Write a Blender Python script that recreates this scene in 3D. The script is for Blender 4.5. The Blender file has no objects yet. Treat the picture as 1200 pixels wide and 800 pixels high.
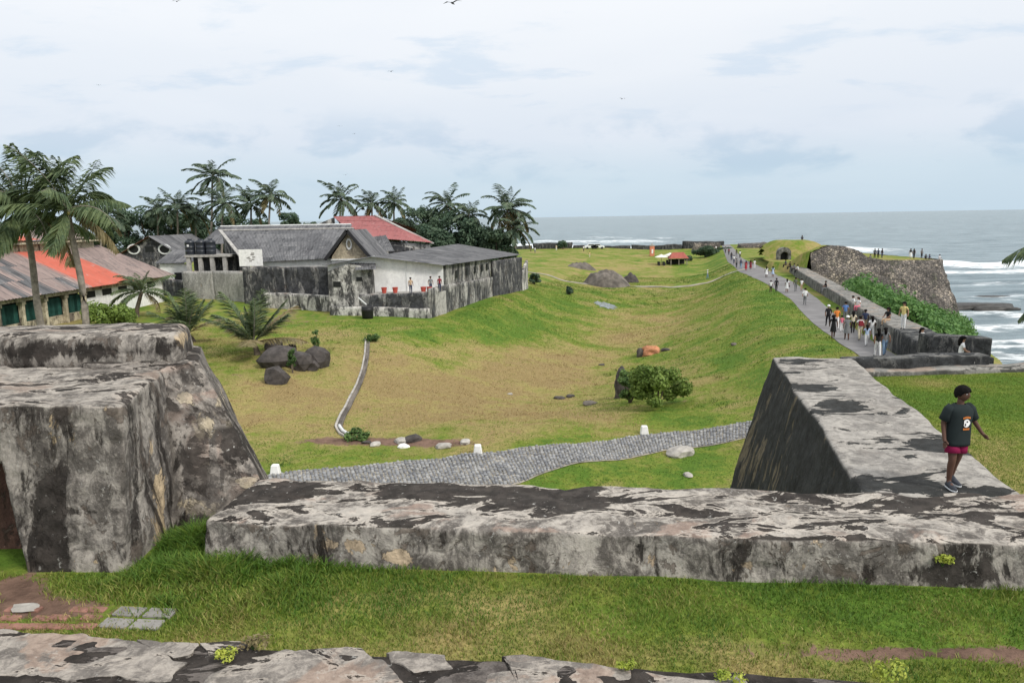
import bpy, bmesh, math, random
import numpy as np
from mathutils import Vector, Matrix

# ------------------------------------------------------------------ camera, sky, sun, exposure
S = bpy.context.scene
COL = S.collection
random.seed(7)
RNG = np.random.default_rng(11)
PXW, PXH, FOC = 1200.0, 800.0, 870.0          # photograph size and focal length in its pixels
PITCH = math.atan(145 / 870)
ROLL = math.radians(0.95)
CZ = 18.5                                      # camera height above the sea
C0 = np.array([0.0, 0.0, CZ])
AF = np.array([0, math.cos(PITCH), -math.sin(PITCH)])
_U0 = np.array([0, math.sin(PITCH), math.cos(PITCH)])
_X = np.array([1.0, 0, 0])
AR = math.cos(ROLL) * _X - math.sin(ROLL) * _U0
AU = math.sin(ROLL) * _X + math.cos(ROLL) * _U0

cam_d = bpy.data.cameras.new('camera')
cam = bpy.data.objects.new('camera', cam_d)
COL.objects.link(cam)
cam_d.sensor_width = 36.0
cam_d.lens = FOC / PXW * 36.0
cam_d.clip_start = 0.1
cam_d.clip_end = 60000
M = Matrix.Identity(4)
for i in range(3):
    M[i][0] = AR[i]; M[i][1] = AU[i]; M[i][2] = -AF[i]; M[i][3] = C0[i]
cam.matrix_world = M
S.camera = cam

S.view_settings.view_transform = 'Standard'
S.view_settings.look = 'None'
S.view_settings.gamma = 1.0
S.view_settings.exposure = 0.0
S.view_settings.use_curve_mapping = False

SUN_EL, SUN_AZ = math.radians(41), math.radians(130)    # azimuth clockwise from +Y: from the sea side, a little behind the camera
sun_d = bpy.data.lights.new('sun', 'SUN')
sun_d.energy = 2.8
sun_d.angle = math.radians(11)
sun_d.color = (1.0, 0.95, 0.87)
sun = bpy.data.objects.new('sun', sun_d)
COL.objects.link(sun)
_sd = Vector((math.sin(SUN_AZ) * math.cos(SUN_EL), math.cos(SUN_AZ) * math.cos(SUN_EL), math.sin(SUN_EL)))
sun.rotation_euler = _sd.to_track_quat('Z', 'Y').to_euler()
sun.location = (0, 0, 60)

W = bpy.data.worlds.new('World')
S.world = W
W.use_nodes = True
wt = W.node_tree
wt.nodes.clear()

class NT:
    """small helper for writing node trees"""
    def __init__(s, t): s.t = t
    def n(s, kind, **kw):
        x = s.t.nodes.new('ShaderNode' + kind)
        for k, v in kw.items():
            if k.startswith('i_'):
                key = k[2:]
                key = int(key) if key.isdigit() else key.replace('_', ' ')
                s.set(x.inputs[key], v)
            else:
                setattr(x, k, v)
        return x
    def set(s, inp, v):
        if isinstance(v, bpy.types.NodeSocket): s.t.links.new(v, inp)
        elif isinstance(v, bpy.types.Node): s.t.links.new(v.outputs[0], inp)
        else:
            if hasattr(inp.default_value, '__len__') and not hasattr(v, '__len__'): v = (v,) * len(inp.default_value)
            elif hasattr(inp.default_value, '__len__') and len(inp.default_value) == 4 and len(v) == 3: v = (*v, 1)
            inp.default_value = v
    def math(s, op, a, b=0.0, c=0.0, clamp=False):
        x = s.t.nodes.new('ShaderNodeMath'); x.operation = op; x.use_clamp = clamp
        s.set(x.inputs[0], a); s.set(x.inputs[1], b)
        if op in ('MULTIPLY_ADD', 'SMOOTH_MIN', 'SMOOTH_MAX'): s.set(x.inputs[2], c)
        return x.outputs[0]
    def mix(s, f, a, b, blend='MIX'):
        x = s.t.nodes.new('ShaderNodeMix'); x.data_type = 'RGBA'; x.blend_type = blend
        s.set(x.inputs[0], f); s.set(x.inputs[6], a); s.set(x.inputs[7], b)
        return x.outputs[2]
    def noise(s, vec, scale, detail=6, rough=0.55, dist=0.0, lac=2.0):
        x = s.t.nodes.new('ShaderNodeTexNoise')
        if vec is not None: s.set(x.inputs['Vector'], vec)
        x.inputs['Scale'].default_value = scale; x.inputs['Detail'].default_value = detail
        x.inputs['Roughness'].default_value = rough; x.inputs['Distortion'].default_value = dist
        return x.outputs[0]
    def smooth(s, v, a, b, lo=0.0, hi=1.0):
        x = s.t.nodes.new('ShaderNodeMapRange'); x.interpolation_type = 'SMOOTHSTEP'
        s.set(x.inputs[0], v)
        x.inputs[1].default_value = a; x.inputs[2].default_value = b
        x.inputs[3].default_value = lo; x.inputs[4].default_value = hi
        return x.outputs[0]
    def ramp(s, v, stops, interp='LINEAR'):
        x = s.t.nodes.new('ShaderNodeValToRGB'); s.set(x.inputs[0], v)
        e = x.color_ramp.elements
        x.color_ramp.interpolation = interp
        while len(e) < len(stops): e.new(0.5)
        for q, (p, c) in zip(e, stops):
            q.position = p
            q.color = (*c, 1) if hasattr(c, '__len__') else (c, c, c, 1)
        return x.outputs[0]
    def vscale(s, v, sc, loc=(0, 0, 0)):
        x = s.t.nodes.new('ShaderNodeMapping'); s.set(x.inputs[0], v)
        x.inputs['Scale'].default_value = sc; x.inputs['Location'].default_value = loc
        return x.outputs[0]

w = NT(wt)
wout = w.n('OutputWorld')
bg = w.n('Background'); bg.inputs[1].default_value = 0.10
wt.links.new(bg.outputs[0], wout.inputs[0])
sky = w.n('TexSky'); sky.sky_type = 'NISHITA'; sky.sun_disc = False
sky.sun_elevation = SUN_EL; sky.sun_rotation = SUN_AZ
sky.air_density = 1.2; sky.dust_density = 2.0
tc = w.n('TexCoord')
sep = w.n('SeparateXYZ'); wt.links.new(tc.outputs['Generated'], sep.inputs[0])
zc = w.math('MAXIMUM', sep.outputs[2], 0.0)
den = w.math('ADD', zc, 0.16)
cu = w.math('DIVIDE', sep.outputs[0], den)
cv = w.math('DIVIDE', sep.outputs[1], den)
cmb = w.n('CombineXYZ'); wt.links.new(cu, cmb.inputs[0]); wt.links.new(cv, cmb.inputs[1])
# overcast deck: brighter towards the zenith, as a cloudy sky is (values x 0.10 background strength)
deck = w.ramp(zc, [(p, tuple(q / 25 for q in c)) for p, c in
              [(0.0, (6.0, 7.4, 8.5)), (0.05, (6.4, 7.7, 8.8)), (0.10, (7.6, 8.3, 9.3)), (0.17, (8.5, 9.0, 9.7)),
               (0.30, (9.7, 10.0, 10.4)), (0.6, (12.5, 12.7, 13)), (1.0, (15, 15.2, 15.4))]])
deck = w.mix(1.0, deck, (25, 25, 25), 'MULTIPLY')
n1 = w.noise(w.vscale(cmb.outputs[0], (0.75, 0.75, 1), (3.1, 0.4, 0)), 1.0, 7, 0.55, 0.3)
n2 = w.noise(w.vscale(cmb.outputs[0], (1.7, 2.6, 1), (7.7, 2.2, 3)), 1.0, 8, 0.58, 0.2)
# grey-blue cumulus fragments low over the sea and higher up
dirv = w.vscale(tc.outputs['Generated'], (1, 1, 2.6), (0, 0, 0))
n3 = w.noise(w.vscale(dirv, (5.5, 5.5, 5.5), (1.3, 4.2, 0.2)), 1.0, 7, 0.55, 0.2)
low = w.math('MULTIPLY', w.smooth(n3, 0.50, 0.62), w.math('MULTIPLY', w.smooth(zc, 0.03, 0.065), w.smooth(zc, 0.10, 0.15, 1, 0)))
hi = w.math('MULTIPLY', w.smooth(n2, 0.53, 0.66), w.smooth(zc, 0.09, 0.17))
wh = w.smooth(n1, 0.42, 0.62)
col = w.mix(w.math('MULTIPLY', wh, 0.25), deck, w.mix(1.0, deck, (1.14, 1.1, 1.06), 'MULTIPLY'))
col = w.mix(w.math('MULTIPLY', low, 0.7), col, w.mix(1.0, deck, (0.74, 0.83, 0.90), 'MULTIPLY'))
col = w.mix(w.math('MULTIPLY', hi, 0.55), col, w.mix(1.0, deck, (0.72, 0.83, 0.93), 'MULTIPLY'))
col = w.mix(0.06, col, sky.outputs[0])
wt.links.new(col, bg.inputs[0])

# ------------------------------------------------------------------ picture helpers
def ray(x, y): return AF + (x - 600) / FOC * AR + (400 - y) / FOC * AU
def Pz(x, y, z):
    d = ray(x, y); return C0 + d * ((z - CZ) / d[2])
def Py(x, y, Y):
    d = ray(x, y); return C0 + d * (Y / d[1])
def proj(P):
    d = np.asarray(P, float) - C0
    q = d @ AF
    return 600 + FOC * (d @ AR) / q, 400 - FOC * (d @ AU) / q

# ------------------------------------------------------------------ numpy noise
def _hash(i, j, k, s):
    h = (i * 374761393 + j * 668265263 + k * 2147483647 + s * 974634777) & 0xFFFFFFFF
    h = ((h ^ (h >> 13)) * 1274126177) & 0xFFFFFFFF
    h = h ^ (h >> 16)
    return (h & 0xFFFFFF) / float(0xFFFFFF)
def vnoise(P, s=0):
    P = np.asarray(P, float)
    I = np.floor(P).astype(np.int64); f = P - I
    f = f * f * (3 - 2 * f)
    r = 0
    for a in (0, 1):
        for b in (0, 1):
            for c in (0, 1):
                wgt = (f[:, 0] if a else 1 - f[:, 0]) * (f[:, 1] if b else 1 - f[:, 1]) * (f[:, 2] if c else 1 - f[:, 2])
                r = r + wgt * _hash(I[:, 0] + a, I[:, 1] + b, I[:, 2] + c, s)
    return r * 2 - 1
def fbm(P, sc, oct=4, s=0, gain=0.5):
    P = np.asarray(P, float) * sc
    a, r, n = 1.0, 0, 0
    for o in range(oct):
        r = r + a * vnoise(P, s + o * 17); n += a
        a *= gain; P = P * 2.03 + 5.7
    return r / n
def fbm2(x, y, sc, oct=4, s=0, gain=0.5):
    return fbm(np.stack([x, y, np.zeros_like(x)], 1), sc, oct, s, gain)

# ------------------------------------------------------------------ object helpers
def tag(o, label=None, cat=None, group=None, kind=None):
    if label: o['label'] = label
    if cat: o['category'] = cat
    if group: o['group'] = group
    if kind: o['kind'] = kind
    return o
def obj(name, me, parent=None):
    o = bpy.data.objects.new(name, me)
    COL.objects.link(o)
    if parent is not None: o.parent = parent
    return o
def empty(name, loc=(0, 0, 0), rz=0.0):
    o = bpy.data.objects.new(name, None)
    COL.objects.link(o)
    o.location = loc; o.rotation_euler = (0, 0, rz)
    o.empty_display_size = 0.2
    return o
def mesh(name, V, Fs, mats, mi=None, smooth=False):
    me = bpy.data.meshes.new(name)
    V = np.asarray(V, np.float32)
    if isinstance(Fs, np.ndarray):
        nf, k = Fs.shape
        me.vertices.add(len(V)); me.vertices.foreach_set('co', V.ravel())
        me.loops.add(nf * k); me.loops.foreach_set('vertex_index', Fs.astype(np.int32).ravel())
        me.polygons.add(nf)
        me.polygons.foreach_set('loop_start', np.arange(0, nf * k, k, dtype=np.int32))
        me.update(calc_edges=True)
        me.validate()
    else:
        me.from_pydata([tuple(v) for v in V], [], Fs)
    for m in (mats if isinstance(mats, (list, tuple)) else [mats]): me.materials.append(m)
    if mi is not None: me.polygons.foreach_set('material_index', np.asarray(mi, np.int32))
    if smooth: me.polygons.foreach_set('use_smooth', np.ones(len(me.polygons), bool))
    me.update()
    return me
def fattr(me, name, data):
    a = me.attributes.new(name, 'FLOAT', 'POINT'); a.data.foreach_set('value', np.asarray(data, np.float32))
def cattr(me, name, rgb):
    a = me.attributes.new(name, 'FLOAT_COLOR', 'POINT')
    d = np.ones((len(rgb), 4), np.float32); d[:, :3] = rgb
    a.data.foreach_set('color', d.ravel())

class MB:
    """collects shapes into one mesh"""
    def __init__(s): s.v = []; s.f = []; s.m = []
    def add(s, V, Fs, m=0):
        o = len(s.v)
        s.v += [tuple(float(q) for q in p) for p in V]
        s.f += [tuple(i + o for i in f) for f in Fs]; s.m += [m] * len(Fs)
        return s
    def hexa(s, b, t, m=0):
        """four bottom and four top corners, counter-clockwise from above"""
        return s.add(list(b) + list(t), [(3, 2, 1, 0), (4, 5, 6, 7), (0, 1, 5, 4), (1, 2, 6, 5), (2, 3, 7, 6), (3, 0, 4, 7)], m)
    def box(s, x0, x1, y0, y1, z0, z1, m=0):
        b = [(x0, y0, z0), (x1, y0, z0), (x1, y1, z0), (x0, y1, z0)]
        return s.hexa(b, [(p[0], p[1], z1) for p in b], m)
    def bar(s, a, b, wd, ht, m=0, up=(0, 0, 1)):
        a = Vector(a); b = Vector(b); d = (b - a).normalized(); u = Vector(up)
        sx = d.cross(u)
        if sx.length < 1e-4: sx = d.cross(Vector((0, 1, 0)))
        sx.normalize(); u = sx.cross(d)
        q = [(-1, -1), (1, -1), (1, 1), (-1, 1)]
        V = [a + sx * (i * wd / 2) + u * (j * ht / 2) for i, j in q] + [b + sx * (i * wd / 2) + u * (j * ht / 2) for i, j in q]
        return s.add(V, [(0, 1, 2, 3), (7, 6, 5, 4), (0, 4, 5, 1), (1, 5, 6, 2), (2, 6, 7, 3), (3, 7, 4, 0)], m)
    def tube(s, pts, rad, n=8, m=0, cap=True):
        pts = [Vector(p) for p in pts]
        if not hasattr(rad, '__len__'): rad = [rad] * len(pts)
        V = []; Fs = []
        for i, p in enumerate(pts):
            d = (pts[min(i + 1, len(pts) - 1)] - pts[max(i - 1, 0)]).normalized()
            a = d.cross(Vector((0, 0, 1)))
            if a.length < 1e-3: a = d.cross(Vector((0, 1, 0)))
            a.normalize(); b = a.cross(d)
            for k in range(n):
                t = 2 * math.pi * k / n
                V.append(p + (a * math.cos(t) + b * math.sin(t)) * rad[i])
        for i in range(len(pts) - 1):
            for k in range(n):
                q = (k + 1) % n
                Fs.append((i * n + k, i * n + q, (i + 1) * n + q, (i + 1) * n + k))
        if cap:
            Fs.append(tuple(range(n))[::-1]); Fs.append(tuple(range((len(pts) - 1) * n, len(pts) * n)))
        return s.add(V, Fs, m)
    def prism(s, poly, z0, z1, m=0):
        n = len(poly)
        V = [(p[0], p[1], z0) for p in poly] + [(p[0], p[1], z1) for p in poly]
        Fs = [tuple(range(n))[::-1], tuple(range(n, 2 * n))] + [(i, (i + 1) % n, n + (i + 1) % n, n + i) for i in range(n)]
        return s.add(V, Fs, m)
    def quad(s, a, b, c, d, m=0): return s.add([a, b, c, d], [(0, 1, 2, 3)], m)
    def build(s, name, mats, parent=None, smooth=False):
        me = mesh(name, s.v, s.f, mats, s.m, smooth)
        return obj(name, me, parent)

def hexa_points(bot, top, res, rad, amp, nsc, seed, pits=0.0):
    """surface grid of a hexahedron with rounded edges and eroded faces (bot/top: 4 corners ccw from front-left)"""
    bot = np.asarray(bot, float); top = np.asarray(top, float)
    Lx = np.linalg.norm(bot[1] - bot[0]); Ly = np.linalg.norm(bot[3] - bot[0]); Lz = np.linalg.norm(top[0] - bot[0])
    L = np.array([Lx, Ly, Lz]) / 2
    def axis(l):
        n = max(3, int(round(2 * l / res))); return np.linspace(-l, l, n + 1)
    ax = [axis(l) for l in L]
    VV = []; FF = []; off = 0
    for d in range(3):
        a, b = (d + 1) % 3, (d + 2) % 3
        for sgn in (-1, 1):
            A, B = np.meshgrid(ax[a], ax[b], indexing='ij')
            q = np.zeros(A.shape + (3,)); q[..., a] = A; q[..., b] = B; q[..., d] = sgn * L[d]
            na, nb = A.shape
            idx = np.arange(na * nb).reshape(na, nb) + off
            f = np.stack([idx[:-1, :-1], idx[1:, :-1], idx[1:, 1:], idx[:-1, 1:]], -1).reshape(-1, 4)
            if sgn < 0: f = f[:, ::-1]
            VV.append(q.reshape(-1, 3)); FF.append(f); off += na * nb
    q = np.concatenate(VV); f = np.concatenate(FF)
    r = min(rad, L.min() * 0.95)
    c = np.clip(q, -(L - r), L - r); dlt = q - c
    ln = np.linalg.norm(dlt, axis=1, keepdims=True); ln[ln < 1e-9] = 1
    nrm = dlt / ln
    q = c + nrm * r
    u = (q / L + 1) / 2
    ux, uy, uz = u[:, :1], u[:, 1:2], u[:, 2:]
    def bil(k): return k[0] * (1 - ux) * (1 - uy) + k[1] * ux * (1 - uy) + k[2] * ux * uy + k[3] * (1 - ux) * uy
    P = bil(bot) * (1 - uz) + bil(top) * uz
    if amp:
        D = np.stack([fbm(P, nsc, 4, seed + k * 31) for k in range(3)], 1)
        e = np.clip(fbm(P, nsc * 0.45, 3, seed + 99), 0, 1)[:, None]
        P = P + D * amp - nrm * e * amp * 1.6
        if pits:
            p = np.clip(fbm(P, nsc * 2.2, 3, seed + 7) - 0.25, 0, 1)[:, None]
            P = P - nrm * p * pits
    # weld coincident border points
    key = np.round(P * 2e4).astype(np.int64)
    _, first, inv = np.unique(key, axis=0, return_index=True, return_inverse=True)
    return P[first], inv.reshape(-1)[f]
def pixel_blobs(V, L):
    px, py = proj(V); r = np.zeros(len(V))
    for x, y, a, b, q in L: r = r + q * np.exp(-((px - x) / a) ** 2 - ((py - y) / b) ** 2)
    return r
def rough_block(name, bot, top, mat, res=0.06, rad=0.05, amp=0.03, nsc=1.8, seed=0, parent=None, pits=0.0, algae=None, flake=None):
    V, Fq = hexa_points(bot, top, res, rad, amp, nsc, seed, pits)
    me = mesh(name, V, Fq, mat, smooth=True)
    if algae: fattr(me, 'algae', pixel_blobs(V, algae))
    if flake: fattr(me, 'flake', pixel_blobs(V, flake))
    return obj(name, me, parent)

# ------------------------------------------------------------------ materials
MATS = {}
def newmat(name):
    m = bpy.data.materials.new(name); m.use_nodes = True
    t = m.node_tree; t.nodes.clear()
    k = NT(t)
    out = k.n('OutputMaterial'); b = k.n('BsdfPrincipled')
    t.links.new(b.outputs[0], out.inputs[0])
    MATS[name] = m
    return m, k, b
def bump(k, b, h, strength, dist):
    x = k.n('Bump'); x.inputs['Strength'].default_value = strength; x.inputs['Distance'].default_value = dist
    k.set(x.inputs['Height'], h); k.set(b.inputs['Normal'], x.outputs[0])
def pos(k): return k.n('NewGeometry').outputs['Position']
def nz(k):
    s = k.n('SeparateXYZ'); k.set(s.inputs[0], k.n('NewGeometry').outputs['Normal']); return s.outputs[2]

def plain(name, c, rough=0.7, var=0.18, sc=3.0, spec=0.3, bmp=0.0, metal=0.0, dirt=0.0):
    m, k, b = newmat(name)
    p = k.n('TexCoord').outputs['Object']
    oi = k.n('ObjectInfo')
    p2 = k.n('VectorMath', operation='ADD'); k.set(p2.inputs[0], p); k.set(p2.inputs[1], k.math('MULTIPLY', oi.outputs['Random'], 37.0))
    n = k.noise(p2.outputs[0], sc, 6, 0.6)
    c = np.array(c)
    col = k.mix(k.smooth(n, 0.25, 0.75), tuple(c * (1 - var)), tuple(np.clip(c * (1 + var), 0, 1)))
    if dirt:
        d = k.smooth(k.noise(p2.outputs[0], sc * 0.6, 8, 0.65), 0.48, 0.66)
        col = k.mix(k.math('MULTIPLY', d, dirt), col, tuple(c * 0.3))
    k.set(b.inputs['Base Color'], col)
    b.inputs['Roughness'].default_value = rough; b.inputs['Specular IOR Level'].default_value = spec
    b.inputs['Metallic'].default_value = metal
    if bmp: bump(k, b, n, 0.6, bmp)
    return m

def masonry(name, light=(0.33, 0.325, 0.31), mid=(0.17, 0.165, 0.16), dark=(0.02, 0.017, 0.015), cream=(0.54, 0.425, 0.30),
            d_top=0.50, d_side=0.44, cr=0.63, sc=1.0, streak=0.35, flecks=0.5, bmp=0.012, pink=(0.42, 0.30, 0.24), offs=(0, 0, 0), runs=0.0, rim=0.6, under=0.57, brown=(0.15, 0.118, 0.095), mott=0.6):
    """old lime plaster over coral stone: grey skin, black algae, exposed cream patches.
    vertex attributes algae / flake shift where the algae grows and the skin has fallen off"""
    m, k, b = newmat(name)
    P = k.vscale(pos(k), (1, 1, 1), offs)
    alg = k.n('Attribute', attribute_name='algae').outputs['Fac']; fla = k.n('Attribute', attribute_name='flake').outputs['Fac']
    up = k.smooth(nz(k), 0.45, 0.8); sidef = k.math('SUBTRACT', 1.0, up)
    Pv = k.vscale(P, (1, 1, streak)); Ph = k.vscale(P, (0.55, 1.15, 1))
    # grey skin: broad cloudiness, mottling, vertical weathering
    g = k.noise(Pv, 1.3 * sc, 9, 0.66, 0.5); g2 = k.noise(P, 5.5 * sc, 8, 0.68, 0.4); g3 = k.noise(P, 22 * sc, 5, 0.7)
    gm = k.noise(k.vscale(P, (1, 1, 0.75), (2, 2, 5)), 5.0 * sc, 10, 0.74, 0.7)
    col = k.mix(k.smooth(k.math('ADD', k.math('MULTIPLY', g, 0.5), k.math('MULTIPLY', gm, 0.5)), 0.44, 0.56), mid, light)
    col = k.mix(k.math('MULTIPLY', k.smooth(g2, 0.40, 0.62), mott), col, k.mix(1.0, col, (0.52, 0.52, 0.53), 'MULTIPLY'))
    col = k.mix(k.math('MULTIPLY', k.smooth(g3, 0.52, 0.72), 0.35), col, k.mix(1.0, light, (1.25, 1.25, 1.22), 'MULTIPLY'))
    # brown undercoat where the grey skin has scaled off the faces
    uc = k.noise(k.vscale(P, (1, 1, 0.8), (6, 2, 3)), 3.0 * sc, 11, 0.70, 0.7)
    ucm = k.math('MULTIPLY', k.math('MULTIPLY', k.smooth(uc, under, under + 0.03), sidef), 0.7)
    col = k.mix(ucm, col, k.mix(k.smooth(g2, 0.4, 0.62), tuple(np.array(brown) * 0.55), brown))
    # pinkish worn plaster on the tops
    pk = k.smooth(k.noise(k.vscale(P, (1, 1, 1), (4, 9, 2)), 0.9 * sc, 8, 0.6, 0.5), 0.545, 0.60)
    col = k.mix(k.math('MULTIPLY', k.math('MULTIPLY', pk, up), 0.7), col, k.mix(k.smooth(g2, 0.35, 0.65), pink, k.mix(1.0, pink, (0.62, 0.6, 0.6), 'MULTIPLY')))
    # exposed cream coat where the skin flaked away
    ce = k.math('ADD', k.noise(k.vscale(P, (1, 1, 0.7), (1.7, 3.3, 8.1)), 2.3 * sc, 11, 0.70, 0.6), k.math('MULTIPLY', fla, 0.26))
    cm = k.math('MULTIPLY', k.smooth(ce, cr, cr + 0.010), k.math('SUBTRACT', 1.0, k.math('MULTIPLY', up, 0.7)))
    creamc = k.mix(k.smooth(k.noise(P, 7 * sc, 7, 0.65), 0.35, 0.65), tuple(np.array(cream) * 0.6), cream)
    col = k.mix(cm, col, creamc)
    # black algae with pale torn rims
    dt = k.math('SUBTRACT', k.noise(Ph, 2.2 * sc, 11, 0.66, 0.6), k.math('MULTIPLY', alg, 0.22))
    ds = k.math('SUBTRACT', k.noise(k.vscale(Pv, (1, 1, 1), (5, 1, 9)), 2.0 * sc, 11, 0.70, 0.5), k.math('MULTIPLY', alg, 0.22))
    rimm = k.math('MULTIPLY', k.smooth(dt, d_top, d_top + 0.012), k.smooth(dt, d_top + 0.02, d_top + 0.065, 1, 0))
    col = k.mix(k.math('MULTIPLY', k.math('MULTIPLY', rimm, up), rim), col, k.mix(1.0, light, (1.22, 1.2, 1.18), 'MULTIPLY'))
    mt = k.smooth(dt, d_top - 0.012, d_top + 0.010, 1, 0)
    ms = k.math('ADD', k.math('MULTIPLY', k.smooth(ds, d_side - 0.03, d_side + 0.02, 1, 0), 0.6), k.math('MULTIPLY', k.smooth(ds, d_side - 0.04, d_side + 0.10, 1, 0), 0.4))
    dm = k.math('ADD', k.math('MULTIPLY', mt, up), k.math('MULTIPLY', ms, sidef), clamp=True)
    dkc = k.mix(k.smooth(k.noise(P, 4 * sc, 8, 0.65), 0.38, 0.66), dark, tuple(np.array(dark) * 2.6))
    col = k.mix(k.math('MULTIPLY', dm, 0.95), col, dkc)
    # rain runs down the faces
    if runs:
        rn = k.noise(k.vscale(P, (3.2, 3.2, 0.28), (2, 7, 1)), 1.0 * sc, 8, 0.62, 0.35)
        rm = k.math('MULTIPLY', k.smooth(k.math('ADD', rn, k.math('MULTIPLY', fla, 0.13)), 0.62, 0.67), sidef)
        col = k.mix(k.math('MULTIPLY', rm, runs), col, k.mix(k.smooth(g2, 0.35, 0.65), cream, tuple(np.array(cream) * 0.5)))
    # pale flecks of lichen
    fl = k.smooth(k.noise(P, 10 * sc, 7, 0.72, 0.5), 0.62, 0.67)
    col = k.mix(k.math('MULTIPLY', fl, flecks), col, (0.44, 0.43, 0.40))
    k.set(b.inputs['Base Color'], col)
    b.inputs['Roughness'].default_value = 0.9; b.inputs['Specular IOR Level'].default_value = 0.15
    h = k.math('ADD', k.math('MULTIPLY', g2, 0.8), k.math('ADD', k.math('MULTIPLY', dm, -0.5), k.math('MULTIPLY', g3, 0.55)))
    h = k.math('SUBTRACT', h, k.math('ADD', k.math('MULTIPLY', cm, 0.6), k.math('MULTIPLY', ucm, 0.5)))
    bump(k, b, h, 1.0, bmp * 2.8 / sc ** 0.5)
    return m

masonry('parapet_masonry', light=(0.43, 0.395, 0.35), mid=(0.125, 0.112, 0.10), d_top=0.465, flecks=0.75, d_side=0.425, pink=(0.36, 0.27, 0.22))
masonry('block_masonry', light=(0.37, 0.338, 0.298), mid=(0.115, 0.103, 0.092), under=0.55, d_top=0.45, d_side=0.43, cr=0.66, pink=(0.33, 0.26, 0.21), cream=(0.55, 0.43, 0.28), offs=(3.1, 0.4, 1.2))
masonry('buttress_masonry', light=(0.29, 0.262, 0.232), mid=(0.10, 0.09, 0.082), d_side=0.43, cr=0.66, runs=0.25, cream=(0.62, 0.53, 0.38), flecks=0.8, offs=(9.2, 4.4, 2.6))
masonry('terrace_masonry', light=(0.38, 0.358, 0.325), mid=(0.22, 0.207, 0.19), d_top=0.40, d_side=0.74, cr=0.80, streak=0.22, cream=(0.27, 0.22, 0.14), runs=0.5, under=0.9, flecks=0.15, rim=0.3,
        dark=(0.012, 0.013, 0.013), offs=(5.5, 1.0, 7.0), pink=(0.33, 0.31, 0.28))
masonry('dark_masonry', under=0.62, light=(0.15, 0.15, 0.145), mid=(0.075, 0.076, 0.075), d_top=0.50, d_side=0.54, cr=0.74, dark=(0.02, 0.021, 0.022), offs=(2, 8, 1), pink=(0.16, 0.155, 0.14))
masonry('promenade_masonry', under=0.62, streak=0.8, light=(0.27, 0.26, 0.24), mid=(0.15, 0.15, 0.14), d_top=0.42, d_side=0.50, cr=0.7, sc=0.7, dark=(0.05, 0.05, 0.045), pink=(0.36, 0.28, 0.22), offs=(1, 2, 8))
masonry('slab_masonry', light=(0.37, 0.335, 0.295), mid=(0.175, 0.158, 0.142), d_top=0.41, d_side=0.50, cr=0.7, pink=(0.38, 0.285, 0.225), sc=1.2, offs=(8, 3, 4))
masonry('wallcore_masonry', light=(0.14, 0.125, 0.115), mid=(0.07, 0.06, 0.055), d_top=0.55, d_side=0.5, cr=0.8, pink=(0.14, 0.11, 0.09), offs=(1, 6, 4))
masonry('niche_plaster', light=(0.17, 0.095, 0.07), mid=(0.10, 0.055, 0.043), dark=(0.04, 0.03, 0.022), d_top=0.4, d_side=0.44, cr=0.72, cream=(0.25, 0.17, 0.12), pink=(0.2, 0.1, 0.07))
masonry('house_wall_stained', light=(0.46, 0.45, 0.42), mid=(0.2, 0.195, 0.185), dark=(0.035, 0.036, 0.038), d_top=0.45, d_side=0.475, cr=0.66, sc=0.42, streak=0.3,
        cream=(0.55, 0.47, 0.33), flecks=0.25, bmp=0.03)
masonry('house_wall_dark', light=(0.36, 0.35, 0.335), mid=(0.12, 0.12, 0.12), dark=(0.03, 0.031, 0.034), d_top=0.5, d_side=0.53, cr=0.70, sc=0.5, cream=(0.5, 0.46, 0.38), flecks=0.35, bmp=0.03, offs=(3, 3, 3))
masonry('house_wall_patchy', under=0.60, mott=0.35, light=(0.66, 0.64, 0.60), mid=(0.26, 0.255, 0.24), dark=(0.04, 0.04, 0.04), d_top=0.5, d_side=0.465, cr=0.66, sc=0.6, cream=(0.66, 0.6, 0.48), flecks=0.5, bmp=0.03, offs=(7, 2, 3))
masonry('house_wall_cream', under=0.68, light=(0.60, 0.53, 0.39), mid=(0.36, 0.31, 0.22), dark=(0.07, 0.06, 0.05), d_top=0.4, d_side=0.44, cr=0.7, sc=0.6, flecks=0.2, bmp=0.02, cream=(0.7, 0.64, 0.5))
masonry('house_wall_white', under=0.75, mott=0.12, light=(0.78, 0.78, 0.76), mid=(0.66, 0.66, 0.65), dark=(0.30, 0.29, 0.27), d_top=0.35, d_side=0.34, cr=0.8, sc=0.5, flecks=0.0, bmp=0.01)
masonry('pediment_plaster', under=0.7, light=(0.50, 0.43, 0.31), mid=(0.33, 0.285, 0.21), dark=(0.12, 0.10, 0.08), d_top=0.4, d_side=0.40, cr=0.7, sc=0.8, flecks=0.2, bmp=0.01)
masonry('block_wall_grey', under=0.62, mott=0.35, light=(0.42, 0.41, 0.385), mid=(0.27, 0.265, 0.25), dark=(0.10, 0.10, 0.095), d_top=0.4, d_side=0.38, cr=0.64, sc=0.7, flecks=0.4, bmp=0.02)
plain('boulder', (0.055, 0.048, 0.045), 0.8, 0.5, 2.5, bmp=0.05)
plain('pale_stone', (0.36, 0.34, 0.31), 0.85, 0.3, 3, bmp=0.03, dirt=0.4)
plain('orange_stone', (0.42, 0.19, 0.10), 0.85, 0.45, 1.6, bmp=0.04, dirt=0.6)
plain('white_paint', (0.74, 0.74, 0.72), 0.6, 0.08, 4, dirt=0.25)
plain('concrete', (0.34, 0.33, 0.31), 0.85, 0.25, 3, dirt=0.35, bmp=0.01)
plain('asphalt', (0.17, 0.165, 0.165), 0.85, 0.2, 0.7, dirt=0.2)
plain('footpath_gravel', (0.30, 0.27, 0.22), 0.9, 0.3, 0.8, dirt=0.3)
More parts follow.
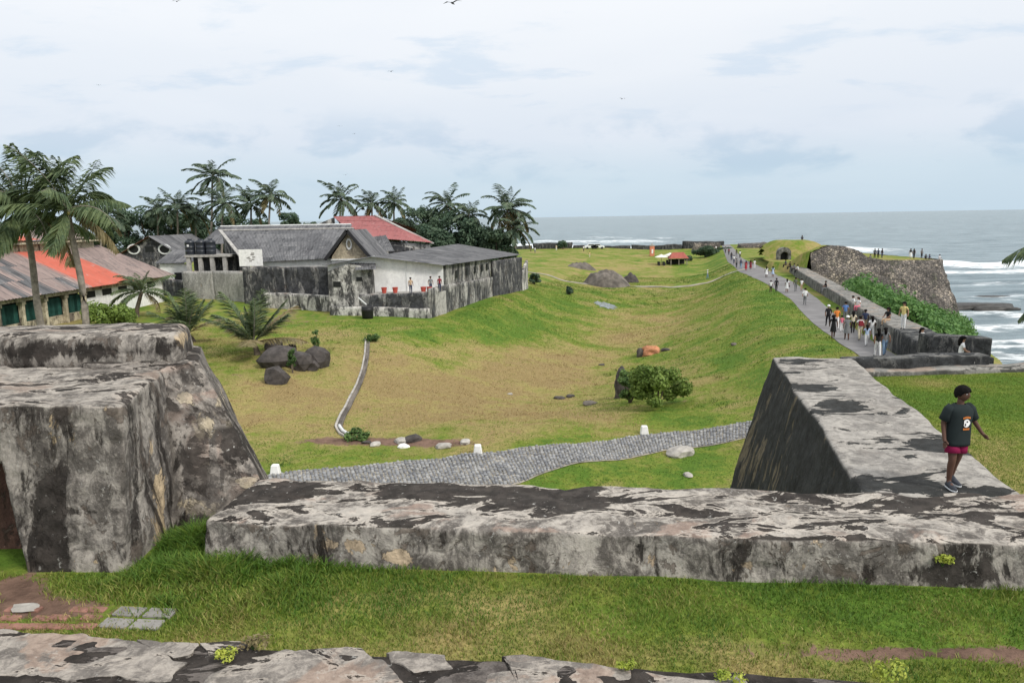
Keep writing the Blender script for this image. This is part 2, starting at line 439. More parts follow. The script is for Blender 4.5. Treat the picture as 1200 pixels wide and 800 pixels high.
plain('tank_plastic', (0.016, 0.02, 0.028), 0.4, 0.2, 2, spec=0.5)
plain('black_plastic', (0.02, 0.02, 0.022), 0.5, 0.2, 4)
plain('sea_rock', (0.045, 0.043, 0.04), 0.6, 0.5, 1, bmp=0.1)
plain('trunk_palm', (0.21, 0.185, 0.16), 0.9, 0.35, 4, bmp=0.03)
plain('trunk_dark', (0.10, 0.08, 0.06), 0.9, 0.35, 4, bmp=0.03)
plain('dead_frond', (0.20, 0.14, 0.075), 0.9, 0.35, 4)
plain('coconut', (0.16, 0.15, 0.05), 0.6, 0.4, 4)
plain('brick_red', (0.24, 0.125, 0.095), 0.9, 0.35, 6, dirt=0.4, bmp=0.006)
plain('paving_grey', (0.235, 0.225, 0.21), 0.85, 0.2, 6, dirt=0.3, bmp=0.004)
plain('timber_green', (0.018, 0.075, 0.062), 0.6, 0.3, 3)
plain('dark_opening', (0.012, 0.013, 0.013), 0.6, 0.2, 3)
plain('window_white', (0.62, 0.63, 0.62), 0.6, 0.1, 3, dirt=0.2)
plain('red_pot', (0.40, 0.07, 0.05), 0.7, 0.2, 3)
plain('hut_roof', (0.30, 0.085, 0.065), 0.8, 0.2, 1)
plain('canvas', (0.66, 0.64, 0.58), 0.8, 0.1, 2)
plain('green_cloth', (0.03, 0.35, 0.16), 0.7, 0.2, 3)
plain('car_white', (0.72, 0.73, 0.74), 0.3, 0.04, 1, spec=0.5)
plain('car_glass', (0.02, 0.025, 0.03), 0.1, 0.1, 1, spec=0.6)
plain('tyre', (0.02, 0.02, 0.02), 0.8, 0.2, 3)
plain('bird_dark', (0.06, 0.06, 0.065), 0.8, 0.2, 3)
plain('timber_grey', (0.25, 0.22, 0.18), 0.85, 0.3, 3)
plain('kiosk_orange', (0.55, 0.20, 0.12), 0.7, 0.2, 2)

def sheet_mat(name, c1, c2, stain=(0.05, 0.05, 0.052)):
    """roof sheet: colour differs from sheet to sheet, streaks run down the slope (local Y)"""
    m, k, b = newmat(name)
    oi = k.n('ObjectInfo'); p = k.n('TexCoord').outputs['Object']
    q = k.n('VectorMath', operation='ADD'); k.set(q.inputs[0], p); k.set(q.inputs[1], k.math('MULTIPLY', oi.outputs['Random'], 91.0))
    n = k.noise(k.vscale(q.outputs[0], (2.6, 0.35, 1)), 1.0, 7, 0.6); n2 = k.noise(q.outputs[0], 1.4, 6, 0.6)
    rnd = oi.outputs['Random']
    col = k.mix(k.math('ADD', k.math('MULTIPLY', rnd, 0.6), k.math('MULTIPLY', n2, 0.4)), c1, c2)
    col = k.mix(k.math('MULTIPLY', k.smooth(n, 0.46, 0.68), 0.75), col, stain)
    col = k.mix(k.math('MULTIPLY', k.smooth(n2, 0.58, 0.72), 0.35), col, (0.34, 0.33, 0.32))
    k.set(b.inputs['Base Color'], col); b.inputs['Roughness'].default_value = 0.85; b.inputs['Specular IOR Level'].default_value = 0.2
    return m
sheet_mat('sheet_grey', (0.072, 0.074, 0.08), (0.17, 0.17, 0.175), (0.035, 0.036, 0.04))
sheet_mat('sheet_brown', (0.20, 0.155, 0.145), (0.30, 0.235, 0.215), (0.10, 0.09, 0.09))
sheet_mat('sheet_orange', (0.42, 0.105, 0.072), (0.48, 0.135, 0.095), (0.33, 0.11, 0.08))
sheet_mat('sheet_maroon', (0.22, 0.10, 0.09), (0.29, 0.14, 0.125), (0.11, 0.07, 0.065))
sheet_mat('sheet_red', (0.32, 0.12, 0.118), (0.37, 0.155, 0.15), (0.24, 0.095, 0.095))

def leaf_mat(name, c1, c2, attr=None):
    m, k, b = newmat(name)
    if attr:
        col = k.n('Attribute', attribute_name=attr).outputs['Color']
    else:
        n = k.noise(pos(k), 0.9, 4); r = k.noise(pos(k), 7.0, 2)
        col = k.mix(k.smooth(k.math('ADD', k.math('MULTIPLY', n, 0.5), k.math('MULTIPLY', r, 0.5)), 0.38, 0.62), c1, c2)
    k.set(b.inputs['Base Color'], col)
    b.inputs['Roughness'].default_value = 0.6; b.inputs['Specular IOR Level'].default_value = 0.25
    tr = k.n('BsdfTranslucent'); k.set(tr.inputs[0], col)
    ms = k.n('MixShader'); ms.inputs[0].default_value = 0.25
    k.t.links.new(b.outputs[0], ms.inputs[1]); k.t.links.new(tr.outputs[0], ms.inputs[2])
    k.t.links.new(ms.outputs[0], [x for x in k.t.nodes if x.type == 'OUTPUT_MATERIAL'][0].inputs[0])
    return m
leaf_mat('grass_blades', None, None, 'tint')
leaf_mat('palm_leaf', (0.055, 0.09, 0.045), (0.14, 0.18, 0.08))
leaf_mat('palm_leaf_far', (0.065, 0.105, 0.075), (0.14, 0.18, 0.11))  # bluish haze of distance put into the leaf colour
leaf_mat('palm_leaf_dry', (0.18, 0.16, 0.08), (0.26, 0.21, 0.11))
leaf_mat('tree_leaf', (0.04, 0.08, 0.052), (0.11, 0.16, 0.095))  # paler, bluer green: haze over the far trees mixed into their colour
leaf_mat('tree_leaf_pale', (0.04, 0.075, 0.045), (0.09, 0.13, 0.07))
leaf_mat('shrub_leaf', (0.05, 0.10, 0.03), (0.13, 0.21, 0.06))
leaf_mat('scrub_leaf', (0.05, 0.13, 0.035), (0.15, 0.27, 0.075))
leaf_mat('bush_leaf', (0.09, 0.15, 0.03), (0.20, 0.28, 0.06))
leaf_mat('weed_leaf', (0.22, 0.30, 0.04), (0.42, 0.46, 0.08))

def ground_mat():
    """turf over soil: vertex attributes dry (0 lush .. 1 parched) and bare (soil) carry where which grows"""
    m, k, b = newmat('turf')
    P = pos(k)
    dry = k.n('Attribute', attribute_name='dry').outputs['Fac']; bare = k.n('Attribute', attribute_name='bare').outputs['Fac']
    n1 = k.noise(P, 0.22, 8, 0.62, 0.3); n2 = k.noise(P, 1.6, 7, 0.65); n3 = k.noise(P, 9.0, 5, 0.7)
    d = k.math('ADD', dry, k.math('ADD', k.math('MULTIPLY_ADD', n1, 2.5, -1.25), k.math('MULTIPLY_ADD', n2, 1.3, -0.65)))
    col = k.ramp(d, [(0.0, (0.095, 0.17, 0.025)), (0.28, (0.17, 0.215, 0.038)), (0.50, (0.235, 0.225, 0.072)), (0.74, (0.31, 0.258, 0.105)), (1.0, (0.28, 0.21, 0.10))])
    col = k.mix(k.smooth(n3, 0.3, 0.75), k.mix(1.0, col, (0.68, 0.70, 0.66), 'MULTIPLY'), k.mix(1.0, col, (1.12, 1.1, 1.05), 'MULTIPLY'))
    bb = k.math('ADD', bare, k.math('ADD', k.math('MULTIPLY_ADD', n2, 1.4, -0.7), k.math('MULTIPLY_ADD', n3, 1.1, -0.55)))
    soil = k.mix(k.smooth(n2, 0.35, 0.65), (0.095, 0.06, 0.045), (0.20, 0.128, 0.095))
    col = k.mix(k.smooth(bb, 0.42, 0.62), col, soil)
    k.set(b.inputs['Base Color'], col); b.inputs['Roughness'].default_value = 0.95; b.inputs['Specular IOR Level'].default_value = 0.1
    bump(k, b, k.math('ADD', n3, k.math('MULTIPLY', n2, 1.5)), 0.7, 0.08)
    return m
ground_mat()

def rubble_mat():
    """rough coursed rubble seen from far away"""
    m, k, b = newmat('rubble_stone')
    P = k.vscale(pos(k), (1, 1, 1.5))
    v = k.n('TexVoronoi'); k.set(v.inputs['Vector'], P); v.inputs['Scale'].default_value = 2.0
    e = k.n('TexVoronoi', feature='DISTANCE_TO_EDGE'); k.set(e.inputs['Vector'], P); e.inputs['Scale'].default_value = 2.0
    sx = k.n('SeparateXYZ'); k.set(sx.inputs[0], v.outputs['Color'])
    col = k.ramp(sx.outputs[0], [(0, (0.12, 0.105, 0.092)), (0.4, (0.21, 0.185, 0.16)), (0.75, (0.31, 0.265, 0.22)), (1, (0.46, 0.395, 0.31))])
    big = k.noise(P, 0.16, 6, 0.6)
    col = k.mix(k.smooth(big, 0.42, 0.62), k.mix(1.0, col, (0.5, 0.5, 0.52), 'MULTIPLY'), col)
    moss = k.smooth(k.noise(P, 0.35, 7, 0.65), 0.56, 0.66)
    col = k.mix(k.math('MULTIPLY', moss, 0.6), col, (0.06, 0.075, 0.035))
    col = k.mix(k.smooth(e.outputs[0], 0.0, 0.12, 1, 0), col, (0.045, 0.04, 0.036))
    k.set(b.inputs['Base Color'], col); b.inputs['Roughness'].default_value = 0.9
    bump(k, b, k.smooth(e.outputs[0], 0, 0.2), 0.8, 0.15)
    return m
rubble_mat()

def cobble_mat():
    m, k, b = newmat('cobble')
    c = k.n('Attribute', attribute_name='tint').outputs['Color']
    n = k.noise(pos(k), 8, 4)
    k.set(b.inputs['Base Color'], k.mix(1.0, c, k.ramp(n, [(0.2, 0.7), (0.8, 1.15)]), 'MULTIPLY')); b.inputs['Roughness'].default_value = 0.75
    return m
cobble_mat()

def sea_mat():
    m, k, b = newmat('sea_water')
    P = pos(k)
    foam = k.n('Attribute', attribute_name='foam').outputs['Fac']
    n = k.noise(k.vscale(P, (0.05, 0.16, 1)), 1.0, 9, 0.62, 0.4); nf = k.noise(k.vscale(P, (0.16, 0.5, 1)), 1.0, 8, 0.68, 0.6)
    n4 = k.noise(k.vscale(P, (0.012, 0.05, 1)), 1.0, 6, 0.6)
    base = k.mix(k.smooth(n, 0.38, 0.62), (0.06, 0.105, 0.125), (0.19, 0.255, 0.28))
    base = k.mix(k.math('MULTIPLY', k.smooth(n4, 0.4, 0.65), 0.5), base, (0.21, 0.275, 0.30))
    cap = k.math('MULTIPLY', k.smooth(nf, 0.66, 0.71), k.smooth(n4, 0.44, 0.58))
    f = k.math('ADD', foam, k.math('MULTIPLY_ADD', nf, 2.6, -1.4))
    fm = k.math('MAXIMUM', k.smooth(f, 0.36, 0.75), k.math('MULTIPLY', cap, 0.6))
    k.set(b.inputs['Base Color'], k.mix(fm, base, (0.78, 0.82, 0.84)))
    k.set(b.inputs['Roughness'], k.mix(fm, (0.32,) * 3, (0.9,) * 3))
    b.inputs['Specular IOR Level'].default_value = 0.4
    bump(k, b, k.math('ADD', k.math('MULTIPLY', n, 1.0), k.math('MULTIPLY', nf, 0.5)), 0.8, 2.6)
    return m
sea_mat()
def MT(n): return MATS[n]

# ------------------------------------------------------------------ terrain (t = distance across the valley, Y = along it)
TK = np.array([-110, -80, -55, -40, -27, -24, -17, -10, -4, 2, 6, 9, 14, 17, 19, 24, 34, 46, 70.0])
YK = np.array([-40, 10, 28, 37, 50, 70, 100, 118, 128, 142, 165, 200, 232, 246, 262.0])
HK = np.array([
    [10, 10, 9.8, 9.0, 8.5, 8.4, 8.1, 8.0, 8.0, 8.3, 9.0, 9.6, 8.5, 4.0, 2.0, 0.0, -2, -3, -4],
    [10, 10, 9.8, 9.0, 8.5, 8.4, 8.1, 8.0, 8.0, 8.3, 9.0, 9.6, 8.5, 4.0, 2.0, 0.0, -2, -3, -4],
    [10, 10, 9.8, 9.1, 8.5, 8.3, 8.0, 8.0, 8.0, 8.2, 9.3, 10.5, 9.8, 5.0, 3.0, 0.5, -2, -3, -4],
    [10, 10, 9.8, 9.1, 8.6, 8.3, 7.9, 7.85, 8.0, 8.5, 9.8, 10.6, 10.4, 7.0, 5.0, 1.5, -1, -3, -4],
    [10, 10, 9.8, 9.2, 9.1, 8.7, 7.2, 6.2, 6.6, 8.1, 9.6, 10.0, 10.0, 9.8, 7.0, 3.0, -0.5, -3, -4],
    [10, 10, 9.8, 9.3, 9.1, 8.9, 6.7, 5.3, 5.6, 7.5, 9.1, 9.3, 9.3, 9.2, 7.2, 4.2, -0.2, -3, -4],
    [10, 10, 9.8, 9.4, 9.0, 8.6, 6.6, 5.3, 5.4, 7.2, 8.9, 9.2, 9.2, 9.2, 7.0, 5.6, 1.8, -2, -4],
    [9.8, 9.8, 9.6, 9.3, 8.7, 8.0, 6.4, 5.4, 5.4, 6.7, 8.6, 9.2, 9.2, 9.2, 9.0, 7.0, 1, -4, -5],
    [9.5, 9.5, 9.4, 9.2, 8.4, 7.4, 6.2, 5.8, 5.7, 6.5, 8.4, 9.2, 9.2, 9.2, 9.2, 8.0, 1, -4, -5],
    [9.3, 9.3, 9.2, 9.0, 8.0, 7.0, 6.2, 5.9, 5.9, 6.9, 8.6, 9.2, 9.2, 9.2, 9.2, 8.0, 1, -4, -5],
    [9, 9, 9, 8.6, 7.6, 7.1, 6.5, 6.2, 6.0, 6.5, 8.2, 9.2, 9.2, 9.2, 9.2, 9.0, 6, 0, -3],
    [9, 9, 9, 8.8, 8.2, 8.0, 7.6, 7.3, 7.1, 7.4, 8.8, 9.2, 9.2, 9.2, 8.8, 7.0, 3, -1, -3],
    [9, 9, 9, 9, 8.8, 8.6, 8.3, 8.2, 8.2, 8.4, 9.0, 9.2, 9.2, 9.2, 8.4, 6.0, 2, -2, -3],
    [7, 7, 7, 7, 7, 7, 7, 7, 7, 7, 7.5, 7.5, 7.5, 7.5, 6.5, 4.0, 0, -3, -3],
    [-3] * 19], float)
def _interp(xk, x, mode):
    i = np.clip(np.searchsorted(xk, x) - 1, 0, len(xk) - 2)
    u = np.clip((x - xk[i]) / (xk[i + 1] - xk[i]), 0, 1)
    return i, u
def _cr(p0, p1, p2, p3, x0, x1, x2, x3, u):
    # monotone-ish cubic with finite-difference tangents
    h = x2 - x1
    m1 = 0.5 * ((p2 - p1) / h + np.where(x1 > x0, (p1 - p0) / np.maximum(x1 - x0, 1e-6), 0)) * h
    m2 = 0.5 * ((p2 - p1) / h + np.where(x3 > x2, (p3 - p2) / np.maximum(x3 - x2, 1e-6), 0)) * h
    lim = 3 * np.abs(p2 - p1)
    m1 = np.clip(m1, -lim, lim); m2 = np.clip(m2, -lim, lim)
    u2, u3 = u * u, u * u * u
    return (2 * u3 - 3 * u2 + 1) * p1 + (u3 - 2 * u2 + u) * m1 + (-2 * u3 + 3 * u2) * p2 + (u3 - u2) * m2
def height(X, Y, rough=True):
    X = np.atleast_1d(np.asarray(X, float)); Y = np.atleast_1d(np.asarray(Y, float))
    t = np.clip(X - 0.25 * Y, TK[0], TK[-1]); yy = np.clip(Y, YK[0], YK[-1])
    it, ut = _interp(TK, t, 0); iy, uy = _interp(YK, yy, 0)
    n = len(TK)
    def row(j):
        i0, i3 = np.maximum(it - 1, 0), np.minimum(it + 2, n - 1)
        return _cr(HK[j, i0], HK[j, it], HK[j, it + 1], HK[j, i3], TK[i0], TK[it], TK[it + 1], TK[i3], ut)
    j0, j3 = np.maximum(iy - 1, 0), np.minimum(iy + 2, len(YK) - 1)
    h = _cr(row(j0), row(iy), row(iy + 1), row(j3), YK[j0], YK[iy], YK[iy + 1], YK[j3], uy)
    if rough:
        a = np.clip(1 - np.abs(t + 8) / 22, 0.12, 1)
        h = h + a * (fbm2(X, Y, 0.09, 4, 3) * 0.75 + fbm2(X, Y, 0.42, 3, 9) * 0.20)
    return h
def H1(x, y): return float(height([x], [y])[0])
def drop(px, py, z0=8.0):
    """point of the terrain seen at a pixel"""
    z = z0
    for _ in range(40):
        p = Pz(px, py, z); zn = H1(p[0], p[1]); z = 0.6 * z + 0.4 * zn
    p = Pz(px, py, z); p[2] = H1(p[0], p[1]); return p

def blobs(px, py, L):
    r = np.zeros_like(px)
    for x, y, a, b, q in L:
        r = r + q * np.exp(-((px - x) / a) ** 2 - ((py - y) / b) ** 2)
    return r
DRY = [(640, 440, 40, 7, .3), (690, 418, 35, 6, .3), (735, 396, 32, 6, .3), (770, 372, 28, 6, .3), (800, 350, 26, 5, .25), (330, 480, 130, 45, 0.45), (470, 455, 130, 50, 0.40), (560, 440, 90, 35, 0.32), (300, 400, 120, 20, 0.18), (650, 430, 80, 22, 0.36), (745, 385, 55, 16, 0.36),
       (620, 470, 110, 30, 0.29), (700, 320, 70, 18, 0.25), (820, 440, 40, 16, 0.25), (860, 385, 35, 40, 0.16), (660, 495, 90, 18, 0.22), (450, 420, 60, 16, 0.25), (590, 410, 60, 8, 0.25),
       (520, 425, 25, 12, -0.50), (560, 375, 80, 22, -0.30), (620, 395, 60, 14, -0.25), (930, 390, 60, 30, -0.25), (870, 430, 60, 25, -0.25), (760, 545, 120, 22, -0.35), (640, 345, 120, 25, -0.12), (420, 370, 70, 12, -0.20), (800, 490, 60, 12, -0.30),
       (900, 345, 60, 22, -0.25), (840, 310, 40, 20, -0.20)]
BARE = [(450, 517, 70, 5, .95), (520, 520, 50, 4, .7), (380, 516, 30, 4, .6), (800, 470, 40, 5, .35), (350, 375, 70, 12, .35), (780, 378, 60, 4, .25), (420, 492, 40, 5, .2), (270, 440, 30, 6, .3)]
def surface_attrs(V):
    d = V - C0; q = d @ AF
    ok = q > 5
    q = np.where(ok, q, 1e9)
    px = 600 + FOC * (d @ AR) / q; py = 400 - FOC * (d @ AU) / q
    dry = 0.34 + blobs(px, py, DRY); bare = blobs(px, py, BARE) + 0.05
    return np.clip(np.where(ok, dry, .4), 0, 1), np.clip(np.where(ok, bare, 0), 0, 1)

ys = np.concatenate([np.arange(-40, 14, 4.0), np.arange(14, 60, 0.4), np.arange(60, 130, 0.8), np.arange(130, 262.1, 2.0)])
ts = np.concatenate([np.arange(-900, -110, 40.0), np.arange(-110, -50, 3.0), np.arange(-50, 22, 0.6), np.arange(22, 70.1, 2.0)])
TT, YY = np.meshgrid(ts, ys)
XX = TT + 0.25 * YY
hv = height(XX.ravel(), YY.ravel())
V = np.stack([XX.ravel(), YY.ravel(), hv], 1)
idx = np.arange(len(V)).reshape(XX.shape)
Fq = np.stack([idx[:-1, :-1], idx[:-1, 1:], idx[1:, 1:], idx[1:, :-1]], -1).reshape(-1, 4)
me = mesh('ground', V, Fq, MT('turf'), smooth=True)
dr, br = surface_attrs(V)
fattr(me, 'dry', dr); fattr(me, 'bare', br)
ground = tag(obj('ground', me), kind='structure')

# ------------------------------------------------------------------ sea
def seg_dist(X, Y, A, B):
    ax, ay = A; bx, by = B
    u = np.clip(((X - ax) * (bx - ax) + (Y - ay) * (by - ay)) / ((bx - ax) ** 2 + (by - ay) ** 2), 0, 1)
    return np.hypot(X - ax - u * (bx - ax), Y - ay - u * (by - ay))
rs = np.concatenate([np.arange(40, 320, 1.6), 320 * np.exp(np.arange(0, 4.7, 0.022)), [45000]])
an = np.radians(np.concatenate([np.arange(-75, -2, 1.5), np.arange(-2, 46, 0.16), np.arange(46, 110, 1.5)]))
RR, AA = np.meshgrid(rs, an, indexing='ij')
SX = (RR * np.sin(AA)).ravel(); SY = (RR * np.cos(AA)).ravel()
fall = np.clip(1 - np.hypot(SX, SY) / 2500, 0.0, 1)
def ridged(x, y, s): return 1 - np.abs(fbm2(x, y, 1, 4, s))
wz = fall * (0.5 * fbm2(SX * 0.045, SY * 0.13, 1, 4, 5) + 0.35 * ridged(SX * 0.03 + 3, SY * 0.11, 8))
foam = np.zeros_like(SX)
def breaker(pts, wid, amt, up, jit=6):
    global wz
    P = [Pz(x, y, 0.0) for x, y in pts]
    d = np.full_like(SX, 1e9)
    jx = fbm2(SX, SY, 0.03, 3, int(P[0][0]) % 91) * jit
    for a, b in zip(P[:-1], P[1:]): d = np.minimum(d, seg_dist(SX + jx, SY + jx, a[:2], b[:2]))
    g = np.exp(-(d / wid) ** 2)
    foam[:] = np.maximum(foam, amt * g); wz = wz + up * np.exp(-(d / (wid * 0.5)) ** 2)
breaker([(590, 289), (660, 290), (760, 293), (860, 294), (960, 293)], 40, 1.0, 1.4, 18)
breaker([(640, 284), (740, 284)], 35, 0.75, 1.6, 18)
breaker([(700, 279), (780, 281)], 22, 0.55, 1.5, 18)
breaker([(660, 272), (720, 272)], 20, 0.45, 1.2, 18)
breaker([(1105, 309), (1150, 312), (1215, 309)], 13, 1.05, 1.0, 6)
breaker([(1110, 319), (1160, 319), (1215, 316)], 9, 0.85, 0.3, 6)
breaker([(1125, 334), (1215, 331)], 6, 0.55, 0.2, 5)
breaker([(1125, 350), (1215, 347)], 5, 0.55, 0.2, 4)
breaker([(1128, 366), (1170, 364), (1215, 372)], 5, 0.72, 0.2, 4)
breaker([(1140, 384), (1215, 380)], 5, 0.72, 0.2, 4)
breaker([(1150, 402), (1215, 400)], 5, 0.72, 0.2, 4)
breaker([(1160, 422), (1215, 418)], 5, 0.68, 0.2, 4)
breaker([(1020, 268), (1080, 267)], 20, 0.42, 0.8, 10)
sv = np.stack([SX, SY, wz - 0.2], 1)
idx = np.arange(len(sv)).reshape(RR.shape)
Fq = np.stack([idx[:-1, :-1], idx[1:, :-1], idx[1:, 1:], idx[:-1, 1:]], -1).reshape(-1, 4)[:, ::-1]
me = mesh('sea', sv, Fq, MT('sea_water'), smooth=True)
fattr(me, 'foam', foam)
tag(obj('sea', me), kind='structure')
def rock(name, loc, size, mat, seed, label=None, cat='rock', group=None, rz=0, sub=3, parent=None, amp=0.35, flat=False):
    bm = bmesh.new(); bmesh.ops.create_icosphere(bm, subdivisions=sub, radius=1.0)
    P = np.array([v.co[:] for v in bm.verts])
    P = P * (1 + amp * fbm(P, 1.1, 3, seed)[:, None] * 1.6)
    P = np.sign(P) * np.abs(P) ** 0.85
    for v, p in zip(bm.verts, P): v.co = p * np.array(size)
    me = bpy.data.meshes.new(name); bm.to_mesh(me); bm.free(); me.materials.append(mat)
    me.polygons.foreach_set('use_smooth', np.full(len(me.polygons), not flat))
    o = obj(name, me, parent); o.location = loc; o.rotation_euler = (0, 0, rz)
    if label: tag(o, label, cat, group)
    return o
p = Pz(1140, 360, 0.0); rock('sea_rock', (p[0], p[1], -0.1), (7.5, 3.0, 1.0), MT('sea_rock'), 3, 'long low black rock awash in the sea off the bastion tip', sub=4)
p = Pz(1165, 362, 0.0); rock('sea_rock', (p[0], p[1], -0.2), (4.0, 2.0, 0.8), MT('sea_rock'), 5, 'smaller black rock just seaward of the long low rock in the surf')
p = Pz(1160, 349, 0.0); rock('sea_rock', (p[0], p[1], -0.5), (6.0, 1.6, 0.8), MT('sea_rock'), 9, 'barely showing dark reef rock with waves washing over it')

# ------------------------------------------------------------------ promenade path, cross path, cobbled lane
def ribbon(name, left, right, zf, mat, n=80, lift=0.03, kind='structure', thick=0.0):
    L = np.array(left); R = np.array(right)
    def resample(A):
        s = np.concatenate([[0], np.cumsum(np.linalg.norm(np.diff(A, axis=0), axis=1))]); u = np.linspace(0, s[-1], n)
        return np.stack([np.interp(u, s, A[:, k]) for k in range(A.shape[1])], 1)
    L = resample(L); R = resample(R); m = 7
    V = []
    for k in range(m):
        q = L + (R - L) * k / (m - 1)
        z = zf(q[:, 0], q[:, 1]) + lift
        V.append(np.stack([q[:, 0], q[:, 1], z], 1))
    V = np.stack(V, 1)
    idx = np.arange(n * m).reshape(n, m)
    f = np.stack([idx[:-1, :-1], idx[:-1, 1:], idx[1:, 1:], idx[1:, :-1]], -1).reshape(-1, 4)
    return tag(obj(name, mesh(name, V.reshape(-1, 3), f, mat, smooth=True)), kind=kind)
def tY(t, Y): return (t + 0.25 * Y, Y)
path_l = [tY(9.2, 22), tY(9.2, 40), tY(9.6, 60), tY(10.3, 80), tY(9.2, 100), tY(7.2, 125), tY(6.6, 160), tY(7, 200), tY(7.5, 236)]
path_r = [tY(11.0, 22), tY(11.2, 40), tY(12.3, 60), tY(13.2, 80), tY(13.2, 100), tY(11.6, 125), tY(9.6, 160), tY(10, 200), tY(10, 236)]
ribbon('promenade_path', path_l, path_r, height, MT('asphalt'), 120, 0.035)
ribbon('footpath', [tY(-40, 134.2), tY(-24, 132.6), tY(-10, 131), tY(-2.4, 130), tY(3, 129), tY(8.5, 127)],
       [tY(-40, 135.8), tY(-24, 134.2), tY(-10, 132.6), tY(-2.4, 131.6), tY(3, 130.6), tY(8.5, 128.6)], height, MT('footpath_gravel'), 60, 0.05)
far = [(250, 562), (330, 555), (440, 544), (560, 531), (650, 521), (750, 510), (870, 495), (960, 482)]
near = [(250, 620), (420, 605), (560, 580), (612, 566), (640, 554), (700, 541), (780, 528), (870, 514), (960, 500)]
lane_f = np.array([drop(x, y)[:2] for x, y in far]); lane_n = np.array([drop(x, y)[:2] for x, y in near])
lane = ribbon('cobbled_lane', lane_f, lane_n, height, MT('footpath_gravel'), 60, 0.03)
def resamp(A, n):
    s = np.concatenate([[0], np.cumsum(np.linalg.norm(np.diff(A, axis=0), axis=1))]); u = np.linspace(0, s[-1], n)
    return np.stack([np.interp(u, s, A[:, k]) for k in range(2)], 1)
def cobbles():
    n = 170
    A, B = resamp(lane_f, n), resamp(lane_n, n)
    V = []; Fs = []; T = []
    for i in range(n - 1):
        wdt = np.linalg.norm(B[i] - A[i]); m = max(6, int(wdt / 0.16))
        o = random.random()
        for j in range(m):
            u0, u1 = (j + o * 0.8) / (m + 0.8) , (j + 0.9 + o * 0.8) / (m + 0.8)
            c = [A[i] + (B[i] - A[i]) * u0, A[i] + (B[i] - A[i]) * u1, A[i + 1] + (B[i + 1] - A[i + 1]) * u1, A[i + 1] + (B[i + 1] - A[i + 1]) * u0]
            ctr = sum(c) / 4
            rr = random.uniform(0.74, 0.96)
            c = [ctr + (q - ctr) * rr + np.array([random.gauss(0, .02), random.gauss(0, .02)]) for q in c]
            V.append((ctr, c)); T.append(random.choice([(0.26, 0.265, 0.275), (0.19, 0.195, 0.205), (0.34, 0.34, 0.335), (0.15, 0.155, 0.165), (0.24, 0.238, 0.23)]))
    cx = np.array([c[0] for c in V]); z = height(cx[:, 0], cx[:, 1]) + 0.03
    out = []; fo = []; tint = []
    for (ctr, c), zz, t in zip(V, z, T):
        o = len(out); hh = random.uniform(0.03, 0.075)
        for q in c: out.append((q[0], q[1], zz - 0.02))
        for q in c:
            q2 = ctr + (q - ctr) * 0.74; out.append((q2[0], q2[1], zz + hh + random.uniform(-.008, .008)))
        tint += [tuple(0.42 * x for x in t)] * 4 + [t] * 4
        fo += [(o + 4, o + 5, o + 6, o + 7)] + [(o + k, o + (k + 1) % 4, o + 4 + (k + 1) % 4, o + 4 + k) for k in range(4)]
    f = np.array(fo)
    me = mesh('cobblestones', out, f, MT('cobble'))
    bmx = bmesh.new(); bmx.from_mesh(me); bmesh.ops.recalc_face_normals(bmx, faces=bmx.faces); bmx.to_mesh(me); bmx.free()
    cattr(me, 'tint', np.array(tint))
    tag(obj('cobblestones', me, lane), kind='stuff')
cobbles()

# ------------------------------------------------------------------ foreground platform, walls and lawns
GZ = 14.26
def xy(p, z): return (p[0], p[1], z)
mFL, mFR = np.array([-3.95, 8.86]), np.array([9.6, 7.39])      # middle parapet, front edge of its top
mBL, mBR = np.array([-3.75, 10.42]), np.array([10.2, 8.95])
wall_dir = (mFR - mFL) / np.linalg.norm(mFR - mFL); wall_n = np.array([-wall_dir[1], wall_dir[0]])
def lawn(name, poly_fn, X0, X1, Y0, Y1, step, z, dryfn, barefn, inside):
    xs = np.arange(X0, X1 + step, step); yv = np.arange(Y0, Y1 + step, step)
    X, Y = np.meshgrid(xs, yv); x = X.ravel(); y = Y.ravel()
    zz = z + fbm2(x, y, 0.7, 3, 21) * 0.035
    V = np.stack([x, y, zz], 1); idx = np.arange(len(V)).reshape(X.shape)
    f = np.stack([idx[:-1, :-1], idx[:-1, 1:], idx[1:, 1:], idx[1:, :-1]], -1).reshape(-1, 4)
    c = V[f].mean(1)
    f = f[inside(c[:, 0], c[:, 1])]
    me = mesh(name, V, f, MT('turf'), smooth=True)
    fattr(me, 'dry', np.clip(dryfn(x, y), 0, 1)); fattr(me, 'bare', np.clip(barefn(x, y), 0, 1))
    return tag(obj(name, me), kind='structure')
def side(x, y): return (np.stack([x, y], -1) - mFL) @ wall_n       # distance behind the front edge of the middle parapet
def fg_dry(x, y): return 0.22 + 0.22 * np.clip(-side(x, y) / 2.0, 0, 1) + 0.15 * fbm2(x, y, 0.8, 3, 4)
def fg_bare(x, y):
    V = np.stack([x, y, np.full_like(x, GZ)], 1); px, py = proj(V)
    b = blobs(px, py, [(1080, 765, 170, 9, .95), (900, 752, 60, 6, .45), (60, 715, 80, 16, 1.0), (20, 690, 40, 20, .9), (700, 742, 60, 5, .3), (1200, 772, 60, 12, .6)])
    return np.where(side(x, y) < 0.2, b, 0)
lawn_fg = lawn('foreground_lawn', None, -14, 14, 2.0, 9.9, 0.12, GZ, fg_dry, fg_bare, lambda x, y: (side(x, y) < 0.9) | (x < -4))
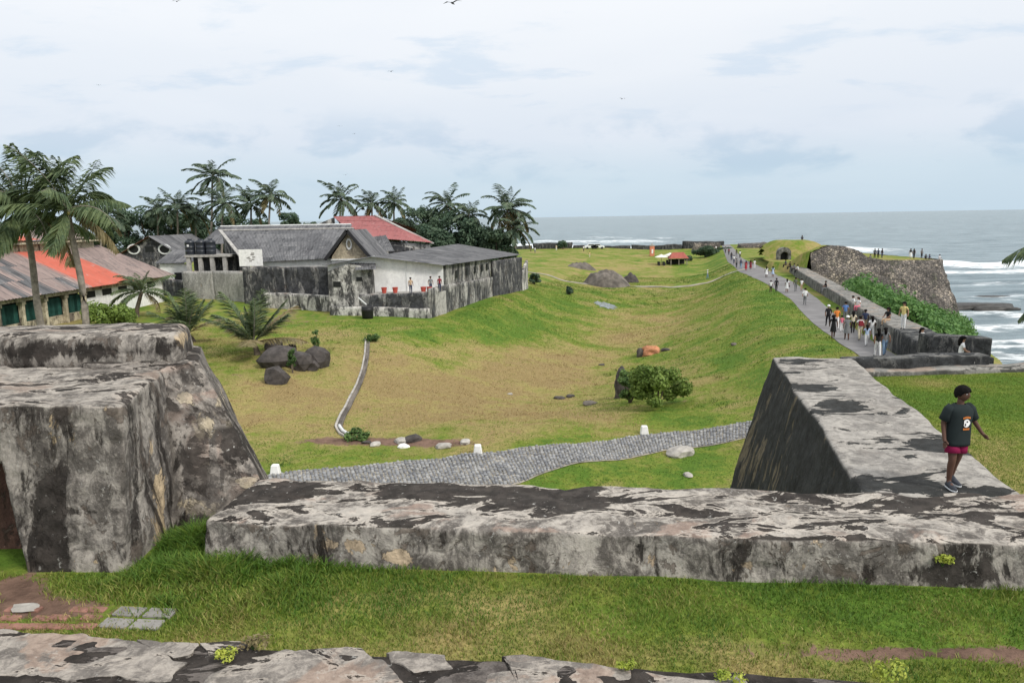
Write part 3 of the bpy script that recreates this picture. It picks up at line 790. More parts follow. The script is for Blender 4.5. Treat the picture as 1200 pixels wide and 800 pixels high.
# side terrace behind the middle parapet, right of the terrace wall
tL0, tL1 = np.array([4.66, 9.62]), np.array([6.82, 19.15]); tR0, tR1 = np.array([6.66, 9.4]), np.array([8.78, 18.8])
td = (tR1 - tR0) / np.linalg.norm(tR1 - tR0)
def tside(x, y): return (x - tR0[0]) * td[1] - (y - tR0[1]) * td[0]
lawn_side = lawn('terrace_lawn', None, 5.5, 19, 7.6, 20.2, 0.2, 14.38, lambda x, y: 0.16 + 0.12 * fbm2(x, y, .5, 3, 8) + blobs(x, y, [(10, 17.4, .8, .5, .35)]), lambda x, y: 0 * x,
                 lambda x, y: (tside(x, y) > -0.5) & (side(x, y) > 0.9) & (x < 17.5) & (y < 18.95))
# solid ground under the terraces: retaining body
mb = MB()
mb.prism([(-14, 1.5), (18.5, 1.5), (17.8, 19.6), (7.4, 19.0), (5.3, 9.4), (-4.2, 9.9), (-5.6, 12.6), (-14, 13.2)], 7.0, 13.95)
rb = mb.build('rampart_core', MT('wallcore_masonry')); tag(rb, kind='structure')

# middle parapet
def hexw(FL, FR, BR, BL, z0, z1, batter=0.0):
    d = np.array(FR) - np.array(FL); d = d / np.linalg.norm(d); n = np.array([-d[1], d[0]])
    b = [np.array(FL) - n * batter, np.array(FR) - n * batter, np.array(BR) + n * batter, np.array(BL) + n * batter]
    return [(*q, z0) for q in b], [(*q, z1) for q in (FL, FR, BR, BL)]
b, t = hexw(mFL, mFR, mBR, mBL, 13.6, 14.8, 0.05)
o = rough_block('parapet_wall', b, t, MT('parapet_masonry'), 0.04, 0.06, 0.05, 1.7, 4, pits=0.07,
    algae=[(500, 577, 60, 9, 0.60), (650, 588, 70, 12, 0.54), (330, 578, 60, 14, 0.54), (590, 580, 30, 8, 0.48), (800, 602, 50, 8, 0.42), (1120, 592, 90, 14, 0.60), (1000, 615, 60, 6, 0.36), (1110, 675, 80, 18, 0.60), (858, 648, 26, 28, 0.48), (320, 645, 55, 20, 0.60), (740, 640, 22, 14, 0.48), (1150, 640, 20, 16, 0.30), (960, 585, 60, 8, 0.36), (420, 600, 40, 6, 0.24), (740, 612, 160, 7, -0.60), (450, 598, 90, 7, -0.50), (700, 640, 120, 20, -0.20)],
    flake=[(415, 640, 34, 12, 1.0), (470, 652, 20, 8, .6), (645, 642, 14, 10, .55), (765, 655, 14, 12, .6), (880, 660, 10, 6, .6), (560, 640, 20, 10, .2), (960, 655, 24, 12, .35)])
tag(o, 'long low weathered parapet with black algae patches crossing in front of the valley', 'wall')
# terrace wall the boy walks on
b = [(tL0[0] - 1.2, tL0[1] - 0.3, 9.0), (tR0[0] + 0.1, tR0[1] - 0.3, 9.0), (tR1[0] + 0.1, tR1[1] + 0.1, 9.0), (tL1[0] - 1.75, tL1[1] + 0.6, 7.8)]
t = [(tL0[0], tL0[1] - 0.3, 14.79), (tR0[0], tR0[1] - 0.3, 14.79), (tR1[0], tR1[1], 14.79), (tL1[0], tL1[1], 14.79)]
o = rough_block('terrace_wall', b, t, MT('terrace_masonry'), 0.085, 0.08, 0.06, 1.1, 12, pits=0.05,
    algae=[(954, 454, 24, 5, 1.2), (980, 476, 34, 8, 1.3), (1038, 514, 16, 3, .9), (1092, 520, 30, 9, 1.3), (1074, 566, 34, 9, 1.2), (1018, 568, 22, 9, 1.2), (1140, 582, 40, 12, 1.4), (925, 424, 40, 3, .7), (1060, 480, 8, 5, .8)],
    flake=[(870, 520, 20, 50, 1.3), (925, 480, 14, 30, .7), (890, 545, 18, 30, .8)])
tag(o, 'broad flat-topped terrace wall with black battered outer face', 'wall')
# cross wall at the end of the terrace lawn
a0, a1 = np.array([8.6, 18.75]), np.array([12.45, 18.95])
b, t = hexw(a0, a1, a1 + (0, .5), a0 + (0, .5), 13.9, 14.78, 0.02)
o = rough_block('cross_wall', b, t, MT('dark_masonry'), 0.08, 0.06, 0.03, 1.5, 15)
tag(o, 'low dark cross wall closing the end of the terrace lawn', 'wall')
a0, a1 = np.array([8.9, 18.35]), np.array([17.4, 18.75])
b, t = hexw(a0, a1, a1 + (0, .75), a0 + (0, .45), 14.0, 14.52, 0.03)
o = rough_block('kerb_wall', b, t, MT('promenade_masonry'), 0.08, 0.06, 0.05, 1.5, 16)
tag(o, 'low rubble kerb along the sea end of the terrace lawn', 'wall')

# left bastion block with niche, ledge and coping
left = empty('bastion_block', (-6.2, 9.6, GZ))
tag(left, 'massive weathered bastion shoulder with coping and peeling cream plaster', 'wall')
def child(o):
    o.parent = left; o.matrix_parent_inverse = Matrix.Translation(-Vector(left.location)); return o
p1 = Pz(35, 692, 14.05); p2 = Pz(148, 690, 14.05); q1 = Pz(-14, 474, 16.35); q2 = Pz(141, 475, 16.35)
p3 = Pz(206, 640, 14.05); q3 = Pz(192, 433, 16.35)
b = [(p1[0], p1[1], 13.9), (p2[0], p2[1], 13.9), (p3[0] + .05, p3[1] + 0.6, 13.9), (p1[0], p3[1] + 1.0, 13.9)]
t = [q1, q2, q3, (-8.1, 11.45, 16.35)]
child(rough_block('front_pier', b, t, MT('block_masonry'), 0.04, 0.05, 0.05, 2.0, 31, pits=0.08,
    algae=[(58, 640, 24, 50, 1.2), (75, 560, 14, 60, .5), (115, 520, 10, 20, .7), (100, 600, 40, 5, .7), (110, 555, 30, 40, -.5), (120, 640, 25, 30, -.3)],
    flake=[(187, 590, 9, 50, 1.1), (178, 520, 6, 20, .5), (112, 658, 10, 6, .8), (50, 620, 6, 12, .7), (60, 500, 8, 20, .5), (120, 480, 12, 6, .5), (150, 670, 6, 16, .8)]))
b = [(-9.5, 9.3, 13.9), (-5.3, 9.2, 13.9), (-5.2, 11.5, 13.9), (-9.5, 11.8, 13.9)]
t = [(-9.5, 9.5, 16.25), (-5.7, 9.5, 16.25), (-5.75, 11.3, 16.25), (-9.5, 11.7, 16.25)]
child(rough_block('niche_wall', b, t, MT('niche_plaster'), 0.07, 0.06, 0.05, 1.2, 33))
b = [(-12.5, 8.75, 15.6), (-6.1, 8.75, 15.6), (-6.1, 11.3, 15.6), (-12.5, 11.8, 15.6)]
t = [(-12.5, 8.85, 16.34), (-6.3, 8.85, 16.34), (-8.0, 11.4, 16.34), (-12.5, 11.8, 16.34)]
child(rough_block('ledge', b, t, MT('block_masonry'), 0.06, 0.08, 0.05, 1.2, 34))
c1 = Pz(303, 555, 14.8); c0 = Pz(232, 634, 14.2); e0 = Pz(193, 433, 16.36); e1 = Pz(233, 419, 16.42)
k = (14.8 - 12.5) / (16.42 - 14.8)
cb = c1 + (c1 - e1) * k; ca = c0 + (c0 - e0) * (14.1 - 12.5) / (16.36 - 14.1)
b = [(ca[0], ca[1], 12.5), (cb[0], cb[1], 12.5), (cb[0] - 2.0, cb[1] + 4.2, 12.5), (-11, 13.4, 12.5)]
t = [(e0[0] - .12, e0[1] + .03, 16.36), (e1[0], e1[1], 16.40), (e1[0] - .6, e1[1] + 1.5, 16.40), (-11, 13.2, 16.36)]
child(rough_block('buttress', b, t, MT('buttress_masonry'), 0.05, 0.05, 0.05, 1.8, 36, pits=0.07,
    flake=[(216, 464, 13, 9, 1.1), (238, 496, 15, 20, 1.2), (255, 470, 8, 14, .7), (225, 592, 16, 12, .9), (292, 566, 14, 8, 1.0), (250, 600, 10, 20, .5)], algae=[(275, 520, 25, 40, .4), (235, 620, 40, 12, .8), (225, 540, 18, 25, .5)]))
u0 = Pz(-60, 426, 16.36); u1 = Pz(206, 425, 16.36); u2 = Pz(222, 392, 16.62)
b = [(-11.5, u0[1] + .1, 16.2), (u1[0] + .12, u1[1] + 0.02, 16.2), (u1[0] - .35, u1[1] + 1.6, 16.2), (-11.5, u0[1] + 1.7, 16.2)]
t = [(-11.5, u0[1] + .16, 16.80), (u1[0] + .06, u1[1] + 0.1, 16.80), (u1[0] - .4, u1[1] + 1.5, 16.80), (-11.5, u0[1] + 1.6, 16.80)]
child(rough_block('coping', b, t, MT('block_masonry'), 0.05, 0.17, 0.05, 1.4, 41, pits=0.05, flake=[(212, 395, 10, 12, 1.1)], algae=[(80, 412, 140, 8, .8)]))

# nearest wall with broken slabs on its top
fw = empty('broken_wall', (-0.4, 6.2, GZ)); tag(fw, 'low broken wall topped by cracked pinkish slabs with weeds in the gaps', 'wall')
fBL, fBR = np.array([-9.0, 7.34]), np.array([8.0, 5.34])
fd = (fBR - fBL) / np.linalg.norm(fBR - fBL); fn = np.array([-fd[1], fd[0]])
def FW(s, w): return fBL + fd * s - fn * w           # along, towards the camera
WWD = 1.15
b = [(*FW(0, WWD), 13.8), (*FW(17.1, WWD), 13.8), (*FW(17.1, 0), 13.8), (*FW(0, 0), 13.8)]
t = [(q[0], q[1], 14.47) for q in b]
o = rough_block('wall_core', b, t, MT('wallcore_masonry'), 0.05, 0.05, 0.035, 2.0, 51)
o.parent = fw; o.matrix_parent_inverse = Matrix.Translation(-Vector(fw.location))
def slab(poly, th, z, seed, parent, mat):
    """irregular slab: outline roughened, top slightly domed, chipped rim"""
    P = np.array(poly, float); pts = []
    for i in range(len(P)):
        a, c = P[i], P[(i + 1) % len(P)]; n = max(2, int(np.linalg.norm(c - a) / 0.05))
        for k in range(n): pts.append(a + (c - a) * k / n)
    pts = np.array(pts); ctr = pts.mean(0)
    nx = fbm2(pts[:, 0], pts[:, 1], 3.5, 3, seed) * 0.11; ny = fbm2(pts[:, 0], pts[:, 1], 3.5, 3, seed + 50) * 0.11
    pts = pts + np.stack([nx, ny], 1)
    n = len(pts); rings = []
    for f, dz in ((1.0, -0.05), (1.0, th * 0.55), (0.985, th * 0.9), (0.95, th), (0.7, th), (0.4, th), (0.15, th)):
        q = ctr + (pts - ctr) * f
        zz = z + dz + (fbm2(q[:, 0], q[:, 1], 2.5, 3, seed + 9) * 0.02 if dz > 0 else 0)
        rings.append(np.stack([q[:, 0], q[:, 1], np.broadcast_to(zz, n)], 1))
    V = np.concatenate(rings + [[[ctr[0], ctr[1], z + th]]]); Fs = []
    for r in range(len(rings) - 1):
        for i in range(n): Fs.append((r * n + i, r * n + (i + 1) % n, (r + 1) * n + (i + 1) % n, (r + 1) * n + i))
    L = (len(rings) - 1) * n
    for i in range(n): Fs.append((L + i, L + (i + 1) % n, len(V) - 1))
    o = obj('slab', mesh('slab', V, Fs, mat, smooth=True))
    o.parent = parent; o.matrix_parent_inverse = Matrix.Translation(-Vector(parent.location))
    return o
def sw(px, py):
    q = Pz(px, py, 14.5)[:2] - fBL; return float(q @ fd), float(-(q @ fn))
def slab_px(L, th, seed): return slab([Pz(x, y, 14.5)[:2] for x, y in L], th, 14.452, seed, fw, MT('slab_masonry'))
slab_px([(-120, 728), (60, 738), (150, 744), (222, 770), (205, 790), (110, 792), (-40, 788), (-140, 784)], 0.022, 61)
slab_px([(166, 745), (232, 748), (228, 762), (205, 768), (180, 756)], 0.02, 62)
slab_px([(234, 750), (290, 752), (282, 760), (240, 764)], 0.025, 63)
slab_px([(210, 815), (250, 782), (330, 758), (420, 752), (445, 770), (470, 800), (480, 860), (210, 860)], 0.022, 64)
slab_px([(448, 762), (520, 760), (528, 776), (490, 782), (455, 775)], 0.02, 65)
slab_px([(478, 800), (520, 786), (600, 782), (590, 766), (640, 768), (740, 780), (745, 800), (700, 850), (490, 850)], 0.02, 66)
slab_px([(752, 783), (860, 790), (890, 805), (880, 850), (720, 850)], 0.022, 67)
slab_px([(905, 800), (1010, 806), (1080, 812), (1080, 860), (900, 860)], 0.02, 68)
slab_px([(1090, 804), (1200, 806), (1300, 815), (1300, 860), (1090, 860)], 0.022, 69)
slab_px([(-300, 715), (-140, 725), (-150, 780), (-300, 775)], 0.05, 70)

# pavers and bricks on the bare corner
for (x, y) in [(152, 717.5), (136, 731), (172.5, 732.5), (188, 719)]:
    c = Pz(x, y, GZ + 0.008); mb = MB(); mb.box(-.16, .16, -.09, .09, -.03, .025)
    o = mb.build('paving_slab', MT('paving_grey'), lawn_fg); o.location = c; o.rotation_euler = (0, 0, -0.12 + random.uniform(-.03, .03))
    bv = o.modifiers.new('b', 'BEVEL'); bv.width = 0.008
kbm = MB(); kbm.box(-.11, .11, -.05, .05, -.03, .022); brick0 = None
for i in range(6):
    for j in range(3):
        if random.random() < .25: continue
        c = Pz(6 + i * 19 + j * 6, 734 - j * 10, GZ + 0.012)
        if brick0 is None:
            brick0 = kbm.build('brick', MT('brick_red'), lawn_fg); o = brick0
            bv = o.modifiers.new('b', 'BEVEL'); bv.width = 0.01
        else:
            o = brick0.copy(); COL.objects.link(o); o.parent = lawn_fg
        o.location = c + np.array([0, 0, random.uniform(-.012, .006)]); o.rotation_euler = (0, 0, -.12 + random.uniform(-.06, .06))
c = Pz(30, 712, GZ + .03); rock('loose_stone', c, (0.16, 0.08, 0.05), MT('pale_stone'), 71, 'small pale loose stone on the red bricks', 'stone', rz=.15, sub=2, flat=True, amp=.5)

# ------------------------------------------------------------------ grass blades
def blades(name, pts, hgt, wid, tint, lean=0.5, seg=2, parent=None, dens_dir=None):
    n = len(pts); a = RNG.uniform(0, 2 * math.pi, n); la = RNG.uniform(0, 2 * math.pi, n)
    dx, dy = np.cos(a), np.sin(a); lx, ly = np.cos(la), np.sin(la)
    ln = hgt * lean * RNG.uniform(.3, 1.4, n)
    V = np.zeros((n, 5 if seg == 2 else 3, 3)); w2 = wid / 2
    V[:, 0] = pts - np.stack([dx * w2, dy * w2, 0 * dx], 1); V[:, 1] = pts + np.stack([dx * w2, dy * w2, 0 * dx], 1)
    if seg == 2:
        m = pts + np.stack([lx * ln * .35, ly * ln * .35, hgt * .62], 1)
        V[:, 2] = m + np.stack([dx * w2 * .8, dy * w2 * .8, 0 * dx], 1); V[:, 3] = m - np.stack([dx * w2 * .8, dy * w2 * .8, 0 * dx], 1)
        V[:, 4] = pts + np.stack([lx * ln, ly * ln, hgt], 1)
        base = np.arange(n)[:, None] * 5
        f = np.concatenate([base + np.array([[0, 1, 2]]), base + np.array([[0, 2, 3]]), base + np.array([[3, 2, 4]])])
    else:
        V[:, 2] = pts + np.stack([lx * ln, ly * ln, hgt], 1)
        f = np.arange(n)[:, None] * 3 + np.array([[0, 1, 2]])
    me = mesh(name, V.reshape(-1, 3), f, MT('grass_blades'))
    cattr(me, 'tint', np.repeat(tint, V.shape[1], 0))
    return obj(name, me, parent)
def ramp_col(d, stops):
    p = np.array([s[0] for s in stops]); c = np.array([s[1] for s in stops])
    return np.stack([np.interp(d, p, c[:, k]) for k in range(3)], 1)
GST = [(0.0, (0.075, 0.155, 0.02)), (0.30, (0.155, 0.215, 0.03)), (0.52, (0.24, 0.24, 0.065)), (0.75, (0.33, 0.27, 0.108)), (1.0, (0.30, 0.215, 0.10))]
n = 330000
x = RNG.uniform(-7.5, 11, n); y = RNG.uniform(5.6, 9.9, n); sd = side(x, y)
fw_side = (np.stack([x, y], -1) - fBL) @ fn
bare = fg_bare(x, y); lush = np.exp(-((x + 3.5) / 1.35) ** 2) * np.clip(1.1 + sd / 1.6, 0, 1)
V3 = np.stack([x, y, np.full_like(x, GZ)], 1); qx, qy = proj(V3)
keep = ((sd < -0.06) | ((x < -3.98) & (sd < 0.75) & (x > -4.7))) & (fw_side > 0.02) & (RNG.uniform(0, 1, n) > (bare + .35 * fbm2(x, y, 3.0, 3, 15)) * 1.15) & (qx > -220) & (qx < 1700) & (x > -7.4) & ~((x < -4.75) & (y > 8.55))
keep &= RNG.uniform(0, 1, n) < 0.62 + 0.4 * lush + .2 * fbm2(x, y, 1.5, 3, 14)
pav = (qx > 118) & (qx < 190) & (qy > 711) & (qy < 738)
keep &= ~(pav & (RNG.uniform(0, 1, n) < .85))
x, y, sd, lush = x[keep], y[keep], sd[keep], lush[keep]
z = GZ + fbm2(x, y, 0.7, 3, 21) * 0.035
edge = np.exp(-((sd + 0.08) / 0.16) ** 2); cl = fbm2(x, y, 2.2, 4, 77)
h = (0.035 + 0.02 * RNG.uniform(0, 1, len(x)) + 0.03 * np.clip(cl, -.3, 1)) * (1 + 4.6 * lush * np.clip(.6 + 1.2 * fbm2(x, y, 2.6, 3, 55), .15, 1.6) + 1.6 * edge * np.clip(.4 + fbm2(x, y, 1.1, 2, 5), 0, 1))
d = fg_dry(x, y) + 0.55 * fbm2(x, y, 1.3, 5, 12) + RNG.normal(0, .17, len(x)) - 0.25 * lush - .15 * edge
tint = ramp_col(np.clip(d, 0, 1), GST) * RNG.uniform(.6, 1.3, (len(x), 1))
tag(blades('lawn_grass', np.stack([x, y, z - .006], 1), h, 0.009 + 0.007 * lush, tint, 0.9), 'short green lawn grass in front of the low parapet', 'grass', kind='stuff')
# terrace lawn
n = 170000
x = RNG.uniform(6, 17.3, n); y = RNG.uniform(9, 18.6, n); V3 = np.stack([x, y, np.full_like(x, 14.4)], 1); qx, qy = proj(V3)
keep = (tside(x, y) > 0.06) & (side(x, y) > 1.6) & (y < 18.4)
x, y = x[keep], y[keep]
z = 14.38 + fbm2(x, y, 0.7, 3, 21) * 0.035
d = .20 + .2 * fbm2(x, y, .5, 4, 8) + RNG.normal(0, .1, len(x)) + blobs(x, y, [(10, 17.4, .8, .5, .35)])
tag(blades('terrace_grass', np.stack([x, y, z - .005], 1), RNG.uniform(.02, .045, len(x)), np.full(len(x), .014), ramp_col(np.clip(d, 0, 1), GST) * RNG.uniform(.8, 1.2, (len(x), 1)), .9, 1), 'mown green grass on the raised terrace behind the boy', 'grass', kind='stuff')
# valley turf tufts, thinning with distance
n = 420000
Yv = 24 * np.exp(RNG.uniform(0, math.log(150 / 24), n)); tv = RNG.uniform(-62, 16, n); Xv = tv + .25 * Yv
from_lane = lambda X, Y: None
V3 = np.stack([Xv, Yv, height(Xv, Yv)], 1)
qx, qy = proj(V3)
lnf, lnn = resamp(lane_f, 60), resamp(lane_n, 60)
lf = np.interp(Xv, lnf[:, 0], lnf[:, 1]); lnr = np.interp(Xv, lnn[:, 0], lnn[:, 1])
pl = np.interp(Yv, [p[1] for p in path_l], [p[0] for p in path_l])
dr, br = surface_attrs(V3)
keep = (qx > 200) & (qx < 1060) & (qy < 575) & ~((Yv < lf + .1) & (Yv > lnr - .1)) & (Xv < pl - .1) & (RNG.uniform(0, 1, n) > br * 1.2)
keep &= ~((tv < -24.5) & (Yv > 69)) & ~((Yv > 129.5) & (Yv < 134))
V3 = V3[keep]; dr = dr[keep]; m = len(V3)
clump = np.clip((fbm2(V3[:, 0], V3[:, 1], .9, 3, 91) - .38) * 6, 0, 1) * np.clip(.5 + 2 * fbm2(V3[:, 0], V3[:, 1], .07, 2, 92), 0, 1)
d = dr - .25 * clump + .75 * fbm2(V3[:, 0], V3[:, 1], .22, 5, 31) + .35 * fbm2(V3[:, 0], V3[:, 1], 1.4, 3, 32) + RNG.normal(0, .07, m)
sc = np.sqrt(V3[:, 1] / 35)
h = RNG.uniform(.025, .075, m) * sc * (1 + 1.8 * clump + .8 * np.clip(fbm2(V3[:, 0], V3[:, 1], .6, 3, 33), 0, 1))
tag(blades('valley_grass', V3 - np.array([0, 0, .01]), h, RNG.uniform(.03, .06, m) * sc, ramp_col(np.clip(d, 0, 1), GST) * RNG.uniform(.75, 1.22, (m, 1)) * (1 - .3 * clump[:, None]), 1.2, 1), 'rough green and straw coloured grass covering the valley', 'grass', kind='stuff')

# ------------------------------------------------------------------ buildings
def attach(o, parent):
    o.parent = parent; o.matrix_parent_inverse = Matrix.Translation(-Vector(parent.location)); return o
def roof_slope(parent, A, B, Cc, D, matf, sw_=1.1, sl=2.0, ribs=5, seed=0, under=True):
    """A-B eave, D-C ridge: corrugated sheets, each one its own piece"""
    A, B, Cc, D = [np.array(p, float) for p in (A, B, Cc, D)]
    r = random.Random(seed)
    nu = max(1, int(round(np.linalg.norm(B - A) / sw_))); nv = max(1, int(round(np.linalg.norm(D - A) / sl)))
    def Q(u, v): return (A * (1 - u) + B * u) * (1 - v) + (D * (1 - u) + Cc * u) * v
    nrm = np.cross(B - A, D - A); nrm /= np.linalg.norm(nrm)
    if nrm[2] < 0: nrm = -nrm
    for i in range(nu):
        for j in range(nv):
            u0, u1, v0, v1 = i / nu - .01, (i + 1) / nu + .01, j / nv - (.03 if j else 0.0), (j + 1) / nv
            c = [Q(u0, v0), Q(u1, v0), Q(u1, v1), Q(u0, v1)]
            ex = c[1] - c[0]; ex /= np.linalg.norm(ex); ey = np.cross(nrm, ex)
            lift = 0.02 + 0.03 * (nv - j) + r.uniform(0, .03)
            V = []; n = 2 * ribs
            tilt = r.uniform(-.02, .03)
            for k in range(n + 1):
                s = k / n; h = 0.028 if k % 2 else -0.028
                for e, (p, q) in enumerate(((c[0], c[1]), (c[3], c[2]))):
                    w_ = p + (q - p) * s - c[0]
                    V.append((w_ @ ex, w_ @ ey + (tilt if e == 0 else 0), h + (w_ @ nrm) + (0.035 if e == 0 else 0)))
            Fs = [(2 * k, 2 * k + 2, 2 * k + 3, 2 * k + 1) for k in range(n)]
            o = obj('roof_sheet', mesh('roof_sheet', V, Fs, matf(i / nu, j / nv) if callable(matf) else matf))
            m = Matrix.Identity(4)
            for a in range(3):
                m[a][0] = ex[a]; m[a][1] = ey[a]; m[a][2] = nrm[a]; m[a][3] = c[0][a] + nrm[a] * lift
            o.parent = parent; o.matrix_parent_inverse = Matrix.Identity(4)
            o.matrix_basis = Matrix.Translation(-Vector(parent.location)) @ m
def pwall(parent, A, B, z0, zA, zB, mat, th=0.25, name='wall', out=None):
    A = np.array(A[:2], float); B = np.array(B[:2], float); d = (B - A) / np.linalg.norm(B - A); n = np.array([-d[1], d[0]])
    if n[1] < 0: n = -n
    if out is not None: n = np.array(out)
    a2, b2 = A + n * th, B + n * th
    if (B - A)[0] * n[1] - (B - A)[1] * n[0] < 0: A, B, a2, b2, zA, zB = B, A, b2, a2, zB, zA
    mb = MB(); mb.hexa([(*A, z0), (*B, z0), (*b2, z0), (*a2, z0)], [(*A, zA), (*B, zB), (*b2, zB), (*a2, zA)])
    return attach(mb.build(name, mat), parent)
def part(mb, name, mat, parent, smooth=False): return attach(mb.build(name, mat, None, smooth), parent)
def ridge_cap(parent, A, B, mat, r=0.13):
    mb = MB(); mb.tube([A, B], r, 6); return part(mb, 'ridge_cap', mat, parent)
def window(parent, c, wd, ht, d, mat_in='dark_opening', frame='window_white', bars=2, n=None, arch=False):
    """window set in a wall facing n; c = centre of opening, d = wall direction"""
    c = np.array(c, float); d = np.array([d[0], d[1], 0.0]); d /= np.linalg.norm(d); n3 = np.array([n[0], n[1], 0.0]); n3 /= np.linalg.norm(n3)
    up = np.array([0, 0, 1.0])
    def box(mb, u0, u1, v0, v1, w0, w1):
        P = lambda u, v, w_: c + d * u + up * v + n3 * w_
        mb.hexa([P(u0, v0, w0), P(u1, v0, w0), P(u1, v0, w1), P(u0, v0, w1)], [P(u0, v1, w0), P(u1, v1, w0), P(u1, v1, w1), P(u0, v1, w1)])
    mb = MB(); box(mb, -wd / 2, wd / 2, -ht / 2, ht / 2, 0.004, 0.02); wi = part(mb, 'window', MT(mat_in), parent)
    mb = MB(); f = 0.07
    box(mb, -wd / 2 - f, -wd / 2, -ht / 2 - f, ht / 2 + f, 0, .08); box(mb, wd / 2, wd / 2 + f, -ht / 2 - f, ht / 2 + f, 0, .08)
    box(mb, -wd / 2, wd / 2, ht / 2, ht / 2 + f, 0, .07); box(mb, -wd / 2, wd / 2, -ht / 2 - f, -ht / 2, 0, .1)
    for b_ in range(1, bars):
        u = -wd / 2 + wd * b_ / bars; box(mb, u - .025, u + .025, -ht / 2, ht / 2, 0.02, .06)
    fr = mb.build('frame', MT(frame)); fr.parent = wi; fr.matrix_parent_inverse = Matrix.Translation(-Vector(parent.location))
    return wi

# --- long hall on the left, grey / orange / brown sheets, veranda columns
E0, E1 = Pz(-70, 361, 12.8), Pz(196, 322, 12.8)
ea = (E1 - E0)[:2]; eL = np.linalg.norm(ea); ea = ea / eL; el = np.array([-ea[1], ea[0]])
if el[0] > 0: el = -el
hall = empty('long_hall', (*((E0 + E1)[:2] / 2 + el * 4), 9.9)); tag(hall, 'long hall with patchwork grey, orange and brown sheet roof and green shutters', 'building')
def hp(s, w_, z): q = E0[:2] + ea * s + el * w_; return np.array([q[0], q[1], z])
RW, RZ = 4.6, 16.3
def hallmat(u, v):
    x_ = proj(hp(u * eL, -.7, 12.65))[0]
    if x_ < 20: return MT('sheet_brown') if random.random() < .75 else MT('sheet_grey')
    if x_ < 106: return MT('sheet_grey') if random.random() < .4 else MT('sheet_brown')
    if x_ < 151: return MT('sheet_orange')
    return MT('sheet_brown')
roof_slope(hall, hp(-1, -0.7, 12.65), hp(eL, -0.7, 12.65), hp(eL - 5, RW, RZ), hp(-1, RW, RZ), hallmat, 1.15, 2.3, 5, 1)
roof_slope(hall, hp(eL, -0.7, 12.65), hp(eL + 1.0, RW * 1.0, 12.7), hp(eL - 4.9, RW, RZ), hp(eL - 5, RW, RZ), MT('sheet_maroon'), 1.2, 2.3, 5, 2)
pwall(hall, hp(0, 0.25, 0), hp(eL * .52, 0.25, 0), 9.6, 10.6, 10.6, MT('house_wall_cream'), .25, 'sill_wall', out=el)
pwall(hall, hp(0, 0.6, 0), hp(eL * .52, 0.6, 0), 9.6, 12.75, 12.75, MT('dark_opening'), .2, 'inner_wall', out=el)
pwall(hall, hp(eL * .52, 0.25, 0), hp(eL - .6, 0.25, 0), 9.2, 12.78, 12.78, MT('house_wall_white'), .25, 'wall', out=el)
pwall(hall, hp(eL - .6, 0.25, 0), hp(eL - .6, RW, 0), 9.2, 12.6, 13.5, MT('house_wall_patchy'), .25, 'gable_wall', out=-ea)
mb = MB(); mb.bar(hp(-1, -.05, 12.52), hp(eL, -.05, 12.52), .12, .28); part(mb, 'eave_beam', MT('house_wall_cream'), hall)
ncol = 6
for i in range(ncol + 1):
    s = eL * .52 * i / ncol
    mb = MB(); mb.bar(hp(s, 0.08, 9.6), hp(s, 0.08, 12.4), .34, .34); mb.bar(hp(s, 0.08, 12.1), hp(s, 0.08, 12.38), .5, .5)
    part(mb, 'column', MT('house_wall_cream'), hall)
    if i < ncol:
        for kk in (.22, .41, .60, .79):
            sh = s + eL * .52 / ncol * kk; mb = MB(); mb.bar(hp(sh - .5, .42, 11.4), hp(sh + .5, .42, 11.4), .06, 1.55); part(mb, 'shutter', MT('timber_green'), hall)
for i in range(5):
    s = eL * (.56 + .085 * i); window(hall, hp(s, .24, 12.0), 1.5, .6, ea, 'dark_opening', 'window_white', 4, n=-el)
pwall(hall, hp(-1, RW - .3, 0), hp(eL - 6, RW - .3, 0), 15.8, 17.1, 17.1, MT('house_wall_cream'), .3, 'clerestory_wall', out=el)
def upmat(u, v): return MT('sheet_orange') if u < .62 else MT('sheet_brown')
roof_slope(hall, hp(-1, RW - .9, 17.1), hp(eL - 5.3, RW - .9, 17.0), hp(eL - 8, RW + 4.5, 18.5), hp(-1, RW + 4.5, 18.9), upmat, 1.2, 2.2, 5, 3)
mb = MB(); mb.bar(hp(-1, RW - .8, 16.95), hp(eL - 5.4, RW - .8, 16.9), .3, .16); part(mb, 'cornice', MT('house_wall_cream'), hall)

# --- gabled house with round windows
ch = empty('round_window_house', (-47, 101, 9.8)); tag(ch, 'old house with white-rimmed round windows in its stained gable', 'building')
cl_, cr_, ca_ = Py(136, 300, 100), Py(214, 300, 100), Py(176, 277, 100)
mb = MB(); V = [(cl_[0], 100, 9.6), (cr_[0], 100, 9.6), (cr_[0], 100, 14.0), (ca_[0], 100, ca_[2]), (cl_[0], 100, 14.0)]
mb.add(V + [(v[0], 100.3, v[2]) for v in V], [(0, 1, 2, 3, 4), (9, 8, 7, 6, 5)] + [(i, i + 5, (i + 1) % 5 + 5, (i + 1) % 5) for i in range(5)]); part(mb, 'gable_wall', MT('house_wall_dark'), ch)
pk_ = np.array(ca_); bk = np.array([0, 14, 0])
roof_slope(ch, (cl_[0] - .6, 99.5, 13.7), (cl_[0] - .6, 113, 13.7), (ca_[0], 113, ca_[2]), (ca_[0], 99.5, ca_[2]), MT('sheet_maroon'), 1.2, 2.2, 4, 4)
roof_slope(ch, (cr_[0] + .6, 99.5, 13.7), (cr_[0] + .6, 113, 13.7), (ca_[0], 113, ca_[2]), (ca_[0], 99.5, ca_[2]), MT('sheet_grey'), 1.2, 2.2, 4, 5)
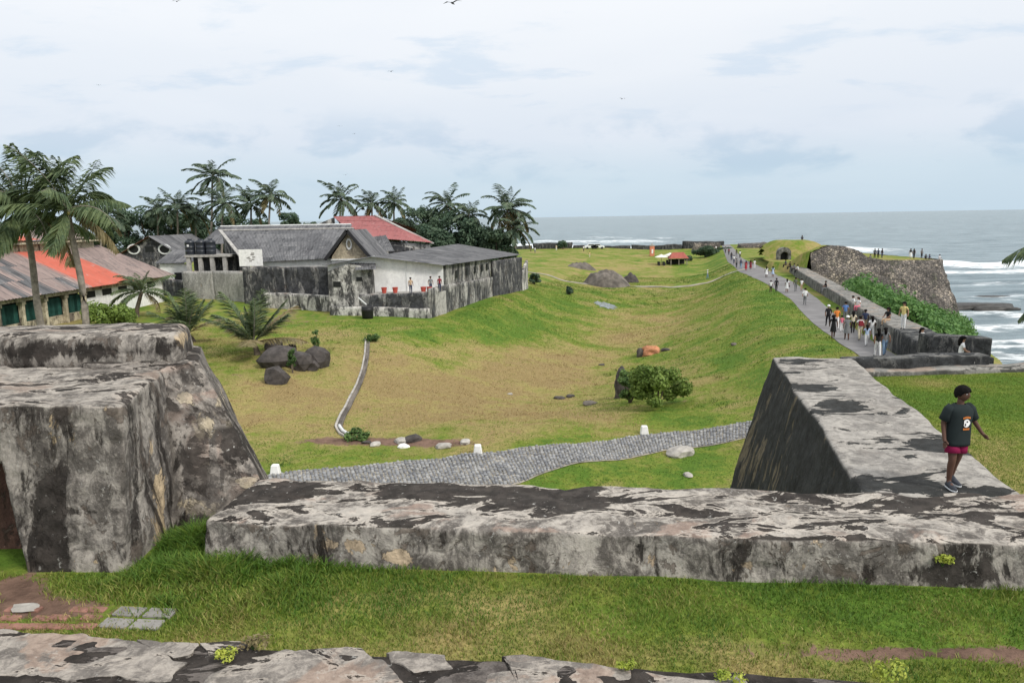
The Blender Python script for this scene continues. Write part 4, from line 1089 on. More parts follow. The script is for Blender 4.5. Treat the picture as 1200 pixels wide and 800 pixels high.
for wx, wy, rr in ((157, 292, .62), (193, 292, .62)):
    c = Py(wx, wy, 99.97); mb = MB(); n = 18
    V = [(c[0] + math.cos(2 * math.pi * i / n) * q * 1.25, 99.97 - dpt, c[2] + math.sin(2 * math.pi * i / n) * q) for q, dpt in ((rr * 1.12, .0), (rr * 1.12, .1), (rr * .85, .1), (rr * .85, .0)) for i in range(n)]
    mb.add(V, [(r * n + i, r * n + (i + 1) % n, (r + 1) * n + (i + 1) % n, (r + 1) * n + i) for r in range(3) for i in range(n)]); part(mb, 'window_rim', MT('window_white'), ch)
    mb = MB(); mb.add([(c[0] + math.cos(2 * math.pi * i / n) * rr * 1.06, 99.95, c[2] + math.sin(2 * math.pi * i / n) * rr * .85) for i in range(n)], [tuple(range(n))]); part(mb, 'window', MT('dark_opening'), ch)
window(ch, Py(175, 292, 99.98), 1.1, .7, (1, 0), 'dark_opening', 'window_white', 2, n=(0, -1))
# low wing in front
lw = empty('low_wing', (-40, 92, 9.8)); tag(lw, 'low white outhouse with dark lean-to roof beside the round-windowed house', 'building')
a, b_ = Py(186, 310, 90), Py(222, 309, 90)
pwall(lw, (a[0], 90.3), (b_[0], 90.3), 9.5, a[2] + .05, b_[2], MT('house_wall_white'))
roof_slope(lw, (a[0] - .4, 89.9, a[2]), (b_[0] + .3, 89.9, a[2]), (b_[0] + .3, 95, a[2] + 1.5), (a[0] - .4, 95, a[2] + 1.5), MT('sheet_grey'), 1.1, 2.0, 4, 6)
window(lw, (b_[0] - 1.6, 90.28, 12.1), .9, 1.0, (1, 0), 'dark_opening', 'window_white', 1, n=(0, -1))

# --- water tanks on their stand
st = empty('tank_stand', (-33.5, 82.5, 9.8)); tag(st, 'grey concrete stand with open bays carrying black water tanks', 'stand')
sA, sB = Py(218, 299, 87), Py(264, 297, 87)
mb = MB(); mb.box(sA[0] - .1, sB[0] + .6, 86.8, 89.2, sA[2] - .25, sA[2]); part(mb, 'deck', MT('concrete'), st)
mb = MB(); mb.box(sA[0], sB[0] + .5, 88.9, 89.15, 9.9, sA[2] - .25); part(mb, 'back_panel', MT('house_wall_dark'), st)
for fx in (0.0, .3, .6, .92):
    x0 = sA[0] + (sB[0] - sA[0]) * fx; mb = MB(); mb.box(x0, x0 + .45, 86.9, 87.3, 9.7, sA[2] - .26); part(mb, 'pillar', MT('concrete'), st)
for i, px_ in enumerate((223.5, 236, 247.5)):
    c = Py(px_, 298, 87.9); tk = empty('water_tank', (c[0], 87.9, sA[2])); tag(tk, ('black plastic water tank with a white sticker on the stand', 'black plastic water tank between the other two tanks', 'black plastic water tank on the stand nearest the dark roofed hall')[i], 'water tank', 'water tanks on the stand')
    mb = MB(); n = 18; prof = [(.56, 0), (.58, .1), (.56, .3), (.59, .33), (.56, .37), (.56, .7), (.59, .74), (.56, .78), (.56, 1.15), (.59, 1.2), (.5, 1.42), (.25, 1.52)]
    V = [(r * math.cos(2 * math.pi * k_ / n), r * math.sin(2 * math.pi * k_ / n), h_ * 1.15) for r, h_ in prof for k_ in range(n)]
    Fs = [(r * n + k_, r * n + (k_ + 1) % n, (r + 1) * n + (k_ + 1) % n, (r + 1) * n + k_) for r in range(len(prof) - 1) for k_ in range(n)] + [tuple(range(n))[::-1]]
    mb.add(V, Fs); mb.build('tank_body', MT('tank_plastic'), tk, True)
    mb = MB(); mb.tube([(0, 0, 1.72), (0, 0, 1.84)], .27, 14); mb.build('lid', MT('tank_plastic'), tk)
    if i == 0:
        mb = MB(); mb.box(-.12, .12, -.6, -.585, .95, 1.2); mb.build('sticker', MT('window_white'), tk)

# --- big dark tiled hall
dh = empty('dark_roofed_hall', (-28, 90, 9.8)); tag(dh, 'large hall with weathered dark grey roof and white gable strip', 'building')
zE, zR = 13.75, 17.4
x0, x1 = -29.2, -19.6
roof_slope(dh, (x0 - .3, 83.5, zE), (x1, 83.5, zE + .35), (x1, 94, zR), (x0 - 7, 94, zR), MT('sheet_grey'), 1.05, 1.9, 5, 7)
roof_slope(dh, (x0 - 9, 103, 14.0), (x1, 103, 14.0), (x1, 94.0, zR), (x0 - 7, 94, zR), MT('sheet_grey'), 1.2, 2.2, 4, 8)
ridge_cap(dh, (x0 - 7, 94, zR + .1), (x1, 94, zR + .1), MT('concrete'))
pwall(dh, (x0, 84.0), (x1, 84.0), 9.6, zE + .3, zE + .6, MT('house_wall_white'))
mb = MB(); mb.add([(x0 - .05, 84.1, 9.6), (x0 - 6.6, 94, 9.6), (x0 - 6.8, 94, zR - .1), (x0 - .1, 83.7, zE)], [(0, 1, 2, 3)]); part(mb, 'gable_wall', MT('house_wall_dark'), dh)
mb = MB(); mb.bar((x0 - .35, 83.4, zE + .16), (x0 - 7.1, 94, zR + .16), .4, .14); part(mb, 'gable_coping', MT('concrete'), dh)
roof_slope(dh, (-41, 99, 15.6), (-22, 99, 15.6), (-22, 104, 17.9), (-40, 104, 17.9), MT('sheet_grey'), 1.3, 2.4, 4, 9)
ridge_cap(dh, (-40, 104, 17.95), (-22, 104, 17.95), MT('window_white'))
sg = empty('notice_board', (-29.5, 83.0, 13.2)); tag(sg, 'white board with faint grey print hung on the dark roofed hall', 'sign')
sl_, sr_ = Py(281, 312, 83), Py(307, 292, 83)
mb = MB(); mb.box(sl_[0], sr_[0], 82.94, 83.0, sl_[2], sr_[2]); part(mb, 'panel', MT('white_paint'), sg)
for i in range(9):
    x_ = random.uniform(sl_[0] + .4, sr_[0] - .7); z_ = random.uniform(sl_[2] + .3, sr_[2] - .3)
    mb = MB(); mb.box(x_, x_ + random.uniform(.12, .4), 82.93, 82.938, z_, z_ + .12); part(mb, 'print', MT('paving_grey'), sg)

# --- pediment wing
pe = empty('pediment_wing', (-17.7, 84, 9.8)); tag(pe, 'cross wing with a small stained cream pediment under a dark gable', 'building')
pl_, pr_, pa_ = Py(389, 302, 82), Py(430, 298, 82), Py(408, 272, 82)
zb = 14.6
mb = MB(); V = [(pl_[0], 82, zb - .3), (pr_[0], 82, zb - .3), (pr_[0], 82, zb), (pa_[0], 82, pa_[2]), (pl_[0], 82, zb)]
mb.add(V + [(v[0], 82.3, v[2]) for v in V], [(0, 1, 2, 3, 4), (9, 8, 7, 6, 5)] + [(i, i + 5, (i + 1) % 5 + 5, (i + 1) % 5) for i in range(5)]); part(mb, 'pediment', MT('pediment_plaster'), pe)
pwall(pe, (pl_[0], 82.05), (pr_[0], 82.05), 9.6, zb - .3, zb - .3, MT('house_wall_white'))
mb = MB(); mb.bar((pl_[0] - .1, 81.95, zb - .34), (pr_[0] + .1, 81.95, zb - .34), .2, .16); part(mb, 'cornice', MT('window_white'), pe)
mb = MB(); n = 14; c = Py(409, 286, 81.97)
for r0, r1, dd in ((.42, .26, .08),):
    V = [(c[0] + math.cos(2 * math.pi * i / n) * q * .75, 81.97 - e, c[2] + math.sin(2 * math.pi * i / n) * q * 1.5) for q, e in ((r0, 0), (r0, dd), (r1, dd), (r1, 0)) for i in range(n)]
    mb.add(V, [(r * n + i, r * n + (i + 1) % n, (r + 1) * n + (i + 1) % n, (r + 1) * n + i) for r in range(3) for i in range(n)])
part(mb, 'oval_moulding', MT('house_wall_white'), pe)
for s_, e_ in ((pl_[0] - .6, 5), (pr_[0] + .6, 6)):
    roof_slope(pe, (s_, 81.4, zb - .35), (s_, 92, zb - .35), (pa_[0], 92, pa_[2] + .15), (pa_[0], 81.4, pa_[2] + .15), MT('sheet_grey'), 1.1, 2.0, 4, 10 + e_)
    mb = MB(); mb.bar((s_, 81.3, zb - .3), (pa_[0], 81.3, pa_[2] + .2), .12, .34); part(mb, 'barge_board', MT('black_plastic'), pe)

# --- red roofed house
gh = empty('red_roofed_house', (-20, 108, 9.8)); tag(gh, 'house with a big faded red sheet roof rising behind the grey sheds', 'building')
g1, g2, g3, g4 = Py(391, 254, 113), Py(440, 253, 113), Py(507, 286, 103), Py(418, 279, 103)
roof_slope(gh, g4, g3, g2, g1, MT('sheet_red'), 1.1, 2.2, 5, 20)
roof_slope(gh, (g4[0] - 4, 123, 15), (g3[0], 123, 15), g2, g1, MT('sheet_red'), 1.4, 2.6, 4, 21)
pwall(gh, (g4[0], 103.5), (g3[0] - .4, 103.5), 9.6, g4[2] - .1, g3[2] - .1, MT('house_wall_patchy'))
mb = MB(); lft = Py(362, 270, 112); mb.add([(lft[0], 112.5, 9.6), (g1[0] + .2, 112.8, 9.6), (g1[0] + .2, 112.8, g1[2] - .05), (lft[0] + 1.5, 112.5, lft[2] + 1.0), (lft[0], 112.5, lft[2])], [(0, 1, 2, 3, 4)]); part(mb, 'gable_wall', MT('house_wall_patchy'), gh)
mb = MB(); mb.bar(g2 + (0, 0, .1), g3 + (0, 0, .1), .5, .12); part(mb, 'verge', MT('concrete'), gh)
roof_slope(gh, Py(424, 296, 92), Py(462, 296, 92), Py(452, 276, 99), Py(430, 279, 99), MT('sheet_grey'), 1.1, 2.0, 4, 22)
pwall(gh, Py(455, 290, 97)[:2], Py(492, 290, 97)[:2], 9.6, 15.4, 14.6, MT('house_wall_dark'))

# --- long shed with white end wall
fs = empty('white_walled_shed', (-8, 88, 9.0)); tag(fs, 'long low shed with whitewashed end wall and sagging grey sheet roof', 'building')
AP, RE, LE = Py(438, 301, 75), Py(519, 312, 75), Py(384, 312, 75)
APf, REf = Py(536, 286.5, 108), Py(607, 300, 104)
LEf = np.array([-16.0, 106, 13.5])
def lft_(p, dz): q = np.array(p, float); q[2] += dz; return q
roof_slope(fs, RE + (.3, -.5, -.05), REf + (.3, 0, 0), APf, AP + (0, -.5, .02), MT('sheet_grey'), 1.1, 2.0, 5, 23)
roof_slope(fs, LE + (-.3, -.5, 0), LEf, APf, AP + (0, -.5, .02), MT('sheet_grey'), 1.1, 2.0, 5, 24)
mb = MB(); V = [(LE[0], 75, 9), (RE[0], 75, 9), (RE[0], 75, RE[2] + .1), (AP[0], 75, AP[2] + .1), (LE[0], 75, LE[2] + .1)]
mb.add(V + [(v[0], 75.25, v[2]) for v in V], [(0, 1, 2, 3, 4), (9, 8, 7, 6, 5)] + [(i, i + 5, (i + 1) % 5 + 5, (i + 1) % 5) for i in range(5)]); part(mb, 'end_wall', MT('house_wall_white'), fs)
mb = MB(); xm = Py(476, 320, 74.97)[0]; mb.box(xm, xm + .07, 74.93, 74.99, 11.3, 14.3); part(mb, 'drain_pipe', MT('window_white'), fs)
pwall(fs, (RE[0] - .05, 75.2), (-2.5, 92), 9, RE[2] + .12, 13.62, MT('house_wall_stained'), .25, 'side_wall', out=(-.96, .28))
for u in (.25, .45, .62, .78, .9):
    q = np.array([RE[0] - .05, 75]) * (1 - u) + np.array([-2.4, 92]) * u; window(fs, (q[0] + .02, q[1], 12.7), .8, .8, (4.4, 17), 'dark_opening', 'house_wall_patchy', 2, n=(.96, -.25))
an_ = Py(424, 310, 74); roof_slope(fs, Py(417, 318, 73.3), Py(441, 317, 73.3), Py(440, 309, 75), Py(416, 309, 75), MT('sheet_grey'), 1.0, 1.2, 4, 25)

# --- boundary walls of the compound
def bound(name, pts, z0, z1, mat, label, th=.35, seed=0, res=.35, amp=.06):
    root = empty(name, (*np.mean([p[:2] for p in pts], 0), z0)); tag(root, label, 'wall')
    for i in range(len(pts) - 1):
        a, b_ = np.array(pts[i][:2]), np.array(pts[i + 1][:2]); d = (b_ - a) / np.linalg.norm(b_ - a); n = np.array([-d[1], d[0]])
        za, zb_ = (z1[i], z1[i + 1]) if hasattr(z1, '__len__') else (z1, z1)
        ga, gb = H1(*a) - .8, H1(*b_) - .8
        bt = [(*a, ga), (*b_, gb), (*(b_ + n * th), gb), (*(a + n * th), ga)]; tp = [(*a, za), (*b_, zb_), (*(b_ + n * th), zb_), (*(a + n * th), za)]
        attach(rough_block('wall_bay', bt, tp, mat, res, .05, amp, .5, seed + i), root)
    return root
cA, cB, cC = np.array([-7.75, 71.4]), np.array([-2.25, 92.0]), np.array([1.55, 101.5])
bound('compound_wall', [cA, cA + (cB - cA) * .2, cA + (cB - cA) * .42, cA + (cB - cA) * .7, cB], 9, [11.9, 11.85, 11.7, 11.45, 11.3], MT('house_wall_stained'), 'streaked grey boundary wall stepping along the top of the grass bank', seed=201)
bound('tall_wall', [cB + (.05, 0), (cB + cC) / 2 + (.2, 0), cC], 8.5, [13.3, 13.25, 13.2], MT('house_wall_dark'), 'tall dark streaked wall under the far end of the shed roof', seed=211)
bound('wall_stub', [cC + (.1, .2), cC + (.9, 4)], 8.0, [11.2, 12.6], MT('house_wall_patchy'), 'short pale broken wall end beyond the tall dark wall', seed=215)
dl, dr_ = Py(420, 345, 72.6), Py(484, 345, 71.6)
bound('block_wall', [dl, (dl + dr_) / 2, (cA[0] - .1, 71.5)], 9, [11.35, 11.4, 11.55], MT('house_wall_dark'), 'dark block wall in front of the whitewashed shed terrace', seed=221)
bound('plinth_wall', [Py(386, 360, 72.9), Py(430, 362, 72.2), (cA[0] - .2, 71.15)], 9, [10.2, 10.15, 10.0], MT('house_wall_patchy'), 'low pale plinth under the dark block wall', .25, 226)
bound('stained_wall', [Py(285, 335, 81), Py(335, 335, 79), Py(386, 335, 77.5)], 9, [13.7, 13.75, 13.8], MT('house_wall_dark'), 'wide black stained wall below the dark hall roof', seed=231)
bound('lower_wall', [Py(308, 350, 78), Py(350, 350, 76.6), Py(392, 350, 75.4)], 9, [11.2, 11.1, 11.0], MT('house_wall_patchy'), 'patchy peeling white wall at the foot of the black stained wall', seed=236)
bound('grey_wall', [Py(214, 330, 86), Py(250, 330, 84.5), Py(289, 330, 82)], 9.5, [13.05, 13.1, 13.15], MT('block_wall_grey'), 'pale grey block wall below the water tanks', seed=241)
bound('yard_wall', [Py(178, 340, 92), Py(214, 338, 87)], 9.5, [11.9, 11.9], MT('house_wall_dark'), 'short dark yard wall between palm and grey block wall', seed=245)
oh = empty('outhouse', (-16.5, 74.5, 9)); tag(oh, 'small patchy outhouse with two tiny windows and sloping parapet', 'building')
ol, om, orr = Py(384, 318, 74), Py(408, 309, 74), Py(436, 315, 74)
mb = MB(); V = [(ol[0], 74, 8.6), (orr[0], 74, 8.6), (orr[0], 74, orr[2]), (om[0], 74, om[2]), (ol[0], 74, ol[2])]
mb.add(V + [(v[0], 76.5, v[2]) for v in V], [(0, 1, 2, 3, 4), (9, 8, 7, 6, 5)] + [(i, i + 5, (i + 1) % 5 + 5, (i + 1) % 5) for i in range(5)]); part(mb, 'wall', MT('house_wall_patchy'), oh)
window(oh, Py(395, 333, 73.98), .75, .55, (1, 0), 'dark_opening', 'concrete', 1, n=(0, -1)); window(oh, Py(421, 327, 73.98), .6, .4, (1, 0), 'dark_opening', 'concrete', 1, n=(0, -1))
# pots and clutter on the terrace
for i, (px_, py_) in enumerate(((450, 337), (463, 337), (496, 333), (503, 332))):
    c = Py(px_, py_, 73.3); mb = MB(); mb.tube([(0, 0, 0), (0, 0, .5), (0, 0, .55)], [.2, .28, .3], 12)
    o = mb.build('plant_pot', MT('red_pot')); o.location = (c[0], 73.3, 11.35); tag(o, ('red plant pot next to the outhouse on the shed terrace', 'red plant pot standing alone before the drain pipe', 'red plant pot beside the grey shirted person', 'red plant pot touching the one beside the grey shirted person')[i], 'pot', 'red pots on the terrace')
terr = MB(); terr.prism([(-13.6, 72.4), (-7.9, 71.8), (-6.6, 75), (-13.6, 75)], 8.6, 11.32); o = terr.build('terrace_floor', MT('concrete')); tag(o, kind='structure')
# black bin at the wall foot, with pipe
c = drop(431, 373, 9); bn = empty('water_butt', c); tag(bn, 'black plastic drum at the foot of the plinth wall under a pipe', 'drum')
mb = MB(); mb.tube([(0, 0, -.1), (0, 0, .25), (0, 0, .28), (0, 0, .7), (0, 0, .73), (0, 0, 1.1)], [.5, .53, .56, .55, .58, .55], 16); mb.build('drum_body', MT('black_plastic'), bn, True)
mb = MB(); mb.tube([(0, 0, 1.1), (0, 0, 1.16)], [.58, .5], 16); mb.build('rim', MT('black_plastic'), bn)
mb = MB(); mb.tube([(-1.0, 1.0, 1.9), (-.1, .2, 1.3)], .06, 8); mb.build('pipe', MT('window_white'), bn)

# ------------------------------------------------------------------ promenade parapet, sea walls, bastion
pin = [np.array(q) for q in ((18.3, 28.5, 11.9), (19.25, 31.7, 11.9), (21.95, 42.2, 11.9), (27.0, 56.1, 10.95), (32.7, 73.5, 10.4), (37.0, 90.5, 10.4), (44.2, 118.0, 10.3))]
pr = empty('promenade_parapet', (30, 70, 9.5)); tag(pr, 'long thick stone parapet along the sea side of the promenade', 'wall')
for i in range(len(pin) - 1):
    a, b_ = pin[i], pin[i + 1]
    wa = 1.45 if i < 2 else 1.9; wb = 1.45 if i < 1 else 1.9
    bt = [(a[0], a[1], a[2] - 2.4), (a[0] + wa * 1.3, a[1] - .4, a[2] - 4), (b_[0] + wb * 1.3, b_[1] - .4, b_[2] - 4), (b_[0], b_[1], b_[2] - 2.4)]
    tp = [(a[0], a[1], a[2]), (a[0] + wa, a[1] - .35, a[2] - .03), (b_[0] + wb, b_[1] - .35, b_[2] - .03), (b_[0], b_[1], b_[2])]
    attach(rough_block('parapet_bay', bt, tp, MT('dark_masonry' if i < 2 else 'promenade_masonry'), .22, .06, .05, .9, 300 + i), pr)
d0, d1 = Py(1086, 393, 33.5), Py(1164, 393, 32.5)
b, t = hexw(d0[:2], d1[:2], d1[:2] + (.1, .9), d0[:2] + (.1, .9), 6.0, d0[2], .05)
tag(rough_block('sea_wall', b, t, MT('dark_masonry'), .15, .05, .04, 1, 320), 'dark square sea wall standing behind the end of the parapet', 'wall')
d0, d1 = Py(1080, 416, 30), Py(1166, 416, 29.3)
b, t = hexw(d0[:2], d1[:2], d1[:2] + (.1, .7), d0[:2] + (.1, .7), 6.0, d0[2], .05)
tag(rough_block('sea_ledge', b, t, MT('dark_masonry'), .15, .05, .04, 1, 322), 'lower dark ledge at the foot of the square sea wall', 'wall')

# bastion: flank wall from the promenade to the tip, grassy top with two mounds
tipT, tipB = Py(1104, 304, 125), Py(1127, 384, 123.0)
bz = tipT[2]
rootT = np.array([44.6, 111.0, 0]); 
bas = empty('sea_bastion', (58, 125, 0)); tag(bas, 'high sloping rubble-stone bastion jutting into the sea', 'bastion')
def btop(u):  # height of the wall head along the flank
    return np.interp(u, [0, .12, .22, .34, .42, .55, 1], [12.6, 13.6, 13.4, 12.6, 11.4, bz + .45, bz])
nu_, nv_ = 140, 50
U_, V_ = np.meshgrid(np.linspace(0, 1, nu_), np.linspace(0, 1, nv_), indexing='ij'); u = U_.ravel(); v = V_.ravel()
tx = rootT[0] + (tipT[0] - rootT[0]) * u; ty = rootT[1] + (125 - rootT[1]) * u
bx = rootT[0] + 0.5 + (tipB[0] - rootT[0] - .5) * u; by = rootT[1] - 2.5 + (123 - rootT[1] + 2.0) * u
tz = btop(u); bzv = -1.0
P = np.stack([bx + (tx - bx) * v, by + (ty - by) * v, bzv + (tz - bzv) * v], 1)
# round the tip round the corner
D = fbm(P, .55, 4, 400); D2 = fbm(P, 1.8, 3, 402)
P = P + (D * .55 + D2 * .25)[:, None] * np.array([.25, -.9, .15])
idx = np.arange(nu_ * nv_).reshape(nu_, nv_)
f = np.stack([idx[:-1, :-1], idx[1:, :-1], idx[1:, 1:], idx[:-1, 1:]], -1).reshape(-1, 4)
attach(obj('flank_wall', mesh('flank_wall', P, f, MT('rubble_stone'))), bas)
# seaward face (seen edge-on)
fe = np.array([tipB[0] - 1.5, 158, -1]); fT = np.array([tipT[0] - 3.0, 157, bz])
U_, V_ = np.meshgrid(np.linspace(0, 1, 40), np.linspace(0, 1, nv_), indexing='ij'); u = U_.ravel(); v = V_.ravel()
A0 = P.reshape(nu_, nv_, 3)[-1]
bot = A0[0] * (1 - u[:, None]) + fe * u[:, None]; row = A0[(v * (nv_ - 1)).round().astype(int)]
Q_ = row * (1 - u[:, None]) + (fe * (1 - v[:, None]) + fT * v[:, None]) * u[:, None]
Q_ = Q_ + (fbm(Q_, .8, 3, 404) * .4 * np.clip(u * 8, 0, 1))[:, None] * np.array([1, 0, .1])
idx = np.arange(40 * nv_).reshape(40, nv_); f = np.stack([idx[:-1, :-1], idx[1:, :-1], idx[1:, 1:], idx[:-1, 1:]], -1).reshape(-1, 4)
attach(obj('seaward_wall', mesh('seaward_wall', Q_, f, MT('rubble_stone'))), bas)
# top turf
gx, gy = np.meshgrid(np.arange(34, 82, .6), np.arange(108, 160, .6)); X_ = gx.ravel(); Y_ = gy.ravel()
def flankY(x): return np.interp(x, [rootT[0], tipT[0]], [rootT[1], 125.0])
uu = np.clip((X_ - rootT[0]) / (tipT[0] - rootT[0]), 0, 1)
inside = (Y_ > flankY(X_) - .1) & (X_ < tipT[0] - .08 * (Y_ - 125)) & (X_ > 36)
wallh = btop(uu)
back = Y_ - flankY(X_)
tzv = bz - .05 + (wallh - bz) * np.exp(-(np.maximum(back - 1.5, 0) / 5.5) ** 2) + .15 * fbm2(X_, Y_, .3, 3, 5)
m1c = Py(921, 300, 141); r1 = np.hypot((X_ - m1c[0] - 1) / 9.0, (Y_ - m1c[1]) / 10.0)
tzv = np.maximum(tzv, np.where(X_ < 52, 9.2, bz - .1) + 0) 
tzv = np.where(X_ < rootT[0], 9.25, tzv)
mnd = 9.2 + 4.25 * np.exp(-np.maximum(r1 - .28, 0) ** 2 * 3.2) + .12 * fbm2(X_, Y_, .5, 3, 8)
tzv = np.maximum(tzv, mnd)
VV_ = np.stack([X_, Y_, tzv], 1); idx = np.arange(len(X_)).reshape(gx.shape)
f = np.stack([idx[:-1, :-1], idx[:-1, 1:], idx[1:, 1:], idx[1:, :-1]], -1).reshape(-1, 4); f = f[inside[f].all(1)]
f = f[(X_[f].mean(1) - .25 * Y_[f].mean(1)) > 12.2]
me = mesh('turf_top', VV_, f, MT('turf'), smooth=True); fattr(me, 'dry', .42 + .15 * fbm2(X_, Y_, .2, 3, 3)); fattr(me, 'bare', np.full(len(X_), .08))
attach(obj('turf_top', me), bas)
# arched stone gate in the mound
gt = Py(918, 307, 132.2); ga = empty('stone_gate', (gt[0], 132.2, 9.35)); tag(ga, 'small arched stone gateway set into the grassy mound', 'gate')
mb = MB(); n = 12
out_ = [(-1.15, 0), (-1.15, 2.2)] + [(-1.15 * math.cos(math.pi * k_ / n), 2.2 + 1.0 * math.sin(math.pi * k_ / n)) for k_ in range(1, n)] + [(1.15, 2.2), (1.15, 0)]
in_ = [(-.7, 0), (-.7, 1.8)] + [(-.7 * math.cos(math.pi * k_ / n), 1.8 + .6 * math.sin(math.pi * k_ / n)) for k_ in range(1, n)] + [(.7, 1.8), (.7, 0)]
m_ = len(out_)
V = [(x_, -.5, z_) for x_, z_ in out_] + [(x_, -.5, z_) for x_, z_ in in_] + [(x_, .6, z_) for x_, z_ in out_] + [(x_, .6, z_) for x_, z_ in in_]
Fs = []
for i in range(m_ - 1): Fs += [(i, i + 1, m_ + i + 1, m_ + i), (2 * m_ + i, i, i + 1, 2 * m_ + i + 1)[::-1], (m_ + i, m_ + i + 1, 3 * m_ + i + 1, 3 * m_ + i)]
mb.add(V, Fs); mb.build('arch', MT('promenade_masonry'), ga)
mb = MB(); mb.box(-.75, .75, .45, .58, 0, 2.45); mb.build('doorway', MT('dark_opening'), ga)  # near-black panel stands in for the shade inside the arch
# scrub on the slope between parapet and bastion
def leaf_cloud(centers, radii, n, size, squash=.8, seed=0, shell=.55, droop=0.0):
    r = np.random.default_rng(seed); k_ = r.integers(0, len(centers), n)
    d = r.normal(size=(n, 3)); d /= np.linalg.norm(d, axis=1, keepdims=True)
    rad = radii[k_] * (shell + (1 - shell) * r.uniform(0, 1, n) ** .5)
    p = centers[k_] + d * rad[:, None] * np.array([1, 1, squash])
    nn = d + r.normal(size=(n, 3)) * .7 + np.array([0, 0, .35]); nn /= np.linalg.norm(nn, axis=1, keepdims=True)
    a = np.cross(nn, r.normal(size=(n, 3))); a /= np.linalg.norm(a, axis=1, keepdims=True); b_ = np.cross(nn, a)
    s = size * r.uniform(.6, 1.4, n)[:, None]
    tip = p + a * s; base = p - a * s * .8; mid = p + nn * s * .15
    V = np.stack([base, mid + b_ * s * .45, tip, mid - b_ * s * .45], 1)
    return V.reshape(-1, 3), np.arange(n * 4).reshape(n, 4)
cs = []; rs_ = []
for i in range(520):
    px_ = random.uniform(1000, 1138); f_ = (px_ - 985) / 150
    Y_s = random.uniform(62, 106 + 6 * f_); X_s = (px_ - 600) / 867 * Y_s
    tt = X_s - .25 * Y_s
    if tt < 17.5 or X_s > 66: continue
    fy = np.interp(X_s, [rootT[0], tipB[0]], [rootT[1] - 2.5, 121])
    if Y_s > fy - 1: continue
    cs.append((X_s, Y_s, H1(X_s, Y_s) + random.uniform(.6, 2.2))); rs_.append(random.uniform(.9, 2.1))
V, f = leaf_cloud(np.array(cs), np.array(rs_), 90000, .24, .8, 5, .4)
tag(obj('coastal_scrub', mesh('coastal_scrub', V, f, MT('scrub_leaf'))), 'dense bright green coastal scrub under the bastion wall', 'scrub', kind='stuff')

# ------------------------------------------------------------------ far end: mound, hut, parasols, sea wall, cars, fort wall
def heap(name, px_, py_, sx, sy, sz, mat, label, seed):
    c = drop(px_, py_, 6.5); n = 46
    X_, Y_ = np.meshgrid(np.linspace(-1, 1, n), np.linspace(-1, 1, n)); r = np.hypot(X_, Y_)
    x_ = c[0] + X_.ravel() * sx; y_ = c[1] + Y_.ravel() * sy
    q = np.stack([x_, y_, 0 * x_], 1)
    z_ = height(x_, y_) - .25 + sz * np.clip(1 - r.ravel() ** 3.2, 0, 1) * (1 + .8 * fbm(q, .35, 4, seed)) + np.clip(1 - r.ravel(), 0, 1) * 1.1 * np.abs(fbm(q, 1.1, 3, seed + 3))
    idx = np.arange(n * n).reshape(n, n); f = np.stack([idx[:-1, :-1], idx[:-1, 1:], idx[1:, 1:], idx[1:, :-1]], -1).reshape(-1, 4)
    f = f[(r.ravel()[f] < 1.02).all(1)]
    return tag(obj(name, mesh(name, np.stack([x_, y_, z_], 1), f, mat)), label, 'mound')
plain('mound_soil', (0.125, 0.11, 0.095), 0.95, 0.5, 0.6, bmp=.2, dirt=.5)
heap('rubble_mound', 711, 333, 4.4, 5.5, 1.9, MT('mound_soil'), 'dark heap of earth and rubble in the far valley grass', 31)
heap('rubble_mound', 737, 330, 2.0, 2.0, 1.5, MT('boulder'), 'small dark stone pile beside the big earth heap', 34)
heap('rubble_mound', 682, 314, 3.5, 3, .9, MT('mound_soil'), 'low dark ridge of rubble behind the big earth heap', 37)
c = drop(794, 310, 7); ht = empty('thatch_hut', (c[0], c[1], c[2])); tag(ht, 'open hut with a red hipped roof on the far green', 'hut'); ht.scale = (.8, .8, .68)
mb = MB(); w_, d_ = 2.9, 2.2
mb.add([(-w_, -d_, 2.3), (w_, -d_, 2.3), (w_, d_, 2.3), (-w_, d_, 2.3), (-w_ * .55, 0, 4.3), (w_ * .6, 0, 4.4)], [(0, 1, 5, 4), (1, 2, 5), (2, 3, 4, 5), (3, 0, 4), (3, 2, 1, 0)]); mb.build('roof', MT('hut_roof'), ht)
for sx in (-1, 0, 1):
    for sy in (-1, 1):
        mb = MB(); mb.box(sx * 2.4 - .1, sx * 2.4 + .1, sy * 1.8 - .1, sy * 1.8 + .1, -.3, 2.3); mb.build('post', MT('timber_grey'), ht)
mb = MB(); mb.box(-2.3, 2.3, 1.2, 1.6, -.2, 1.9); mb.build('counter', MT('dark_opening'), ht)
for px_, py_, lb in ((775, 311, 'white square parasol standing apart from the red roofed hut'), (785, 309, 'white square parasol beside the red roofed hut')):
    c = drop(px_, py_, 7); um = empty('parasol', c); tag(um, lb, 'parasol')
    mb = MB(); mb.add([(-1.4, -1.4, 2.0), (1.4, -1.4, 2.0), (1.4, 1.4, 2.0), (-1.4, 1.4, 2.0), (0, 0, 2.7)], [(0, 1, 4), (1, 2, 4), (2, 3, 4), (3, 0, 4)]); mb.build('canopy', MT('canvas'), um)
    mb = MB(); mb.tube([(0, 0, -.1), (0, 0, 2.6)], .05, 6); mb.build('pole', MT('timber_grey'), um)
    for k_ in range(4):
        a_ = k_ * 1.57 + .7; mb = MB(); x_, y_ = math.cos(a_) * .85, math.sin(a_) * .85
        mb.box(x_ - .25, x_ + .25, y_ - .25, y_ + .25, 0, .45); mb.box(x_ - .25, x_ + .25, y_ + .18, y_ + .25, .45, .9); mb.build('chair', MT('black_plastic'), um)
